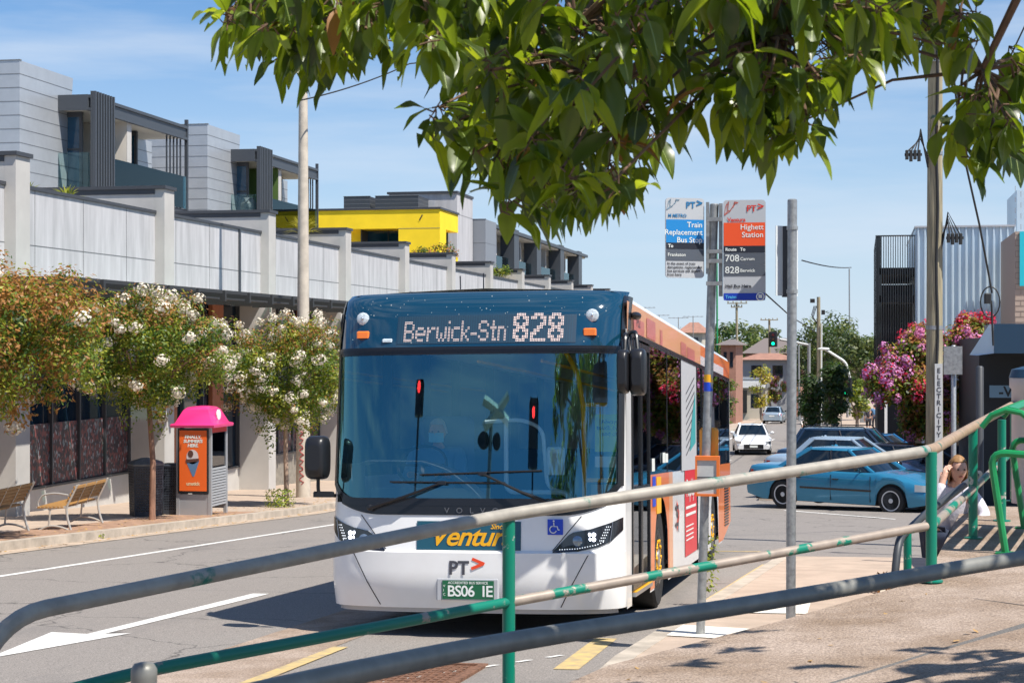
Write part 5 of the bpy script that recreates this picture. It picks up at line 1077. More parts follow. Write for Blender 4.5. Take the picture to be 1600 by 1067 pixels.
base = onG(238, 812, .135); crepe('crepe_myrtle', 'middle of the three white flowering street trees, in front of the litter bins', base, (base.x - .10, base.y, -.07), (1.55, 1.6, 1.08), 11, ['petal_white'], nfl=88, group='white crepe myrtles on the left footpath', low=[(.2, 0, -1.3), (-.3, -.2, -1.15)])
base = Vector((-13.2, 24.2, G(-13.2, 24.2) + .135)); crepe('crepe_myrtle', 'bronze tipped street tree cut by the left edge of the photo', base, (base.x + .35, base.y + .6, .10), (1.55, 1.7, 1.12), 21, ['petal_white'], nfl=10, group='white crepe myrtles on the left footpath', leafw=[(0, 2), (1, 4), (2, 4), (3, 4)])
base = onG(448, 790, .135); crepe('crepe_myrtle', 'white flowering street tree beside the concrete pole and the bus mirror', base, (base.x + .05, base.y, -.62), (1.55, 1.5, 1.28), 31, ['petal_white'], 'bark_pale', nfl=100, group='white crepe myrtles on the left footpath', low=[(-.45, 0, -1.5), (.6, 0, -1.2)])
# off-frame tree that throws the shade on the first pier
base = Vector((-13.3, 18.6, G(-13.3, 18.6) + .135)); crepe('crepe_myrtle', 'white flowering street tree just outside the left edge of the photo', base, (base.x, base.y, .2), (1.5, 1.5, 1.0), 41, ['petal_white'], nfl=20, group='white crepe myrtles on the left footpath', nclump=60)
def weed(px, py, r, label, n=160, h=.25, mats=('leaf_mid', 'leaf_lime'), hh=.135, L=.07):
    p = onG(px, py, hh); m = MB(); random.seed(int(px))
    for _ in range(n):
        a = random.random() * 6.3; q = r * random.random() ** .5; z = random.random() * h; c = p + Vector((math.cos(a) * q, math.sin(a) * q, z)); card(m, c, Vector((math.cos(a), math.sin(a), random.uniform(.2, 1.5))), L, L * .5, random.randrange(2))
    return tag(m.build('weed', [M[k] for k in mats], origin=p), label, 'weed')
weed(437, 792, .38, 'bushy weed at the foot of the tree beside the concrete pole', 420, .40)
weed(135, 840, .30, 'small green weed in the gutter below the benches', 220, .07, hh=.02)
weed(1108, 925, .10, 'thin yellow green weed by the kerb behind the bus stop pole', 120, .55, L=.05)
weed(1395, 925, .22, 'dry grass tuft beside the green handrail post', 120, .16, ('petal_white', 'leaf_bronze'), L=.12)
def spiky(p, label, n=60, L=.8, mm='leaf_lime', w_=.05):
    m = MB(); random.seed(n)
    for _ in range(n):
        d = rnd3(); d.z = abs(d.z) * 1.1 + .05; d.normalize(); s_ = d.cross(Vector((0, 0, 1))); s_ = (s_.normalized() if s_.length > .01 else Vector((1, 0, 0))) * w_ / 2
        mid = p + d * L * .55 + Vector((0, 0, .06)); tip = p + d * L - Vector((0, 0, .12 * L)); m.add([p - s_ * .6, p + s_ * .6, mid + s_, mid - s_, tip], [(0, 1, 2, 3), (3, 2, 4)])
    return tag(m.build('spiky_plant', M[mm], origin=p), label, 'plant')
leafmat('yucca', (.42, .36, .02), (.5, .45, .05), .4, .3, .15)
spiky(onX_ if False else Vector((-18.0, 55.3, 3.7)), 'bright yellow green spiky plant above the parapet behind the lighting pole', 70, .78, 'yucca', .07)
spiky(Vector((-18.4, 38.6, 3.35)), 'green spiky plant above the wall at the foot of the first balcony', 40, .6, 'leaf_lime')
spiky(Vector((-18.3, 41.6, 3.05)), 'brown green spiky plant half hidden behind the wall cap', 40, .7, 'leaf_bronze')
spiky(Vector((-18.3, 36.4, 3.3)), 'small spiky tuft peeking over the wall beside the first pier', 30, .5, 'leaf_lime')
def bush(name, label, c, rad, mats, n=40, per=60, L=.14, seed=1, crad=.3, cat='shrub'):
    random.seed(seed); m = MB(); clumpy(m, c, rad, n, per, L, L * .55, [(i, 1) for i in range(len(mats))], crad); return tag(m.build(name, [M[k] for k in mats], origin=(c[0], c[1], c[2] - rad[2])), label, cat)
bush('shrub', 'round green planter shrub below the yellow block balcony', (-18.8, 77.5, 4.15), (1.2, 1.0, .45), ['leaf_dark', 'leaf_mid', 'leaf_bronze'], 26, 50, .13, 3, .28)
bush('shrub', 'low green shrub on the parapet beneath the far balconies', (-18.2, 87, 3.75), (.9, 1, .4), ['leaf_dark', 'leaf_mid', 'leaf_lime'], 20, 50, .13, 4, .28)

# ================================================================ CARS
mat('car_glass', (.006, .012, .018), .03, ior=1.7); mat('car_blue', (.03, .22, .37), .22, .35, coat=.6); mat('car_white', (.80, .80, .80), .2, coat=.6); mat('car_silverblue', (.36, .46, .55), .25, .4, coat=.5); mat('car_darkblue', (.02, .045, .09), .2, .3, coat=.6); mat('car_midblue', (.03, .16, .36), .22, .3, coat=.6); mat('car_black', (.015, .015, .018), .2, .2, coat=.6)
mat('tail_red', (.45, .01, .01), .25); mat('hub', (.62, .62, .62), .35, .15); mat('head_clear', (.5, .55, .6), .08, .5)
def smooth_interp(pts, x): 
    if x <= pts[0][0]: return pts[0][1]
    for (x0, y0), (x1, y1) in zip(pts, pts[1:]):
        if x <= x1: t = (x - x0) / (x1 - x0); t = t * t * (3 - 2 * t) * .5 + t * .5; return lerp(y0, y1, t)
    return pts[-1][1]
def make_car(name, label, paint, loc, yaw, L=4.9, Wd=1.86, H=1.44, wb=2.82, xf=None, belt=.93, cabin=(.95, .25, -1.15, -1.85), hood=None, rw=.325, group='cars at the crossing', kind='saloon', pitch=0, dark_roof=False, rack=False, cat='car'):
    t = thing(name, label, cat, loc, yaw, group); t.rotation_euler = (0, pitch, yaw)
    fx = wb / 2 + .03; rx = -wb / 2 + .03; hw = Wd / 2; clear = .20
    xA, xB, xC, xD = cabin
    top = hood or [(-L / 2, .80), (-L / 2 + .12, .98), (xD, belt + .06), (xC, belt + .02), (xB, belt + .0), (xA, belt + .0), (xA + .5, belt - .04), (L / 2 - .35, .72), (L / 2, .52)]
    wx = lambda x: hw * (1 - .16 * max(0, (abs(x) - (L / 2 - .75)) / .75) ** 2.2)
    def zl(x):
        z = clear + .10 * max(0, (abs(x) - L / 2 + .5) / .5)
        for c in (fx, rx):
            d = abs(x - c); RR = rw + .055
            if d < RR: z = max(z, rw + math.sqrt(RR * RR - d * d))
        return z
    X = sorted(set([round(-L / 2 + i * L / 90, 4) for i in range(91)] + [c + s * (rw + .055) for c in (fx, rx) for s in (-1, -.97, -.85, .85, .97, 1)]))
    m = MB(); ns = None
    for sg in (-1, 1):
        vs = []
        for x in X:
            zt_ = smooth_interp(top, x); w = wx(x); z0 = min(zl(x), zt_ - .14); e = max(0, (abs(x) - L / 2 + .12) / .12); 
            sec = [(w * .95, z0), (w * .995, lerp(z0, zt_, .25)), (w, lerp(z0, zt_, .5)), (w * .985, lerp(z0, zt_, .75)), (w * .955, zt_ - .05), (w * .90, zt_ - .008), (w * .6, zt_ + .012), (0, zt_ + .025)]
            ns = len(sec); vs += [(x - math.copysign(.05 * (1 - abs(z / max(zt_, .1) - .45)) * 0, x), sg * y, z) for y, z in sec]
        m.add(vs, [(i * ns + j, (i + 1) * ns + j, (i + 1) * ns + j + 1, i * ns + j + 1) for i in range(len(X) - 1) for j in range(ns - 1)])
        for i in (0, len(X) - 1): m.add([vs[i * ns + j] for j in range(ns)] + [(vs[i * ns][0], 0, vs[i * ns][2])], [tuple(range(ns + 1))])
    body = m.build('body', paint, t, smooth=40); recalc(body)
    u_ = MB(); u_.box((-L / 2 + .2, -hw + .25, .17), (L / 2 - .2, hw - .25, .5))
    for c in (fx, rx): u_.box((c - .5, -hw + .1, .3), (c + .5, hw - .1, .86) if False else (c + .5, hw - .22, .70))
    u_.build('underbody', M['black_rubber'], t)
    # greenhouse: rounded hull of dark glass, then painted roof and pillars
    hb, hr_ = hw * .90, hw * .68
    def gx(s, v):    # s 0..1 front->rear along the belt, v height
        return 0
    m = MB(); rows = []
    nz_ = 6
    for j in range(nz_ + 1):
        v = j / nz_; z = lerp(belt - .02, H - .035, v); w = lerp(hb, hr_, v ** 1.15); f0 = lerp(xA, xB, v ** .95); r0 = lerp(xD, xC, v ** .95); ring = []
        for (x, y) in ((f0, 0), (f0 - .03, w * .55), (f0 - .12, w * .9), (f0 - .30, w), (lerp(f0, r0, .5), w * 1.01), (r0 + .25, w), (r0 + .08, w * .88), (r0, w * .5), (r0, 0), (r0, -w * .5), (r0 + .08, -w * .88), (r0 + .25, -w), (lerp(f0, r0, .5), -w * 1.01), (f0 - .30, -w), (f0 - .12, -w * .9), (f0 - .03, -w * .55)): ring.append((x, y, z))
        rows.append(ring)
    vs = [p for r in rows for p in r]; n = 16
    m.add(vs, [(j * n + k, j * n + (k + 1) % n, (j + 1) * n + (k + 1) % n, (j + 1) * n + k) for j in range(nz_) for k in range(n)]); g_ = m.build('windows', M['car_glass'], t, smooth=50); recalc(g_)
    m = MB(); R_ = rows[-1]; c0 = ((xB + xC) / 2, 0, H)
    r1 = [((x - c0[0]) * 1.015 + c0[0], y * 1.03, H - .05) for x, y, z in R_]; r2 = [((x - c0[0]) * .99 + c0[0], y * .97, H - .012) for x, y, z in R_]; r3 = [((x - c0[0]) * .8 + c0[0], y * .7, H) for x, y, z in R_]
    m.add(r1 + r2 + r3 + [c0], [(j * n + k, j * n + (k + 1) % n, (j + 1) * n + (k + 1) % n, (j + 1) * n + k) for j in range(2) for k in range(n)] + [(2 * n + k, 2 * n + (k + 1) % n, 3 * n) for k in range(n)]); recalc(m.build('roof', M['car_black'] if dark_roof else paint, t, smooth=50))
    m = MB()
    for sg in (-1, 1):
        for k in ((2 if sg > 0 else 14), (6 if sg > 0 else 10)):
            m.tube([Vector(rows[j][k]) + Vector((0, sg * .004, 0)) for j in range(nz_ + 1)], [.05] * 3 + [.045] * 4, 8)
            if k in (6, 10): m.tube([Vector(rows[j][k]) + Vector((.10, sg * .01, 0)) for j in range(nz_ + 1)], .07, 8)
    m.build('pillars', paint, t, smooth=True)
    m = MB()
    for sg in (-1, 1):
        for fr_ in (.42,):
            p = [Vector((lerp(lerp(xA, xB, v), lerp(xD, xC, v), fr_) , sg * (lerp(hb, hr_, v ** 1.15) * 1.01 + .004), lerp(belt, H - .05, v))) for v in (0, .5, 1)]; m.tube(p, .028, 6)
        m.box((-.9, min(sg * (hw + .002), sg * (hw + .014)), .50), (.95, max(sg * (hw + .002), sg * (hw + .014)), .545))
    m.build('side_trim', M['car_black'], t)
    m = MB()
    for sg in (-1, 1):
        for x in (.92, -.10, -1.02): m.box((x, min(sg * (hw - .02), sg * (hw + .0025)), .26), (x + .008, max(sg * (hw - .02), sg * (hw + .0025)), belt - .08))
        for x in (.05, -.95): m.box((x - .10, min(sg * (hw * .98), sg * (hw + .022)), belt - .19), (x + .06, max(sg * (hw * .98), sg * (hw + .022)), belt - .165))
    m.build('door_lines', M['car_black'], t)
    for sg in (-1, 1):
        m = MB(); m.ell((xA - .42, sg * (hw + .09), belt + .10), (.07, .11, .075), 12, 8); m.tube([(xA - .40, sg * hw * .88, belt + .02), (xA - .42, sg * (hw + .05), belt + .07)], .02, 6); m.build('side_mirror', M['car_black'] if kind != 'white' else paint, t, smooth=True)
        m = MB(); xe = L / 2
        m.grid(lambda a, b_: (xe - a * .42 + .012 * (1 - a), sg * (wx(xe - a * .42) * lerp(.995, 1.006, a) * lerp(.78, 1.0, min(1, a * 2.2)) + .004), .56 + b_ * (.13 + a * .03)), lin(0, 1, 6), lin(0, 1, 2)); m.build('headlight', M['head_clear'], t, smooth=True)
        m = MB(); m.grid(lambda a, b_: (-xe + a * .25 - .008, sg * (wx(-xe + a * .25) * lerp(.80, 1.006, min(1, a * 1.6)) + .003), .68 + b_ * .20), lin(0, 1, 5), lin(0, 1, 2)); m.build('tail_light', M['tail_red'], t, smooth=True)
    m = MB(); m.box((L / 2 - .01, -.48, .32), (L / 2 + .012, .48, .54)); m.build('grille', M['car_black'], t); m = MB(); m.box((L / 2 + .013, -.19, .38), (L / 2 + .022, .19, .49)); m.build('number_plate', M['plate_text'], t)
    m = MB(); m.box((-L / 2 - .014, -.22, .62), (-L / 2 - .002, .22, .74)); m.build('number_plate', M['plate_text'], t)
    for x in (fx, rx):
        for sg in (-1, 1):
            m = MB(); y = sg * (hw - .115); s = sg; m.lathe((x, y, rw), [(rw * .66, -.1), (rw * .95, -.1), (rw, -.07), (rw, .07), (rw * .95, .1), (rw * .70, .1)], 32, axis='Y'); w_ = m.build('wheel', M['black_rubber'], t, smooth=True)
            m = MB(); m.lathe((x, y, rw), [(rw * .70, s * .10), (rw * .66, s * .085), (rw * .62, s * .05), (.001, s * .045)], 28, axis='Y')
            m.build('rim_back', M['dark_steel'], w_, smooth=True)
            m = MB(); m.lathe((x, y, rw), [(rw * .70, s * .088), (rw * .71, s * .104), (rw * .63, s * .10), (rw * .62, s * .09)], 28, axis='Y'); m.lathe((x, y, rw), [(rw * .18, s * .06), (rw * .17, s * .10), (.001, s * .105)], 16, axis='Y')
            for k in range(7):
                a = 2 * math.pi * k / 7; c, q = math.cos(a), math.sin(a); p0 = Vector((x + c * rw * .12, y + s * .088, rw + q * rw * .12)); p1 = Vector((x + c * rw * .66, y + s * .092, rw + q * rw * .66)); tn = Vector((-q, 0, c))
                m.add([p0 - tn * .022, p1 - tn * .032, p1 + tn * .032, p0 + tn * .022, p0 - tn * .022 + Vector((0, -s * .03, 0)), p1 - tn * .032 + Vector((0, -s * .03, 0)), p1 + tn * .032 + Vector((0, -s * .03, 0)), p0 + tn * .022 + Vector((0, -s * .03, 0))], [(0, 1, 2, 3), (0, 4, 5, 1), (2, 6, 7, 3), (1, 5, 6, 2)])
            m.build('rim', M['hub'], w_)
    if rack:
        for sg in (-1, 1): MB().tube([(xB - .1, sg * hr_ * .9, H - .03), (xB - .2, sg * hr_ * .9, H + .06), (xC + .2, sg * hr_ * .9, H + .06), (xC + .1, sg * hr_ * .9, H - .03)], .018, 6).build('roof_rail', M['car_black'], t)
    return t
def place(px, py, D): p = at(px, py, D); return Vector((p.x, p.y, G(p.x, p.y)))
# front wheel and rear wheel of the near blue saloon, measured on the road
cg_ = place(1334, 800, 41.2)
make_car('saloon_car', 'bright blue saloon waiting across the intersection, nearest of the queued cars', M['car_blue'], cg_, TH - R(40), cabin=(1.05, .30, -.95, -1.75))
q = place(1335, 790, 46.8); q.z += .12; make_car('saloon_car', 'silver roofed saloon just behind the bright blue saloon', M['car_silverblue'], q, TH - R(26), L=4.6, H=1.50, cabin=(1.0, .2, -1.1, -1.7))
q = place(1345, 780, 51.5); q.z += .22; make_car('wagon_car', 'dark blue wagon with roof rails behind the silver roofed saloon', M['car_darkblue'], q, TH - R(24), L=4.8, H=1.62, cabin=(1.1, .4, -1.7, -2.1), rack=True)
q = place(1385, 775, 57.0); q.z += .12; make_car('hatchback_car', 'glossy mid blue car, farthest right of the queue at the crossing', M['car_midblue'], q, TH - R(36), L=4.4, H=1.50, wb=2.6, cabin=(.95, .1, -1.5, -1.95))
q = place(1440, 800, 47.5); make_car('hatchback_car', 'dark car mostly hidden behind the near blue saloon and the power pole', M['car_black'], q, TH - R(40), L=4.3, H=1.42, wb=2.6, cabin=(.95, .1, -1.4, -1.9))
q = onG(1170, 711); make_car('saloon_car', 'white saloon with a black spindle grille driving toward the crossing', M['car_white'], (q.x, q.y + 2.3, q.z), R(-90) + R(6), L=4.7, Wd=1.84, kind='white', cabin=(.85, .15, -1.15, -1.8), group='cars on the far road')
w0 = bpy.context.scene.objects
q = onG(1208, 662); make_car('saloon_car', 'small silver blue car seen from behind, far up the road', M['car_silverblue'], (q.x, q.y + 2, q.z), R(90) - R(3), L=4.3, Wd=1.75, H=1.46, wb=2.6, group='cars on the far road')
q = onG(1262, 652); make_car('pickup_truck', 'black pickup seen from behind, farthest up the road', M['car_black'], (q.x, q.y + 2, q.z), R(90), L=5.2, Wd=1.95, H=1.85, belt=1.15, rw=.4, cabin=(1.0, .4, -1.4, -1.6), hood=[(-2.6, .95), (-2.5, 1.18), (1.0, 1.15), (2.3, 1.05), (2.6, .8)], group='cars on the far road', cat='pickup')
q = onG(1243, 650); make_car('van', 'white van half hidden beside the black pickup far up the road', M['car_white'], (q.x, q.y + 6, q.z), R(90), L=4.9, Wd=1.9, H=1.9, belt=1.15, rw=.35, cabin=(1.6, 1.1, -2.3, -2.4), group='cars on the far road', cat='van')

# ================================================================ PEOPLE
mat('skin', (.55, .30, .20), .55); mat('skin_pale', (.62, .36, .26), .55); mat('hair_blond', (.30, .16, .06), .6, var=.3, vscale=60, stretch=(1, 1, .2)); mat('hair_grey', (.5, .48, .46), .7); mat('shirt_white', (.62, .60, .66), .8, bump=.3, bscale=25); mat('shirt_dark', (.03, .03, .04), .8); mat('navy', (.02, .03, .06), .8); mat('denim_blue', (.05, .12, .25), .8); mat('mask_blue', (.15, .55, .78), .7); mat('shirt_blue', (.10, .22, .38), .8); mat('jersey', (.75, .72, .68), .7); mat('lip', (.4, .1, .09), .5)
def skin(name, joints, edges, m, parent, sub=2, root=0):
    """joints: list of (x,y,z,radius)"""
    me = bpy.data.meshes.new(name); me.from_pydata([j[:3] for j in joints], edges, []); me.materials.append(m)
    o = bpy.data.objects.new(name, me); COL.objects.link(o); o.parent = parent
    md = o.modifiers.new('skin', 'SKIN'); md.use_smooth_shade = True
    for v, j in zip(me.skin_vertices[0].data, joints):
        r = j[3]; v.radius = (r, r) if not isinstance(r, tuple) else r
    me.skin_vertices[0].data[root].use_root = True
    s = o.modifiers.new('sub', 'SUBSURF'); s.levels = sub; s.render_levels = sub
    return o
def head_mesh(m, c, face, s=1.0, mi=0):
    """head with nose, brow and chin; face = unit horizontal direction"""
    c = Vector(c); f_ = Vector(face).normalized(); sd_ = Vector((-f_.y, f_.x, 0)).normalized() if abs(f_.z) < .95 else Vector((0, 1, 0)); up = f_.cross(sd_) * -1; up = sd_.cross(f_) * -1 if (sd_.cross(f_)).z < 0 else sd_.cross(f_)
    nu, nv = 20, 16; vs = []
    for j in range(nv + 1):
        ph = math.pi * j / nv - math.pi / 2
        for i in range(nu):
            a = 2 * math.pi * i / nu; x = math.cos(ph) * math.cos(a); y = math.cos(ph) * math.sin(a); z = math.sin(ph)
            X = x * .095; Y = y * .075; Z = z * .118
            if z < 0: Y *= 1 + .25 * z; X *= 1 + (.05 if x > 0 else .35) * z
            if x > .8 and abs(y) < .25 and -.35 < z < .1: X += .022 * (1 - abs(y) / .25)
            if x > .6 and -.02 < z < .2 and .15 < abs(y) < .5: X -= .008
            vs.append(c + (f_ * X + sd_ * Y + up * Z) * s)
    m.add(vs, [(j * nu + i, j * nu + (i + 1) % nu, (j + 1) * nu + (i + 1) % nu, (j + 1) * nu + i) for j in range(nv) for i in range(nu)], mi)
    return f_, sd_, up
def person(label, loc, yaw, pose, top, bottom, hair='hair_grey', group=None, extra=None, sk='skin', s=1., hairlen=0, facelook=(1, 0, 0)):
    """pose: dict of joint -> (x forward, y left, z up)"""
    t = thing('person', label, 'person', loc, yaw, group); P = {k: Vector(v) * s for k, v in pose.items()}
    J = []; ix = {}
    def j(k, v, r): ix[k] = len(J); J.append((v.x, v.y, v.z, r * s)); return ix[k]
    j('pel', P['pelvis'], .125); j('belly', P['pelvis'].lerp(P['chest'], .5), .115); j('chest', P['chest'], .13); j('neck', P['neck'], .05); j('headb', P['head'] - Vector((0, 0, .06 * s)), .05)
    E_ = [(0, 1), (1, 2), (2, 3), (3, 4)]
    for sd_ in 'lr':
        j('sh' + sd_, P['sh' + sd_], .058); j('el' + sd_, P['el' + sd_], .042); j('wr' + sd_, P['wr' + sd_], .030)
        hd = P['ha' + sd_]; w = P['wr' + sd_]; dr = (hd - w).normalized(); sdv = dr.cross(Vector((0, 0, 1))); sdv = sdv.normalized() if sdv.length > .1 else Vector((0, 1, 0)); pv = dr.cross(sdv)
        j('pa' + sd_, w + dr * .055 * s, (.018, .034) if False else .027); E_ += [(2, ix['sh' + sd_]), (ix['sh' + sd_], ix['el' + sd_]), (ix['el' + sd_], ix['wr' + sd_]), (ix['wr' + sd_], ix['pa' + sd_])]
        for k, (o_, ln) in enumerate(((-.027, .062), (-.009, .075), (.009, .072), (.026, .055))):
            a = w + (dr * .085 + sdv * o_) * s; e = a + (dr * ln * .6 + pv * .012) * s; e2 = a + (dr * ln * .9 + pv * .035) * s
            j('f%d%s' % (k, sd_), a, .0095); j('g%d%s' % (k, sd_), e, .0085); j('h%d%s' % (k, sd_), e2, .0075); E_ += [(ix['pa' + sd_], ix['f%d%s' % (k, sd_)]), (ix['f%d%s' % (k, sd_)], ix['g%d%s' % (k, sd_)]), (ix['g%d%s' % (k, sd_)], ix['h%d%s' % (k, sd_)])]
        th_ = w + (dr * .035 - sdv * .040) * s; j('t' + sd_, th_, .011); j('u' + sd_, th_ + (dr * .035 - sdv * .012 + pv * .015) * s, .009); E_ += [(ix['wr' + sd_], ix['t' + sd_]), (ix['t' + sd_], ix['u' + sd_])]
        j('hp' + sd_, P['hp' + sd_], .088); j('kn' + sd_, P['kn' + sd_], .060); j('an' + sd_, P['an' + sd_], .040); ft = P['an' + sd_] + Vector((.15, 0, -.05)) * s; j('to' + sd_, ft, .032)
        E_ += [(0, ix['hp' + sd_]), (ix['hp' + sd_], ix['kn' + sd_]), (ix['kn' + sd_], ix['an' + sd_]), (ix['an' + sd_], ix['to' + sd_])]
    body = skin('body', J, E_, M[sk], t)
    h = MB(); f_, sdv, up = head_mesh(h, P['head'] + Vector((0, 0, .03 * s)), facelook, s); hd = h.build('head', M[sk], t, smooth=80)
    hc = P['head'] + Vector((0, 0, .03 * s))
    e = MB()
    for q in (-1, 1): e.ell(hc + (f_ * .088 + sdv * .031 * q + up * .012) * s, (.011 * s, .011 * s, .007 * s), 8, 6)
    e.build('eyes', M['bus_black'], hd)
    e = MB(); e.ell(hc + (f_ * .088 - up * .052) * s, (.012 * s, .022 * s, .006 * s), 8, 6); e.build('mouth', M['lip'], hd)
    e = MB()
    for q in (-1, 1): e.ell(hc + (sdv * .074 * q - up * .005) * s, (.014 * s, .010 * s, .024 * s), 8, 6)
    e.build('ears', M[sk], hd, smooth=True)
    hh = MB(); nu = 18; vs = []
    for jj in range(12):
        ph = -.55 + (math.pi / 2 + .55) * jj / 11
        for i in range(nu):
            a = 2 * math.pi * i / nu; lo = -.1 if math.cos(a) < .35 else .62; p2 = max(ph, lo if ph < lo else ph)
            x, y, z = math.cos(p2) * math.cos(a), math.cos(p2) * math.sin(a), math.sin(p2); g_ = 1.0 + .03 * math.sin(i * 5 + jj)
            if hairlen and ph < 0 and math.cos(a) < .2: z = -hairlen * (1 - jj / 4) - .1; 
            vs.append(hc + (f_ * x * .105 * g_ - f_ * .008 + sdv * y * .087 * g_ + up * (z * .128 * g_ + .004)) * s)
    hh.add(vs, [(jj * nu + i, jj * nu + (i + 1) % nu, (jj + 1) * nu + (i + 1) % nu, (jj + 1) * nu + i) for jj in range(11) for i in range(nu)]); hh.build('hair', M[hair], t, smooth=80)
    # clothing as its own skinned surfaces slightly outside the body
    Jt = []; Et = []
    def a_(v, r): Jt.append((v.x, v.y, v.z, r * s)); return len(Jt) - 1
    a_(P['pelvis'] + Vector((0, 0, .02)), .15); a_(P['pelvis'].lerp(P['chest'], .5), .135); a_(P['chest'], .15); a_(P['neck'] - Vector((0, 0, .035)) * s, .075); Et = [(0, 1), (1, 2), (2, 3)]
    for sd_ in 'lr': i1 = a_(P['sh' + sd_], .078); i2 = a_(P['el' + sd_], .060); Et += [(2, i1), (i1, i2)]; i3 = a_(P['el' + sd_].lerp(P['wr' + sd_], .85 if top != 'shirt_dark' else .1), .048); Et.append((i2, i3))
    skin('shirt', Jt, Et, M[top], t)
    Jt = []; a_(P['pelvis'], .155); Et = []
    for sd_ in 'lr': i1 = a_(P['hp' + sd_], .112); i2 = a_(P['kn' + sd_], .083); Et += [(0, i1), (i1, i2)]; i3 = a_(P['kn' + sd_].lerp(P['an' + sd_], .9 if bottom != 'shirt_dark' else .12), .062 if bottom != 'shirt_dark' else .08); Et.append((i2, i3))
    skin('trousers', Jt, Et, M[bottom], t)
    for sd_ in 'lr':
        m = MB(); p = P['an' + sd_]; m.ell(p + Vector((.07, 0, -.045)) * s, (.14 * s, .05 * s, .045 * s), 12, 8); m.build('shoe', M['shirt_dark'], t, smooth=True)
    return t, P, hc, (f_, sdv, up)
walk = dict(pelvis=(0, 0, .95), chest=(.02, 0, 1.32), neck=(.03, 0, 1.50), head=(.05, 0, 1.60), shl=(.02, .19, 1.43), shr=(.02, -.19, 1.43), ell=(-.06, .24, 1.15), elr=(.06, -.24, 1.15), wrl=(.02, .26, .90), wrr=(.22, -.24, .95), hal=(.05, .26, .8), har=(.30, -.24, .88), hpl=(0, .10, .88), hpr=(0, -.10, .88), knl=(.16, .10, .50), knr=(-.06, -.10, .48), anl=(.16, .1, .09), anr=(-.30, -.1, .12))
q = onG(1357, 676, .14); person('man in a dark top and shorts walking away down the shaded footpath', q, R(90), walk, 'shirt_dark', 'shirt_dark', 'bus_black', 'people on the far footpath', hairlen=0)
q = onG(1362, 672, .14); t_, P, hc, fr_ = person('person in a blue top walking just beyond the man in dark clothes', (q.x + .2, q.y + 1.2, q.z), R(90), walk, 'shirt_blue', 'navy', 'bus_black', 'people on the far footpath')
q = onG(1376, 664, .14); person('person in a grey top walking beyond the others near the shop front', q, R(90), walk, 'bus_grey' if False else 'jersey', 'navy', 'bus_black', 'people on the far footpath', s=.97)
# driver, seated in the cab
DL = BM @ Vector((-.68, 1.86, .52)); sit = dict(pelvis=(-.02, 0, .62), chest=(.02, 0, .98), neck=(.05, 0, 1.15), head=(.08, 0, 1.25), shl=(.02, .20, 1.08), shr=(.02, -.20, 1.08), ell=(.20, .25, .88), elr=(.20, -.25, .88), wrl=(.46, .16, .92), wrr=(.46, -.16, .92), hal=(.54, .13, .93), har=(.54, -.13, .93), hpl=(0, .11, .60), hpr=(0, -.11, .60), knl=(.45, .13, .60), knr=(.45, -.13, .60), anl=(.50, .13, .14), anr=(.50, -.13, .14))
DL.z -= .10; td, P, hc, (f_, sdv, up) = person('bus driver with grey hair and a pale blue face mask seated behind the windscreen', DL, R(-90), sit, 'shirt_blue', 'navy', 'hair_grey')
m = MB(); m.grid(lambda a, b_: hc + f_ * (.103 - .05 * abs(a) ** 2 + .012 * (1 - abs(a))) + sdv * a * .07 + up * (-.085 + b_ * .085), lin(-1, 1, 8), lin(0, 1, 4)); m.build('face_mask', M['mask_blue'], td, smooth=True)
# cyclist
q = onG(1258, 692); CY = thing('bicycle', 'road bicycle ridden toward the crossing far up the road', 'bicycle', q, R(-90) + R(8)); m = None
for x in (-.5, .52):
    m = MB(); m.tube([(x + .34 * math.cos(a), 0, .34 + .34 * math.sin(a)) for a in lin(0, 2 * math.pi, 24)], .018, 6); m.tube([(x - .33, 0, .34), (x + .33, 0, .34)], .004, 4); m.tube([(x, 0, .01), (x, 0, .67)], .004, 4); m.build('wheel', M['bus_black'], CY)
m = MB()
for a, b_ in (((-.5, 0, .34), (-.08, 0, .30)), ((-.08, 0, .30), (.40, 0, .78)), ((-.5, 0, .34), (-.22, 0, .80)), ((-.22, 0, .80), (.40, 0, .86)), ((-.08, 0, .30), (-.24, 0, .92)), ((.52, 0, .34), (.38, 0, .92))): m.tube([a, b_], .018, 6)
m.build('frame', M['red_ad'], CY); MB().tube([(.42, -.22, .95), (.38, -.1, .98), (.38, .1, .98), (.42, .22, .95)], .014, 6).build('handlebar', M['bus_black'], CY); MB().ell((-.25, 0, .94), (.13, .06, .03), 10, 6).build('saddle', M['bus_black'], CY)
ride = dict(pelvis=(-.22, 0, 1.02), chest=(.10, 0, 1.32), neck=(.24, 0, 1.45), head=(.32, 0, 1.53), shl=(.14, .19, 1.40), shr=(.14, -.19, 1.40), ell=(.26, .24, 1.18), elr=(.26, -.24, 1.18), wrl=(.38, .21, 1.0), wrr=(.38, -.21, 1.0), hal=(.46, .2, .97), har=(.46, -.2, .97), hpl=(-.2, .1, .97), hpr=(-.2, -.1, .97), knl=(.16, .11, .80), knr=(.12, -.11, .62), anl=(-.05, .11, .42), anr=(-.1, -.11, .20))
tp_, P, hc, _ = person('cyclist in a white jersey and helmet riding toward the camera far up the road', q, R(-90) + R(8), ride, 'jersey', 'shirt_dark', 'plate_text')
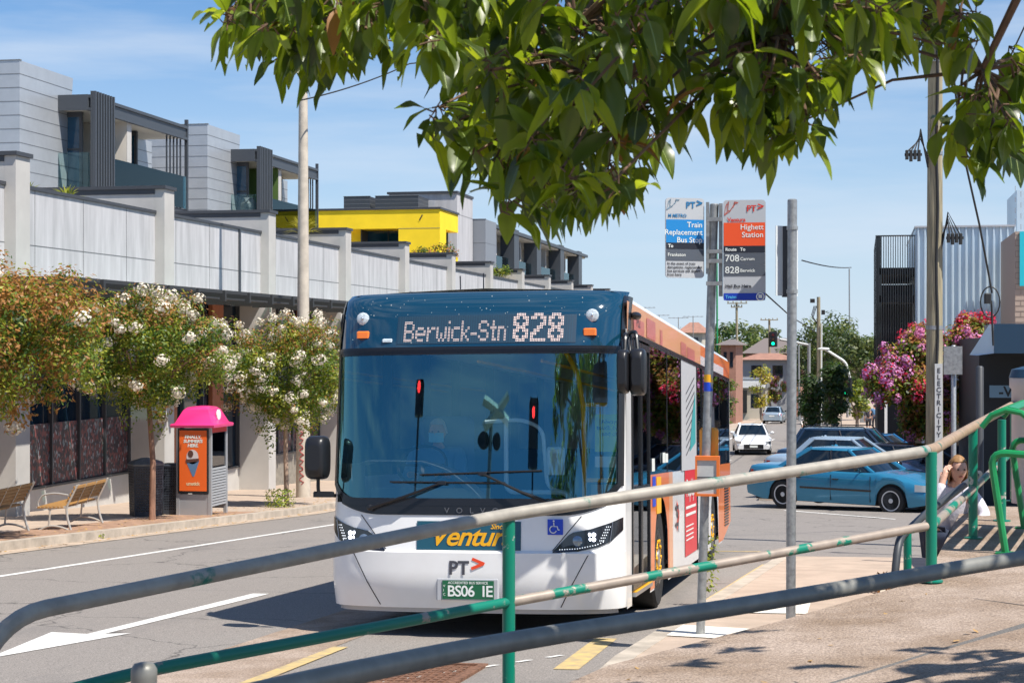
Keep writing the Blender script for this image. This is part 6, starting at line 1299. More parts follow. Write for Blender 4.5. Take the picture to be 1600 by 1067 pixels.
# seated young woman beside the raised path
gp_ = at(1500, 727, 16.2); GW = thing('low_wall', 'low concrete wall the young woman sits on beside the raised path', 'wall', (gp_.x + .1, gp_.y + .3, G(gp_.x, gp_.y)))
seatz = gp_.z - .76
MB().bbox((gp_.x - .25, gp_.y - .05, seatz - 1.2), (gp_.x + 2.2, gp_.y + .5, seatz), .02).build('seat', M['kerb'], GW, w=True)
gs_ = dict(pelvis=(-.05, 0, .10), chest=(.10, 0, .45), neck=(.17, .0, .62), head=(.24, .0, .72), shl=(.12, .17, .54), shr=(.12, -.17, .54), ell=(.30, .24, .33), elr=(.36, -.26, .46), wrl=(.42, .06, .24), wrr=(.33, -.18, .68), hal=(.50, .02, .24), har=(.30, -.13, .78), hpl=(0, .1, .08), hpr=(0, -.1, .08), knl=(.42, .12, .10), knr=(.42, -.10, .10), anl=(.40, .12, -.36), anr=(.46, -.10, -.36))
tg, P, hc, _ = person('young woman in a white top resting her head on her hand beside the green rails', (gp_.x - .13, gp_.y - .2, seatz), R(-68), gs_, 'shirt_white', 'navy', 'hair_blond', sk='skin_pale', hairlen=1.0, facelook=(1, -.1, -.08))

# ================================================================ RIGHT SIDE
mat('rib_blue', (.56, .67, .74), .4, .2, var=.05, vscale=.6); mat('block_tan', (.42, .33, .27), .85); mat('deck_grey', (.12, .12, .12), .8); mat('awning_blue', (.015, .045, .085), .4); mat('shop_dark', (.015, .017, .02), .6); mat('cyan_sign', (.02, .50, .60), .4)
YF = 78.0
def X_at(px, Y):   # lateral position of pixel column px at street distance Y
    r = ray(px, 542); return r.x * Y / r.y
def Z_at(py, px, Y): r = ray(px, py); return r.z * Y / r.y
cb_ = thing('car_park_building', 'dark car park wrapped in tall vertical fins beside the pale ribbed wall', 'building', (X_at(1400, YF), YF, G(1, YF)))
xa, xb, xc = X_at(1369, YF), X_at(1430, YF), X_at(1586, YF); zt = Z_at(368, 1400, YF); zb = Z_at(600, 1400, YF)
m = MB()
for k in range(17): x = lerp(xa, xb - .05, k / 16); m.box((x, YF - .25, zb), (x + .035, YF - .02, zt))
for k in range(24): y = YF + k * .5; m.box((xa - .02, y, zb), (xa + .2, y + .05, zt))
m.box((xa - .03, YF - .26, zt - .05), (xb, YF - .01, zt)); m.box((xa - .03, YF - .26, zb), (xb, YF - .01, zb + .06)); m.build('fins', M['car_black'], cb_, w=True)
m = MB()
for z in (zt - 1.7, zt - 2.9, zt - 5.3): m.box((xa + .1, YF, z), (xb, YF + 12, z + .30))
m.box((xa + .1, YF + 4, zb - 3), (xb, YF + 12, zt - 2.0)); m.build('decks', M['deck_grey'], cb_, w=True)
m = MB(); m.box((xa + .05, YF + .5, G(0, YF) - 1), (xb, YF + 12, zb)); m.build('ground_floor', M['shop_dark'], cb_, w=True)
rbd = thing('ribbed_building', 'pale blue building clad in vertical metal ribs behind the timber power pole', 'building', ((xb + xc) / 2, YF, G(1, YF)))
zt2 = Z_at(356, 1500, YF); m = MB(); m.box((xb, YF - .2, zb - .2), (xc, YF + 14, zt2))
m.build('wall', M['rib_blue'], rbd, w=True)
m = MB(); n = 15
for k in range(n): x = lerp(xb + .06, xc - .1, k / (n - 1)); m.prism([(x, YF - .202), (x + .03, YF - .30), (x + .09, YF - .30), (x + .12, YF - .202)], zb - .2, zt2, lambda a, b_, d: (a, b_, d))
recalc(m.build('wall_ribs', M['rib_blue'], rbd, w=True)); m = MB(); m.box((xb - .03, YF - .33, zt2 + .002), (xc, YF + 14, zt2 + .08)); m.build('roof_cap', M['bus_grey'], rbd, w=True)
m = MB(); m.box((xb, YF - 1.6, zb - .5), (xc, YF - .22, zb - .28)); m.build('awning', M['galv'], rbd, w=True); m = MB(); m.box((xb, YF - .1, G(0, YF) - 1), (xc, YF + 14, zb - .22)); m.build('shopfront', M['shop_glass'], rbd, w=True)
m = MB()
for px in (1382, 1440): x = X_at(px, YF); m.box((x, YF - .14, G(0, YF)), (x + .12, YF - .1, zb - .3))
m.build('window_frame', M['white_paint'], rbd, w=True)
xd = X_at(1586, 70); bkb = thing('block_building', 'tan concrete block wall with a cyan sign at the right edge of the photo', 'building', (xd, 70, G(3, 70)))
m = MB(); m.box((xd, 70, -6), (xd + 12, 77, Z_at(362, 1590, 70))); m.build('wall', M['block_tan'], bkb, w=True)
m = MB(); z = -2.0
while z < Z_at(364, 1590, 70): m.box((xd, 69.99, z), (xd + 3, 69.997, z + .02)); z += .21
for j in range(40):
    for k in range(5): x = xd + k * .42 + (.21 if j % 2 else 0); m.box((x, 69.991, -2 + j * .21), (x + .015, 69.998, -1.79 + j * .21))
m.build('mortar_lines', mat('mortar', (.25, .2, .17), .9), bkb, w=True)
m = MB(); m.box((X_at(1593, 70), 69.9, Z_at(447, 1595, 70)), (X_at(1593, 70) + 3, 69.98, Z_at(362, 1595, 70))); m.build('cyan_sign', M['cyan_sign'], bkb, w=True)
m = MB(); m.box((X_at(1589, 90), 90, -6), (X_at(1589, 90) + 12, 96, Z_at(297, 1595, 90))); 
tag(m.build('pale_block', M['rib_blue'], origin=(4, 90, -6)), 'pale blue upper storey rising at the far right edge of the photo', 'building')
# dark corner shop with awning
YS = 44.0; x0 = X_at(1530, YS); shp = thing('corner_shop', 'dark shaded corner shop with a deep blue awning behind the green rails', 'building', (x0, YS, G(x0, YS)))
zA, zB = Z_at(506, 1570, YS - 3), Z_at(552, 1570, YS - 3); g = G(3, YS)
xq = X_at(1553, YS - 3.2); m = MB(); m.box((xq, YS - 3.2, zB), (12, YS, zA)); m.build('awning', M['awning_blue'], shp, w=True)
m = MB(); m.add([(xq - .35, YS - 2.9, zB - .05), (xq - .002, YS - 3.2, zB), (xq - .002, YS - 3.2, zA), (xq - .02, YS - 2.0, zA), (xq - .35, YS - .1, zB - .05)], [(0, 1, 2, 3, 4)]); m.build('awning_end', M['rib_blue'], shp, w=True)
m = MB(); m.box((x0, YS, g - 1), (12, YS + 9, zA - .3)); m.build('wall', M['shop_dark'], shp, w=True)  # near-black wall colour stands in for the deep shade under the awning
m = MB(); m.box((X_at(1546, YS - 1), YS - 1.1, Z_at(621, 1560, YS - 1)), (X_at(1546, YS - 1) + 1.6, YS - 1.0, Z_at(602, 1560, YS - 1))); s_ = m.build('hanging_sign', mat('sign_dim', (.16, .26, .34), .6), shp, w=True)
text_mb('-Ve', .34, lambda x, y: (X_at(1560, YS - 1) + x, YS - 1.106, Z_at(619, 1560, YS - 1) + y), bold=.008).build('lettering', M['shop_dark'], s_)
# signs and poles near the young woman
for (px, yt, yb_, D, r, lab) in ((1490, 541, 835, 24.5, .035, 'grey pole carrying a small square sign, right of the timber pole'), (1531, 574, 800, 21.0, .045, 'dark blue grey pole in the shade of the corner shop'), (1398, 700, 640, 90, .1, None)):
    if lab is None: continue
    p = at(px, yt, D); g = G(p.x, p.y) + .13; t = thing('sign_pole', lab, 'sign pole', (p.x, p.y, g)); m = MB(); m.lathe((p.x, p.y, 0), [(r, g), (r, p.z), (r * .5, p.z + .02)], 14); m.build('pole', M['galv'] if px < 1500 else M['dark_steel'], t, smooth=50, w=True)
    if px < 1500:
        a = at(1474, 541, D); b_ = at(1503, 585, D); m = MB(); m.box((a.x, a.y - .06, b_.z), (a.x + .12, a.y - .04, a.z)); m.box((a.x + .121, a.y - .055, b_.z), (b_.x, a.y - .035, a.z)); m.build('sign_plate', M['galv'], t, w=True)
# green slatted bench on the raised path
mat('green_gloss', (.01, .24, .075), .35, var=.12, vscale=6); gbn = thing('bench', 'bright green curved slat bench standing on the raised path at the right edge', 'bench', (.96, 13.30, -1.51))
prof = [(-.10, .94), (-.03, 1.03), (.07, 1.07), (.18, 1.05), (.28, .97), (.36, .85), (.41, .70), (.44, .56), (.51, .45), (.64, .41), (.78, .42), (.90, .45)]
B0 = Vector((.97, 13.30, -1.51)); LBN = 1.9
for i in range(len(prof) - 1):
    (a, za), (c, zc) = prof[i], prof[i + 1]; d = Vector((c - a, 0, zc - za)); L_ = d.length; d.normalize(); n_ = Vector((-d.z, 0, d.x)); s0 = Vector((a, 0, za)) + d * L_ * .14; s1 = Vector((a, 0, za)) + d * L_ * .80; m = MB()
    q = [s0 + n_ * .006, s1 + n_ * .006, s1 - n_ * .006, s0 - n_ * .006]; m.prism([(v.x, v.z) for v in q], .0, LBN, lambda x, z, y: (B0.x + x, B0.y + .02 + y, B0.z + z)); recalc(m.build('slat', M['green_gloss'], gbn, w=True))
gbn.rotation_euler = (0, 0, R(-9))
for y in (0, LBN):
    m = MB(); m.tube([(B0.x + a, B0.y + y, B0.z + z - .02) for a, z in prof], .022, 8); m.tube(bend([(B0.x + .07, B0.y + y, B0.z), (B0.x - .04, B0.y + y, B0.z + .74), (B0.x + .3, B0.y + y, B0.z + .72), (B0.x + .95, B0.y + y, B0.z + .62), (B0.x + .95, B0.y + y, B0.z)], .12), .027, 8); m.box((B0.x, B0.y + y - .06, B0.z), (B0.x + .15, B0.y + y + .06, B0.z + .012)); m.build('leg_frame', M['green_gloss'], gbn, smooth=True, w=True)
p = at(1597, 600, 17.0); m = MB(); m.lathe((p.x + .10, p.y, 0), [(.20, -1.51), (.20, p.z - .05), (.22, p.z - .03), (.22, p.z + .06)], 24); t = thing('litter_bin', 'tall stainless steel bin with a blue cap at the right edge', 'litter bin', (p.x + .1, p.y, -1.51)); m.build('body', M['bus_grey'], t, smooth=50, w=True)
m = MB(); m.lathe((p.x + .10, p.y, p.z + .062), [(.225, 0), (.2, .08), (.05, .12)], 24); m.build('cap', M['awning_blue'], t, smooth=50, w=True)
# added roof on posts, unseen outside the frame, to shade the footpath
sh_ = thing('added_shade_roof', 'added flat roof on steel posts, unseen outside the right edge, shading the footpath', 'shelter', (3, 18, G(3, 18))); m = MB(); m.box((2.12, 18.0, .0), (4.2, 23, .12)); m.build('roof', M['dark_steel'], sh_, w=True)
for x, y in ((4.1, 18.2), (4.1, 22.8)): MB().tube([(x, y, G(x, y)), (x, y, 0)], .05, 10).build('post', M['dark_steel'], sh_, w=True)
# pink crepe myrtle beside the timber pole
bp0 = at(1448, 800, 52); bp0.z = G(bp0.x, bp0.y) + .1
random.seed(77)
def pinktree(name, label, bp0, lobes, seed, L=.15, dens=1.):
    t = thing(name, label, 'tree', bp0); m = MB(); c = Vector((0, 0, 0)); 
    for l in lobes: c += Vector(l[0]) / len(lobes)
    limbs(m, bp0, c, (1.8, 1.2, 1.2), .10, 8, seed); m.build('trunk', M['bark_pale'], t, smooth=60, w=True); fo = MB(); fl = MB(); random.seed(seed)
    for (cc, rad, nf, mi) in lobes:
        cl = clumpy(fo, cc, rad, int(40 * dens), 70, L, L * .5, [(0, 2), (1, 4), (2, 3), (3, 3)], .34, top=3)
        cs = [x for x in cl]; random.shuffle(cs)
        for c_, v in cs[:int(nf * 1.5) + 2]:
            d0 = Vector((v.x, v.y - .4, v.z)).normalized(); q = c_ + d0 * .28; h = random.uniform(.14, .30)
            for _ in range(60): d = rnd3(); card(fl, q + Vector((d.x * h, d.y * h, d.z * h * 1.1)), d, .085, .075, mi if random.random() < .8 else (mi + 1) % 3)
    fo.build('foliage', [M['leaf_dark'], M['leaf_mid'], M['leaf_lime'], M['leaf_bronze']], t, w=True); fl.build('blossom', [M['petal_pink'], M['petal_magenta'], M['petal_red']], t, w=True); return t
A = lambda px, py, D: tuple(at(px, py, D))
pinktree('crepe_myrtle', 'large pink and red flowering tree behind the timber power pole', bp0, [(A(1405, 575, 52), (.62, .7, .62), 22, 1), (A(1385, 600, 51.5), (.45, .6, .4), 12, 1), (A(1430, 550, 52), (.5, .6, .45), 10, 0), (A(1440, 530, 52.5), (.35, .5, .25), 8, 2), (A(1435, 610, 51.5), (.62, .7, .6), 4, 2), (A(1470, 570, 52), (.6, .7, .65), 5, 0), (A(1505, 545, 52), (.65, .7, .5), 10, 0), (A(1520, 520, 52.2), (.42, .5, .33), 14, 2), (A(1490, 625, 52), (.65, .7, .6), 4, 0), (A(1530, 590, 52.5), (.5, .6, .6), 3, 0), (A(1455, 650, 51.8), (.5, .6, .4), 4, 0), (A(1430, 660, 52), (.3, .4, .3), 2, 0)], 9)

# ================================================================ FAR BACKGROUND
def gum(label, px, ytop, ybase, D, wpx, seed, mats=('gum_leaf', 'gum_leaf_light', 'leaf_dark'), name='gum_tree', group='trees beyond the crossing', low=.35, L=.42, n=46, trunk='bark_gum'):
    p = at(px, ytop, D); g = G(p.x, p.y); r = wpx / 2 * D / FPX; H = p.z - g; c = (p.x, p.y, p.z - H * (1 - low) / 2); rz = H * (1 - low) / 2
    t = thing(name, label, 'tree', (p.x, p.y, g), group=group); m = MB(); limbs(m, (p.x, p.y, g), (c[0], c[1], c[2] - rz * .3), (r, r, rz), .012 * H + .06, 7, seed); m.build('trunk', M[trunk], t, smooth=60, w=True)
    random.seed(seed); m = MB(); clumpy(m, c, (r, r, rz), n, 55, L, L * .5, [(0, 3), (1, 3), (2, 1)], max(r, rz) * .30, squash=.7); m.build('foliage', [M[k] for k in mats], t, w=True); return t
gum('tall broad gum tree right of the timber pole with wires, far up the road', 1300, 487, 640, 175, 110, 51, n=90)
gum('olive green gum tree at the right of the far tree line', 1352, 510, 640, 160, 80, 52, n=60)
gum('far gum tree just left of the green traffic light', 1140, 497, 640, 260, 120, 53, L=.7, n=60)
gum('far dark tree behind the grey roofed house', 1185, 505, 640, 280, 70, 54, L=.7)
gum('far tree between the traffic light and the galvanised pole', 1225, 540, 640, 200, 60, 55)
gum('olive tree behind the wooden pole in the middle of the road view', 1262, 530, 640, 185, 60, 56)
gum('yellow flowering bush beside the far shop roof', 1190, 566, 620, 165, 26, 57, ('gum_yellow', 'leaf_lime', 'gum_yellow'), low=.2, L=.3, n=16)
gum('drooping dark street tree left of the slender light pole', 1306, 560, 655, 92, 46, 58, ('leaf_dark', 'gum_leaf', 'gum_leaf'), name='street_tree', low=.28, L=.24, n=50)
gum('low leafy tree at the foot of the orange rendered house', 1133, 585, 650, 140, 34, 63, ('leaf_mid', 'gum_leaf', 'gum_leaf'), low=.1, L=.3, n=26)
gum('drooping dark street tree nearest the wooden pole', 1268, 578, 655, 88, 30, 59, ('leaf_dark', 'gum_leaf', 'gum_leaf'), name='street_tree', low=.3, L=.22, n=34)
gum('small leafy street tree near the far litter bin', 1340, 590, 650, 110, 34, 60, ('leaf_mid', 'leaf_lime', 'gum_leaf'), name='street_tree', low=.35, L=.25, n=26)
for i, (px, yt, D, w_) in enumerate(((1090, 505, 300, 70), (1050, 515, 320, 80), (1245, 560, 240, 50), (1330, 545, 240, 70), (1375, 520, 220, 60), (1215, 575, 210, 50), (1290, 585, 150, 50), (1165, 560, 240, 60))):
    gum(['round far tree behind the bus roof', 'far tree left of the bus stop pole', 'low far tree in the gap behind the poles', 'pale far tree behind the street trees', 'far tree beside the dark car park fins', 'low shrubby tree behind the cyan van', 'dense low tree behind the cyclist', 'low tree between the far roofs'][i], px, yt, 640, D, w_, 70 + i, L=.6, low=.1, n=40)
m = MB(); random.seed(90)
for k in range(230):
    px = random.uniform(980, 1500); D = random.uniform(300, 420); p = at(px, random.uniform(545, 612), D)
    for _ in range(40): d = rnd3(); card(m, p + Vector((d.x * 6, d.y * 5, d.z * 3.0)), d, 1.3, .8, random.randrange(2))
tag(m.build('far_woods', [M['gum_leaf'], M['gum_leaf_light']]), kind='stuff')
# small pink tree far up the left footpath
p = onG(1208, 655); pinktree('crepe_myrtle', 'small pink flowering tree far up the left footpath', p, [((p.x, p.y, p.z + 3.0), (1.9, 1.5, 1.3), 26, 0), ((p.x - 1, p.y, p.z + 2.3), (1.2, 1, .8), 10, 0)], 12, .25, 1.2)
mat('terracotta', (.33, .17, .12), .85, var=.2, vscale=2); mat('brick_orange', (.34, .17, .12), .85, var=.15, vscale=3); mat('roof_grey', (.17, .14, .13), .8); mat('cream_wall', (.50, .46, .38), .85); mat('grey_wall', (.33, .33, .34), .85)
def house(label, px0, px1, ytop, yeave, D, wall, roof, depth=9, name='house', flatroof=False):
    a, b_ = at(px0, yeave, D), at(px1, yeave, D); zr = at(px0, ytop, D).z; g = G(a.x, a.y) - 1; t = thing(name, label, 'house' if not flatroof else 'shop', ((a.x + b_.x) / 2, a.y, g), group=None); y0 = a.y
    m = MB(); m.box((a.x, y0, g), (b_.x, y0 + depth, a.z)); m.build('wall', M[wall], t, w=True)
    if flatroof: m = MB(); m.box((a.x - .2, y0 - .2, a.z + .002), (b_.x + .2, y0 + depth, zr)); m.build('roof', M[roof], t, w=True)
    else:
        m = MB(); e = .5; xm0, xm1 = lerp(a.x, b_.x, .3), lerp(a.x, b_.x, .7); ym = y0 + depth / 2
        m.add([(a.x - e, y0 - e, a.z), (b_.x + e, y0 - e, a.z), (b_.x + e, y0 + depth + e, a.z), (a.x - e, y0 + depth + e, a.z), (xm0, ym, zr), (xm1, ym, zr)], [(0, 1, 5, 4), (1, 2, 5), (2, 3, 4, 5), (3, 0, 4), (3, 2, 1, 0)]); m.build('roof', M[roof], t, w=True)
    w_ = b_.x - a.x
    for fx_ in (.2, .62):
        m = MB(); zz = a.z - 1.9; m.box((a.x + w_ * fx_, y0 - .03, zz), (a.x + w_ * fx_ + min(1.4, w_ * .2), y0 - .001, zz + 1.3)); m.build('window', M['shop_glass'], t, w=True)
    return t
house('orange rendered house behind the rear of the bus, left of a timber pole', 1126, 1150, 530, 539, 150, 'brick_orange', 'roof_grey')
house('terracotta roofed house above the bus roof line', 1062, 1098, 503, 520, 230, 'cream_wall', 'terracotta')
house('wide house with a dull grey brown roof behind the traffic light', 1165, 1252, 528, 552, 200, 'brick_orange', 'roof_grey')
house('low house with a bright terracotta roof, in front of the grey roofed one', 1158, 1238, 552, 562, 185, 'grey_wall', 'terracotta')
sp = house('small beige shop with a white verge and dark door far up on the left', 1138, 1196, 592, 606, 172, 'cream_wall', 'galv', flatroof=True, name='shop')
a = at(1138, 600, 171); m = MB(); m.box((a.x, a.y - 2.0, a.z - .3), (a.x + 3.6, a.y - .2, a.z + .3)); m.build('awning', M['white_paint'], sp, w=True); a = at(1156, 610, 171); m = MB(); m.box((a.x, a.y + .6, a.z - 2.2), (a.x + .65, a.y + .95, a.z)); m.build('door', M['shop_dark'], sp, w=True)
p = onG(1183, 655); 
m = MB(); m.box((p.x - .4, p.y, p.z), (p.x + .4, p.y + .3, p.z + 1.2)); o = m.build('sandwich_board', M['rib_blue'], origin=p); tag(o, 'small pale sandwich board outside the far shop', 'sign board')
# far poles and lamps
def pole_far(label, px, yt, yb_, r, m_='timber', name='power_pole', arm=None, cat='power pole', extra=None):
    b_ = onG(px, yb_, .14); D = b_.dot(Vector((-ST, CT, 0))); tpt = at(px - 1, yt, D); t = thing(name, label, cat, b_); m = MB(); m.tube([b_ - Vector((0, 0, .3)), tpt], [r, r * .7], 10); m.build('pole', M[m_], t, smooth=True, w=True)
    if arm:
        m = MB()
        for (yy, x0, x1) in arm: a = at(x0, yy, D); c = at(x1, yy, D); m.box((a.x, a.y - .06, a.z - .05), (c.x, a.y + .06, a.z + .05)); [m.ell((lerp(a.x, c.x, q), a.y, a.z + .14), (.06, .06, .1), 6, 4) for q in (.05, .3, .7, .95)]
        m.build('crossarm', M['timber'], t, w=True)
    return t, D
pole_far('far timber power pole left of the green traffic light', 1152, 472, 656, .16, arm=((474, 1136, 1168), (480, 1142, 1160)))
pole_far('thin far timber pole just behind the traffic light', 1203, 498, 650, .17, arm=((500, 1188, 1216),))
t, D = pole_far('brown timber pole with a transformer box, right of the galvanised pole', 1280, 464, 686, .155, arm=None)
a = at(1269, 470, D); m = MB(); m.bbox((a.x - .12, a.y - .1, a.z - .12), (a.x + .16, a.y + .1, a.z + .12), .02); a = at(1286, 488, D); m.bbox((a.x - .1, a.y - .1, a.z - .14), (a.x + .12, a.y + .1, a.z + .14), .02)
for k in range(3): m.tube([at(1272 + k * 2, 478, D), at(1268 + k, 492 + 3 * k, D), at(1277, 505, D)], .025, 5)
m.build('transformer_box', M['wire'], t, w=True); m = MB(); m.tube([at(1284, 505, D) - Vector((0, .2, 0)), at(1283, 680, D) - Vector((0, .2, 0))], .04, 8); m.build('conduit', M['plate_text'], t, w=True); a = at(1272, 596, D); m = MB(); m.bbox((a.x, a.y - .3, a.z - .08), (a.x + .55, a.y - .1, a.z + .08), .03); m.build('small_lamp', M['galv'], t, w=True)
pole_far('slender tall grey street light pole between the street trees', 1328, 420, 650, .10, 'galv', 'street_light', cat='street light')
pole_far('green painted lighting pole rising behind the bus stop pole', 1121, 366, 660, .10, 'green_gloss', 'street_light', cat='street light')
pole_far('pale far light pole right of the galvanised sign pole', 1249, 540, 655, .12, 'galv', 'street_light', cat='street light')
m = MB(); D = 100; m.tube(bend([at(1328, 590, D), at(1322, 566, D), at(1306, 556, D), at(1290, 546, D)], 1.2), .07, 8); m.ell(at(1287, 545, D), (.35, .15, .08), 10, 6); tag(m.build('lamp_arm', M['plate_text'], smooth=True, origin=at(1328, 590, D)), 'curved pale street lamp arm over the far footpath', 'street light')
def signal(label, px, y0, y1, D, arm_to=None):
    t = thing('traffic_light', label, 'traffic light', at(px, y1, D)); k = D / FPX; c = at(px, (y0 + y1) / 2, D); h = (y1 - y0) * k; w_ = h * .55; m = MB(); m.bbox((c.x - w_ / 2, c.y - .05, c.z - h / 2), (c.x + w_ / 2, c.y + .15, c.z + h / 2), w_ * .15); m.build('target_board', M['bus_black'], t, w=True)
    for i, mm in enumerate(('lens_off_red', 'lens_off_amber', 'lens_green')):
        z = c.z + h * (.28 - .28 * i); m = MB(); m.lathe((c.x, c.y - .06, z), [(h * .10, 0), (h * .09, -.02), (.005, -.03)], 14, axis='Y'); m.build('lens', M[mm], t, w=True)
        m = MB(); m.tube([(c.x + math.cos(a) * h * .12, c.y - .06, z + math.sin(a) * h * .12) for a in lin(0, math.pi, 8)], .03, 5); m.build('visor', M['bus_black'], t, w=True)
    return t
mat('lens_off_red', (.08, .01, .01), .3); mat('lens_off_amber', (.06, .03, .01), .3); mat('lens_green', (.0, .9, .35), .3, emit=2.5)
t = signal('green traffic light hanging on a grey mast arm over the far road', 1208, 518, 542, 108)
m = MB(); m.tube([at(1218, 530, 108), at(1264, 539, 108)], .09, 8); m.tube([at(1264, 536, 108), at(1264, 665, 108)], .10, 8); m.build('mast_arm', M['galv'], t, smooth=True, w=True)
t = signal('small green traffic light mounted low beside the slender street light pole', 1323, 590, 620, 100)
m = MB(); m.tube([at(1324, 620, 100), at(1324, 652, 100)], .07, 8); m.build('post', M['galv'], t, w=True)
for px, yb_, lab in ((1300, 684, 'thin dark bollard post left of the street trees'), (1315, 684, 'thin dark bollard post right of the street trees')):
    pole_far(lab, px, 640, yb_, .04, 'dark_steel', 'bollard', cat='bollard')
p = onG(1349, 660, .14); m = MB(); m.bbox((p.x - .3, p.y - .3, p.z), (p.x + .3, p.y + .3, p.z + 1.1), .05); tag(m.build('litter_bin', M['galv'], origin=p), 'small grey box bin on the far shaded footpath', 'litter bin')

# ================================================================ FOREGROUND TREE
def glossleaf(key, col, tcol, rough=.36, tw=.46):
    m = leafmat(key, col, tcol, rough, tw, .35, 9.); b_ = m.node_tree.nodes['Principled BSDF']; b_.inputs['Specular IOR Level'].default_value = .6; b_.inputs['Coat Weight'].default_value = .12; b_.inputs['Coat Roughness'].default_value = .25; return m
glossleaf('big_leaf', (.060, .100, .010), (.34, .46, .015)); glossleaf('big_leaf_light', (.14, .20, .018), (.62, .72, .03)); glossleaf('big_leaf_dark', (.026, .050, .010), (.15, .24, .012)); glossleaf('big_leaf_dry', (.30, .13, .03), (.4, .2, .05), .6)
mat('vein', (.2, .26, .07), .5); mat('twig', (.13, .075, .045), .8, var=.3, vscale=20)
def bigleaf(mb, base, d, up, L, Wd, mi, droop=.5, curl=.2):
    """one ovate leaf with a folded midrib, a pointed tip and a droop along its length"""
    d = d.normalized(); s_ = d.cross(up); s_ = s_.normalized() if s_.length > .05 else Vector((1, 0, 0)); n_ = s_.cross(d).normalized(); N = 7; vs = []
    p = Vector(base); dirv = d.copy(); wave = random.uniform(0, 6)
    for i in range(N + 1):
        t = i / N; w = Wd * .5 * (math.sin(math.pi * min(1, t ** .80)) ** .8) * (1 - .25 * t) if 0 < i < N else .0015
        e = n_ * w * (.32 + curl * math.sin(t * 9 + wave)); e2 = n_ * w * (.32 + curl * math.cos(t * 8 + wave))
        vs += [p - s_ * w + e, p.copy(), p + s_ * w + e2]
        dirv = (dirv + Vector((0, 0, -droop / N)) * 1.0).normalized(); n_ = s_.cross(dirv).normalized(); p = p + dirv * L / N
    fs = [(3 * i + a, 3 * i + 3 + a, 3 * i + 4 + a, 3 * i + 1 + a) for i in range(N) for a in (0, 1)]
    if random.random() < .16: k_ = random.randrange(4, len(fs)); del fs[k_]      # insect bites
    mb.add(vs, fs, mi)
    if base.z < .24 * (-ST * base.x + CT * base.y) and mi != 3:
        vv = []
        for i in range(N): c_ = vs[3 * i + 1] + n_ * .0012; vv += [c_ - s_ * .0011, c_ + s_ * .0011]
        mb.add(vv, [(2 * i, 2 * i + 2, 2 * i + 3, 2 * i + 1) for i in range(N - 1)], 4)
def cluster(mb, tw_, p, n, L, out=None, mix=(0, 0, 0, 1, 1, 2, 2)):
    ax = Vector((random.uniform(-.5, .5), random.uniform(-.5, .5), random.uniform(-.6, .25)))
    if out: ax += out * .6
    ax.normalize()
    for k in range(n):
        a = k * 2.4 + random.random(); side_ = ax.cross(Vector((0, 0, 1))); side_ = side_.normalized() if side_.length > .05 else Vector((1, 0, 0)); oth = ax.cross(side_)
        q = p - ax * random.uniform(0, .11); d = (side_ * math.cos(a) + oth * math.sin(a)) * random.uniform(.6, 1.2) + ax * random.uniform(.1, .7) + Vector((0, 0, -.35)); d.normalize(); stalk = d * random.uniform(.015, .035)
        tw_.tube([q, q + stalk], .0022, 4, cap=False); mi = random.choice(mix); mi = 3 if random.random() < .012 else mi
        bigleaf(mb, q + stalk, d, Vector((random.uniform(-.4, .4), random.uniform(-.4, .4), 1)), L * random.uniform(.62, 1.25), L * random.uniform(.36, .54), mi, random.uniform(.5, 1.3), random.uniform(.05, .28))
LOWB = [(318, 40), (335, 95), (400, 112), (450, 155), (480, 165), (510, 130), (560, 112), (590, 125), (620, 40), (650, 60), (680, 150), (700, 240), (740, 300), (770, 340), (820, 350), (860, 365), (900, 330), (940, 380), (965, 350), (990, 330), (1020, 320), (1040, 270), (1060, 235), (1100, 190), (1150, 235), (1185, 250), (1210, 285), (1235, 240), (1265, 260), (1290, 170), (1335, 210), (1350, 130), (1380, 120), (1400, 150), (1430, 90), (1465, 120), (1490, 118), (1505, 60), (1530, 20)]
ft = thing('broadleaf_tree', 'large glossy leaved tree whose branches hang across the top of the photo', 'tree', (3.4, 3.6, -1.51)); lf = MB(); tg_ = MB(); random.seed(17)
anchors = []; hub = Vector(at(980, -230, 5.0))
def addcl(px, py, D, n=None, L=None): p = at(px, py, D); anchors.append(p); cluster(lf, tg_, p, n or random.randint(8, 13), (L or random.uniform(.095, .14)))
cnt = 0
while cnt < 215:
    px = random.uniform(362, 1520); yb_ = interp(LOWB, px) - 62; py = random.uniform(-70, 380)
    if py > yb_: continue
    # gaps where the sky shows
    if 590 < px < 665 and py > -5: continue
    if 1300 < px < 1380 and py > 40 and random.random() < .7: continue
    addcl(px, py, random.uniform(4.0, 6.2)); cnt += 1
for (px, py) in ((366, 22), (380, 34), (410, 35), (440, 60), (462, 90), (495, 60), (530, 45), (565, 40), (590, 55), (545, 10), (690, 165), (715, 190), (740, 225), (770, 260), (800, 265), (840, 285), (870, 290), (905, 255), (935, 300), (960, 270), (1000, 250), (1180, 170), (1210, 190), (1165, 150), (1240, 160), (1260, 180), (760, 120), (800, 60), (850, 90), (1020, 180), (1050, 160), (930, 312), (905, 300), (862, 312), (822, 292), (945, 290), (1195, 205), (1215, 215), (1180, 190)): addcl(px, py, random.uniform(4.4, 5.6), 11)
for (px, py) in ((1500, 150), (1530, 165), (1560, 170), (1590, 150), (1520, 205), (1555, 215), (1585, 210), (1500, 215), (1475, 30), (1500, 20), (1470, 70), (1450, 50), (1610, 190), (1575, 130), (1540, 140), (1515, 180), (1570, 185), (1600, 120), (1545, 225), (1590, 235), (1505, 190)): addcl(px, py, random.uniform(4.8, 5.8), 9, .12)
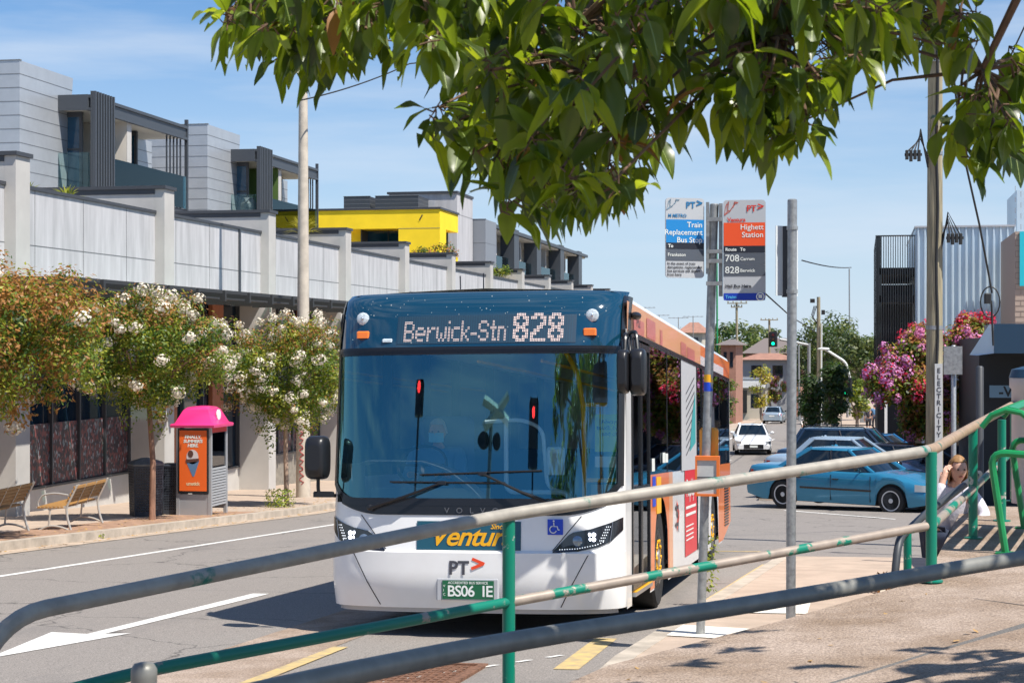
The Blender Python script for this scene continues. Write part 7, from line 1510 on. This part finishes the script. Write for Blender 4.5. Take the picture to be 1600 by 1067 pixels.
# twigs and branches joining the clusters
main = []
for (px, py, D) in ((600, -120, 5.0), (780, -60, 5.2), (900, 40, 5.3), (1000, -40, 5.0), (1120, -40, 4.9), (1250, -70, 5.0), (1400, -60, 5.2), (1560, -50, 5.2), (850, 150, 5.2), (960, 140, 5.1), (430, -60, 5.0), (1535, 110, 5.3), (1200, 60, 4.9)): main.append(at(px, py, D))
trunk_top = Vector((3.1, 3.9, 1.6)); hub2 = Vector((1.2, 4.6, 2.1))
for p in main:
    mid = hub2.lerp(p, .5) + Vector((0, 0, .25)); tg_.tube([hub2, mid, p], [.035, .022, .011], 7)
for p in anchors:
    q = min(main, key=lambda v: (v - p).length); mid = p.lerp(q, .5) + Vector((random.uniform(-.04, .04), random.uniform(-.04, .04), .05)); tg_.tube([p, mid, q], [.0035, .005, .008], 5, cap=False)
# crown above the frame
cn = 0
while cn < 300:
    x = random.uniform(-1.9, 3.6); y = random.uniform(3.0, 8.9); z = random.uniform(1.75, 3.4)
    if x < 1.6 and y > 7.9: continue
    if z < .235 * y + .12: continue
    c = Vector((x, y, z)); cn += 1
    if mnoise.noise(c * 1.1) < -.08: continue
    cluster(lf, tg_, c, 9, .19)
def shade_over(P, n, jit, zlo, zhi, L=.2):
    # leaf clusters of the crown that stand between the sun and P
    for _ in range(n):
        k = (random.uniform(zlo, zhi) - P.z) / SDIR.z; c = P + SDIR * k + Vector((random.gauss(0, jit), random.gauss(0, jit), random.gauss(0, .1)))
        dd = -ST * c.x + CT * c.y
        if c.z < .215 * dd + .12: continue
        cluster(lf, tg_, c, 10, L)
for t in lin(0, 1, 20): shade_over(PL0.lerp(PL0.lerp(PA, .80), t) , 10, .11, 2.0, 3.0)
for t in lin(0, 1, 22):
    if random.random() < .85: shade_over(Vector((-1.75, 4.2, -.93)).lerp(Vector((-.35, 7.4, -1.06)), t), 6, .08, 1.9, 3.0)
for t in lin(0, 1, 10): shade_over(Vector((-3.3, 7.0, -1.45)).lerp(Vector((-2.2, 9.1, -1.42)), t), 2, .12, 2.1, 3.0)
for _ in range(210):
    x = random.uniform(-.6, 2.3); shade_over(Vector((x, random.uniform(6.6, 8.25 + .62 * max(0, x)), -1.52)), 1, .15, 2.2, 3.3)
for k in range(12): e = Vector((random.uniform(-1.6, 3.2), random.uniform(3.4, 8.2), random.uniform(2.3, 3.2))); tg_.tube([trunk_top, trunk_top.lerp(e, .5) + Vector((0, 0, .4)), e], [.07, .04, .015], 7)
tg_.tube([trunk_top, hub2], [.09, .05], 8); lf.build('foliage', [M['big_leaf'], M['big_leaf_light'], M['big_leaf_dark'], M['big_leaf_dry'], M['vein']], ft, smooth=80, w=True); tg_.build('branches', M['twig'], ft, smooth=True, w=True)
m = MB(); m.tube([(3.5, 3.5, -1.6), (3.4, 3.6, -.8), (3.25, 3.75, .4), trunk_top], [.24, .19, .16, .13], 16); m.build('trunk', M['bark_gum'], ft, smooth=True, w=True)

# ================================================================ LITTER AND SMALL CLUTTER
mat('dry_leaf', (.40, .24, .09), .8)
def litter(name, n, fx_, sz, label=None):
    m = MB(); random.seed(n)
    for _ in range(n):
        x, y, z = fx_(); a = random.random() * 6.3; u_ = Vector((math.cos(a), math.sin(a), random.uniform(-.1, .3))); v_ = Vector((-math.sin(a), math.cos(a), random.uniform(-.1, .3))); l = sz * random.uniform(.5, 1.4); p = Vector((x, y, z + .006))
        m.add([p - u_ * l, p - v_ * l * .4, p + u_ * l, p + v_ * l * .4], [(0, 1, 2, 3)])
    return tag(m.build(name, M['dry_leaf']), kind='stuff')
def f1():
    y = random.uniform(22, 50); x = KL(y) - .2 - 1.5 * random.random() ** 1.4; return x, y, G(x, y) + .137
litter('leaf_litter', 700, f1, .035)
def f2():
    y = random.uniform(22, 45); x = KL(y) + .02 + .25 * random.random(); return x, y, G(x, y) + .01
litter('leaf_litter', 260, f2, .035)
def f3():
    x = random.uniform(-1.2, 2.4); y = random.uniform(8.2, 13); return (x, y, ZP2(x) + .006) if y < 11 + x * 1.2 else (.9, 12.9, -1.50)
litter('leaf_litter', 60, f3, .028)

# ================================================================ LEVEL CROSSING BEHIND THE CAMERA (seen only as reflections in the bus windscreen)
def refl(px, py, dist):
    """point dist metres along the ray that leaves the camera and bounces off the real windscreen surface"""
    inv = BM.inverted(); o = inv @ Vector((0, 0, 0)); d = (inv.to_3x3() @ ray(px, py)).normalized(); t = 12.0
    for _ in range(60):
        p = o + d * t; t += (F(max(-1.24, min(1.24, p.x)), p.z) - p.y) * .8
    p = o + d * t; e = .01; dx = (F(p.x + e, p.z) - F(p.x - e, p.z)) / (2 * e); dz = (F(p.x, p.z + e) - F(p.x, p.z - e)) / (2 * e); n = Vector((dx, -1, dz)).normalized(); r = d - n * 2 * d.dot(n)
    return BM @ (p + r * dist)
mat('signal_red', (1, .02, .02), .3, emit=9)
def xsignal(label, px, y0, y1, wpx, lamp, dist, r_=.10):
    a, b_ = refl(px, y0, dist), refl(px, y1, dist); c = (a + b_) / 2; h = abs(a.z - b_.z) / 2; w_ = wpx / FPX * (dist + 14.5) / 2 * 2.4
    t = thing('crossing_signal', label, 'signal', (c.x, c.y, ZP(0))); m = MB(); m.bbox((c.x - w_, c.y - .08, c.z - h), (c.x + w_, c.y + .08, c.z + h), w_ * .3); m.build('target_board', M['bus_black'], t, w=True)
    q = refl(px, lamp, dist); MB().ell((q.x, c.y + .10, q.z), (r_, .04, r_), 14, 8).build('lamp', M['signal_red'], t, w=True); m = MB(); m.tube([(c.x, c.y, ZP(0)), (c.x, c.y, c.z - h)], .06, 10); m.build('post', M['bus_black'], t, w=True)
xsignal('black crossing signal with a red lamp, reflected left of centre in the windscreen', 655, 592, 652, 22, 606, 12)
xsignal('black crossing signal with a red lamp, reflected right of centre in the windscreen', 834, 618, 735, 28, 645, 12)
t = thing('crossbuck', 'level crossing crossbuck with two dark round lamps standing behind the camera', 'sign', (refl(775, 690, 14).x, refl(775, 690, 14).y, ZP(0)))
m = MB()
for (a, b_) in (((757, 625), (795, 660)), ((795, 617), (757, 668))): m.tube([refl(a[0], a[1], 14), refl(b_[0], b_[1], 14)], .10, 4)
m.build('cross_arms', M['plate_text'], t, w=True)
m = MB(); q = refl(757, 688, 14); m.lathe(tuple(q), [(.15, -.03), (.15, .03)], 20, axis='Y'); q = refl(777, 690, 14); m.lathe(tuple(q), [(.15, -.03), (.15, .03)], 20, axis='Y'); m.build('lamp_discs', M['bus_black'], t, w=True)
q = refl(768, 640, 14); m = MB(); m.tube([(q.x, q.y - .15, ZP(0)), (q.x, q.y - .15, q.z)], .06, 8); m.build('post', M['galv'], t, w=True)

for (px, py, lab, mm) in ((1184, 652, 'small dark parked car by the far left kerb', 'car_darkblue'), (1232, 645, 'tiny white parked car far up the right side of the road', 'car_white')):
    q = onG(px, py); make_car('hatchback_car', lab, M[mm], (q.x, q.y + 2, q.z), R(90), L=4.1, Wd=1.75, H=1.5, wb=2.5, group='cars on the far road')
# television aerials and low roofs behind the bus roof line
for px, yt in ((1008, 480), (1030, 492), (1060, 496), (1083, 494)):
    a = at(px, yt, 120); m = MB(); m.tube([a, a - Vector((0, 0, 3.0))], .03, 5); m.box((a.x - .7, a.y - .02, a.z - .05), (a.x + .7, a.y + .02, a.z - .02)); [m.tube([(a.x - .6 + i * .3, a.y - .3, a.z), (a.x - .6 + i * .3, a.y + .3, a.z)], .012, 4) for i in range(5)]
    tag(m.build('tv_aerial', M['galv'], origin=a - Vector((0, 0, 3))), 'thin television aerial, %s of four above the far roofs behind the bus' % {1008: 'leftmost', 1030: 'second', 1060: 'third', 1083: 'rightmost'}[px], 'aerial', 'television aerials')
# bird-spotted, bug-spotted front glass
m = MB(); random.seed(4)
for _ in range(60):
    x = random.uniform(-1.1, 1.1); z = random.choice((random.uniform(2.66, 2.85), random.uniform(2.4, 2.85))); h = random.choice((.003, .004, .006)); m.add([(x - h, F(x, z) - .008, z), (x, F(x, z) - .008, z - h), (x + h, F(x, z) - .008, z), (x, F(x, z) - .008, z + h * 1.3)], [(0, 1, 2, 3)])
tag(m.build('insect_marks', mat('speck', (.5, .55, .55), .8), dest), kind='stuff')
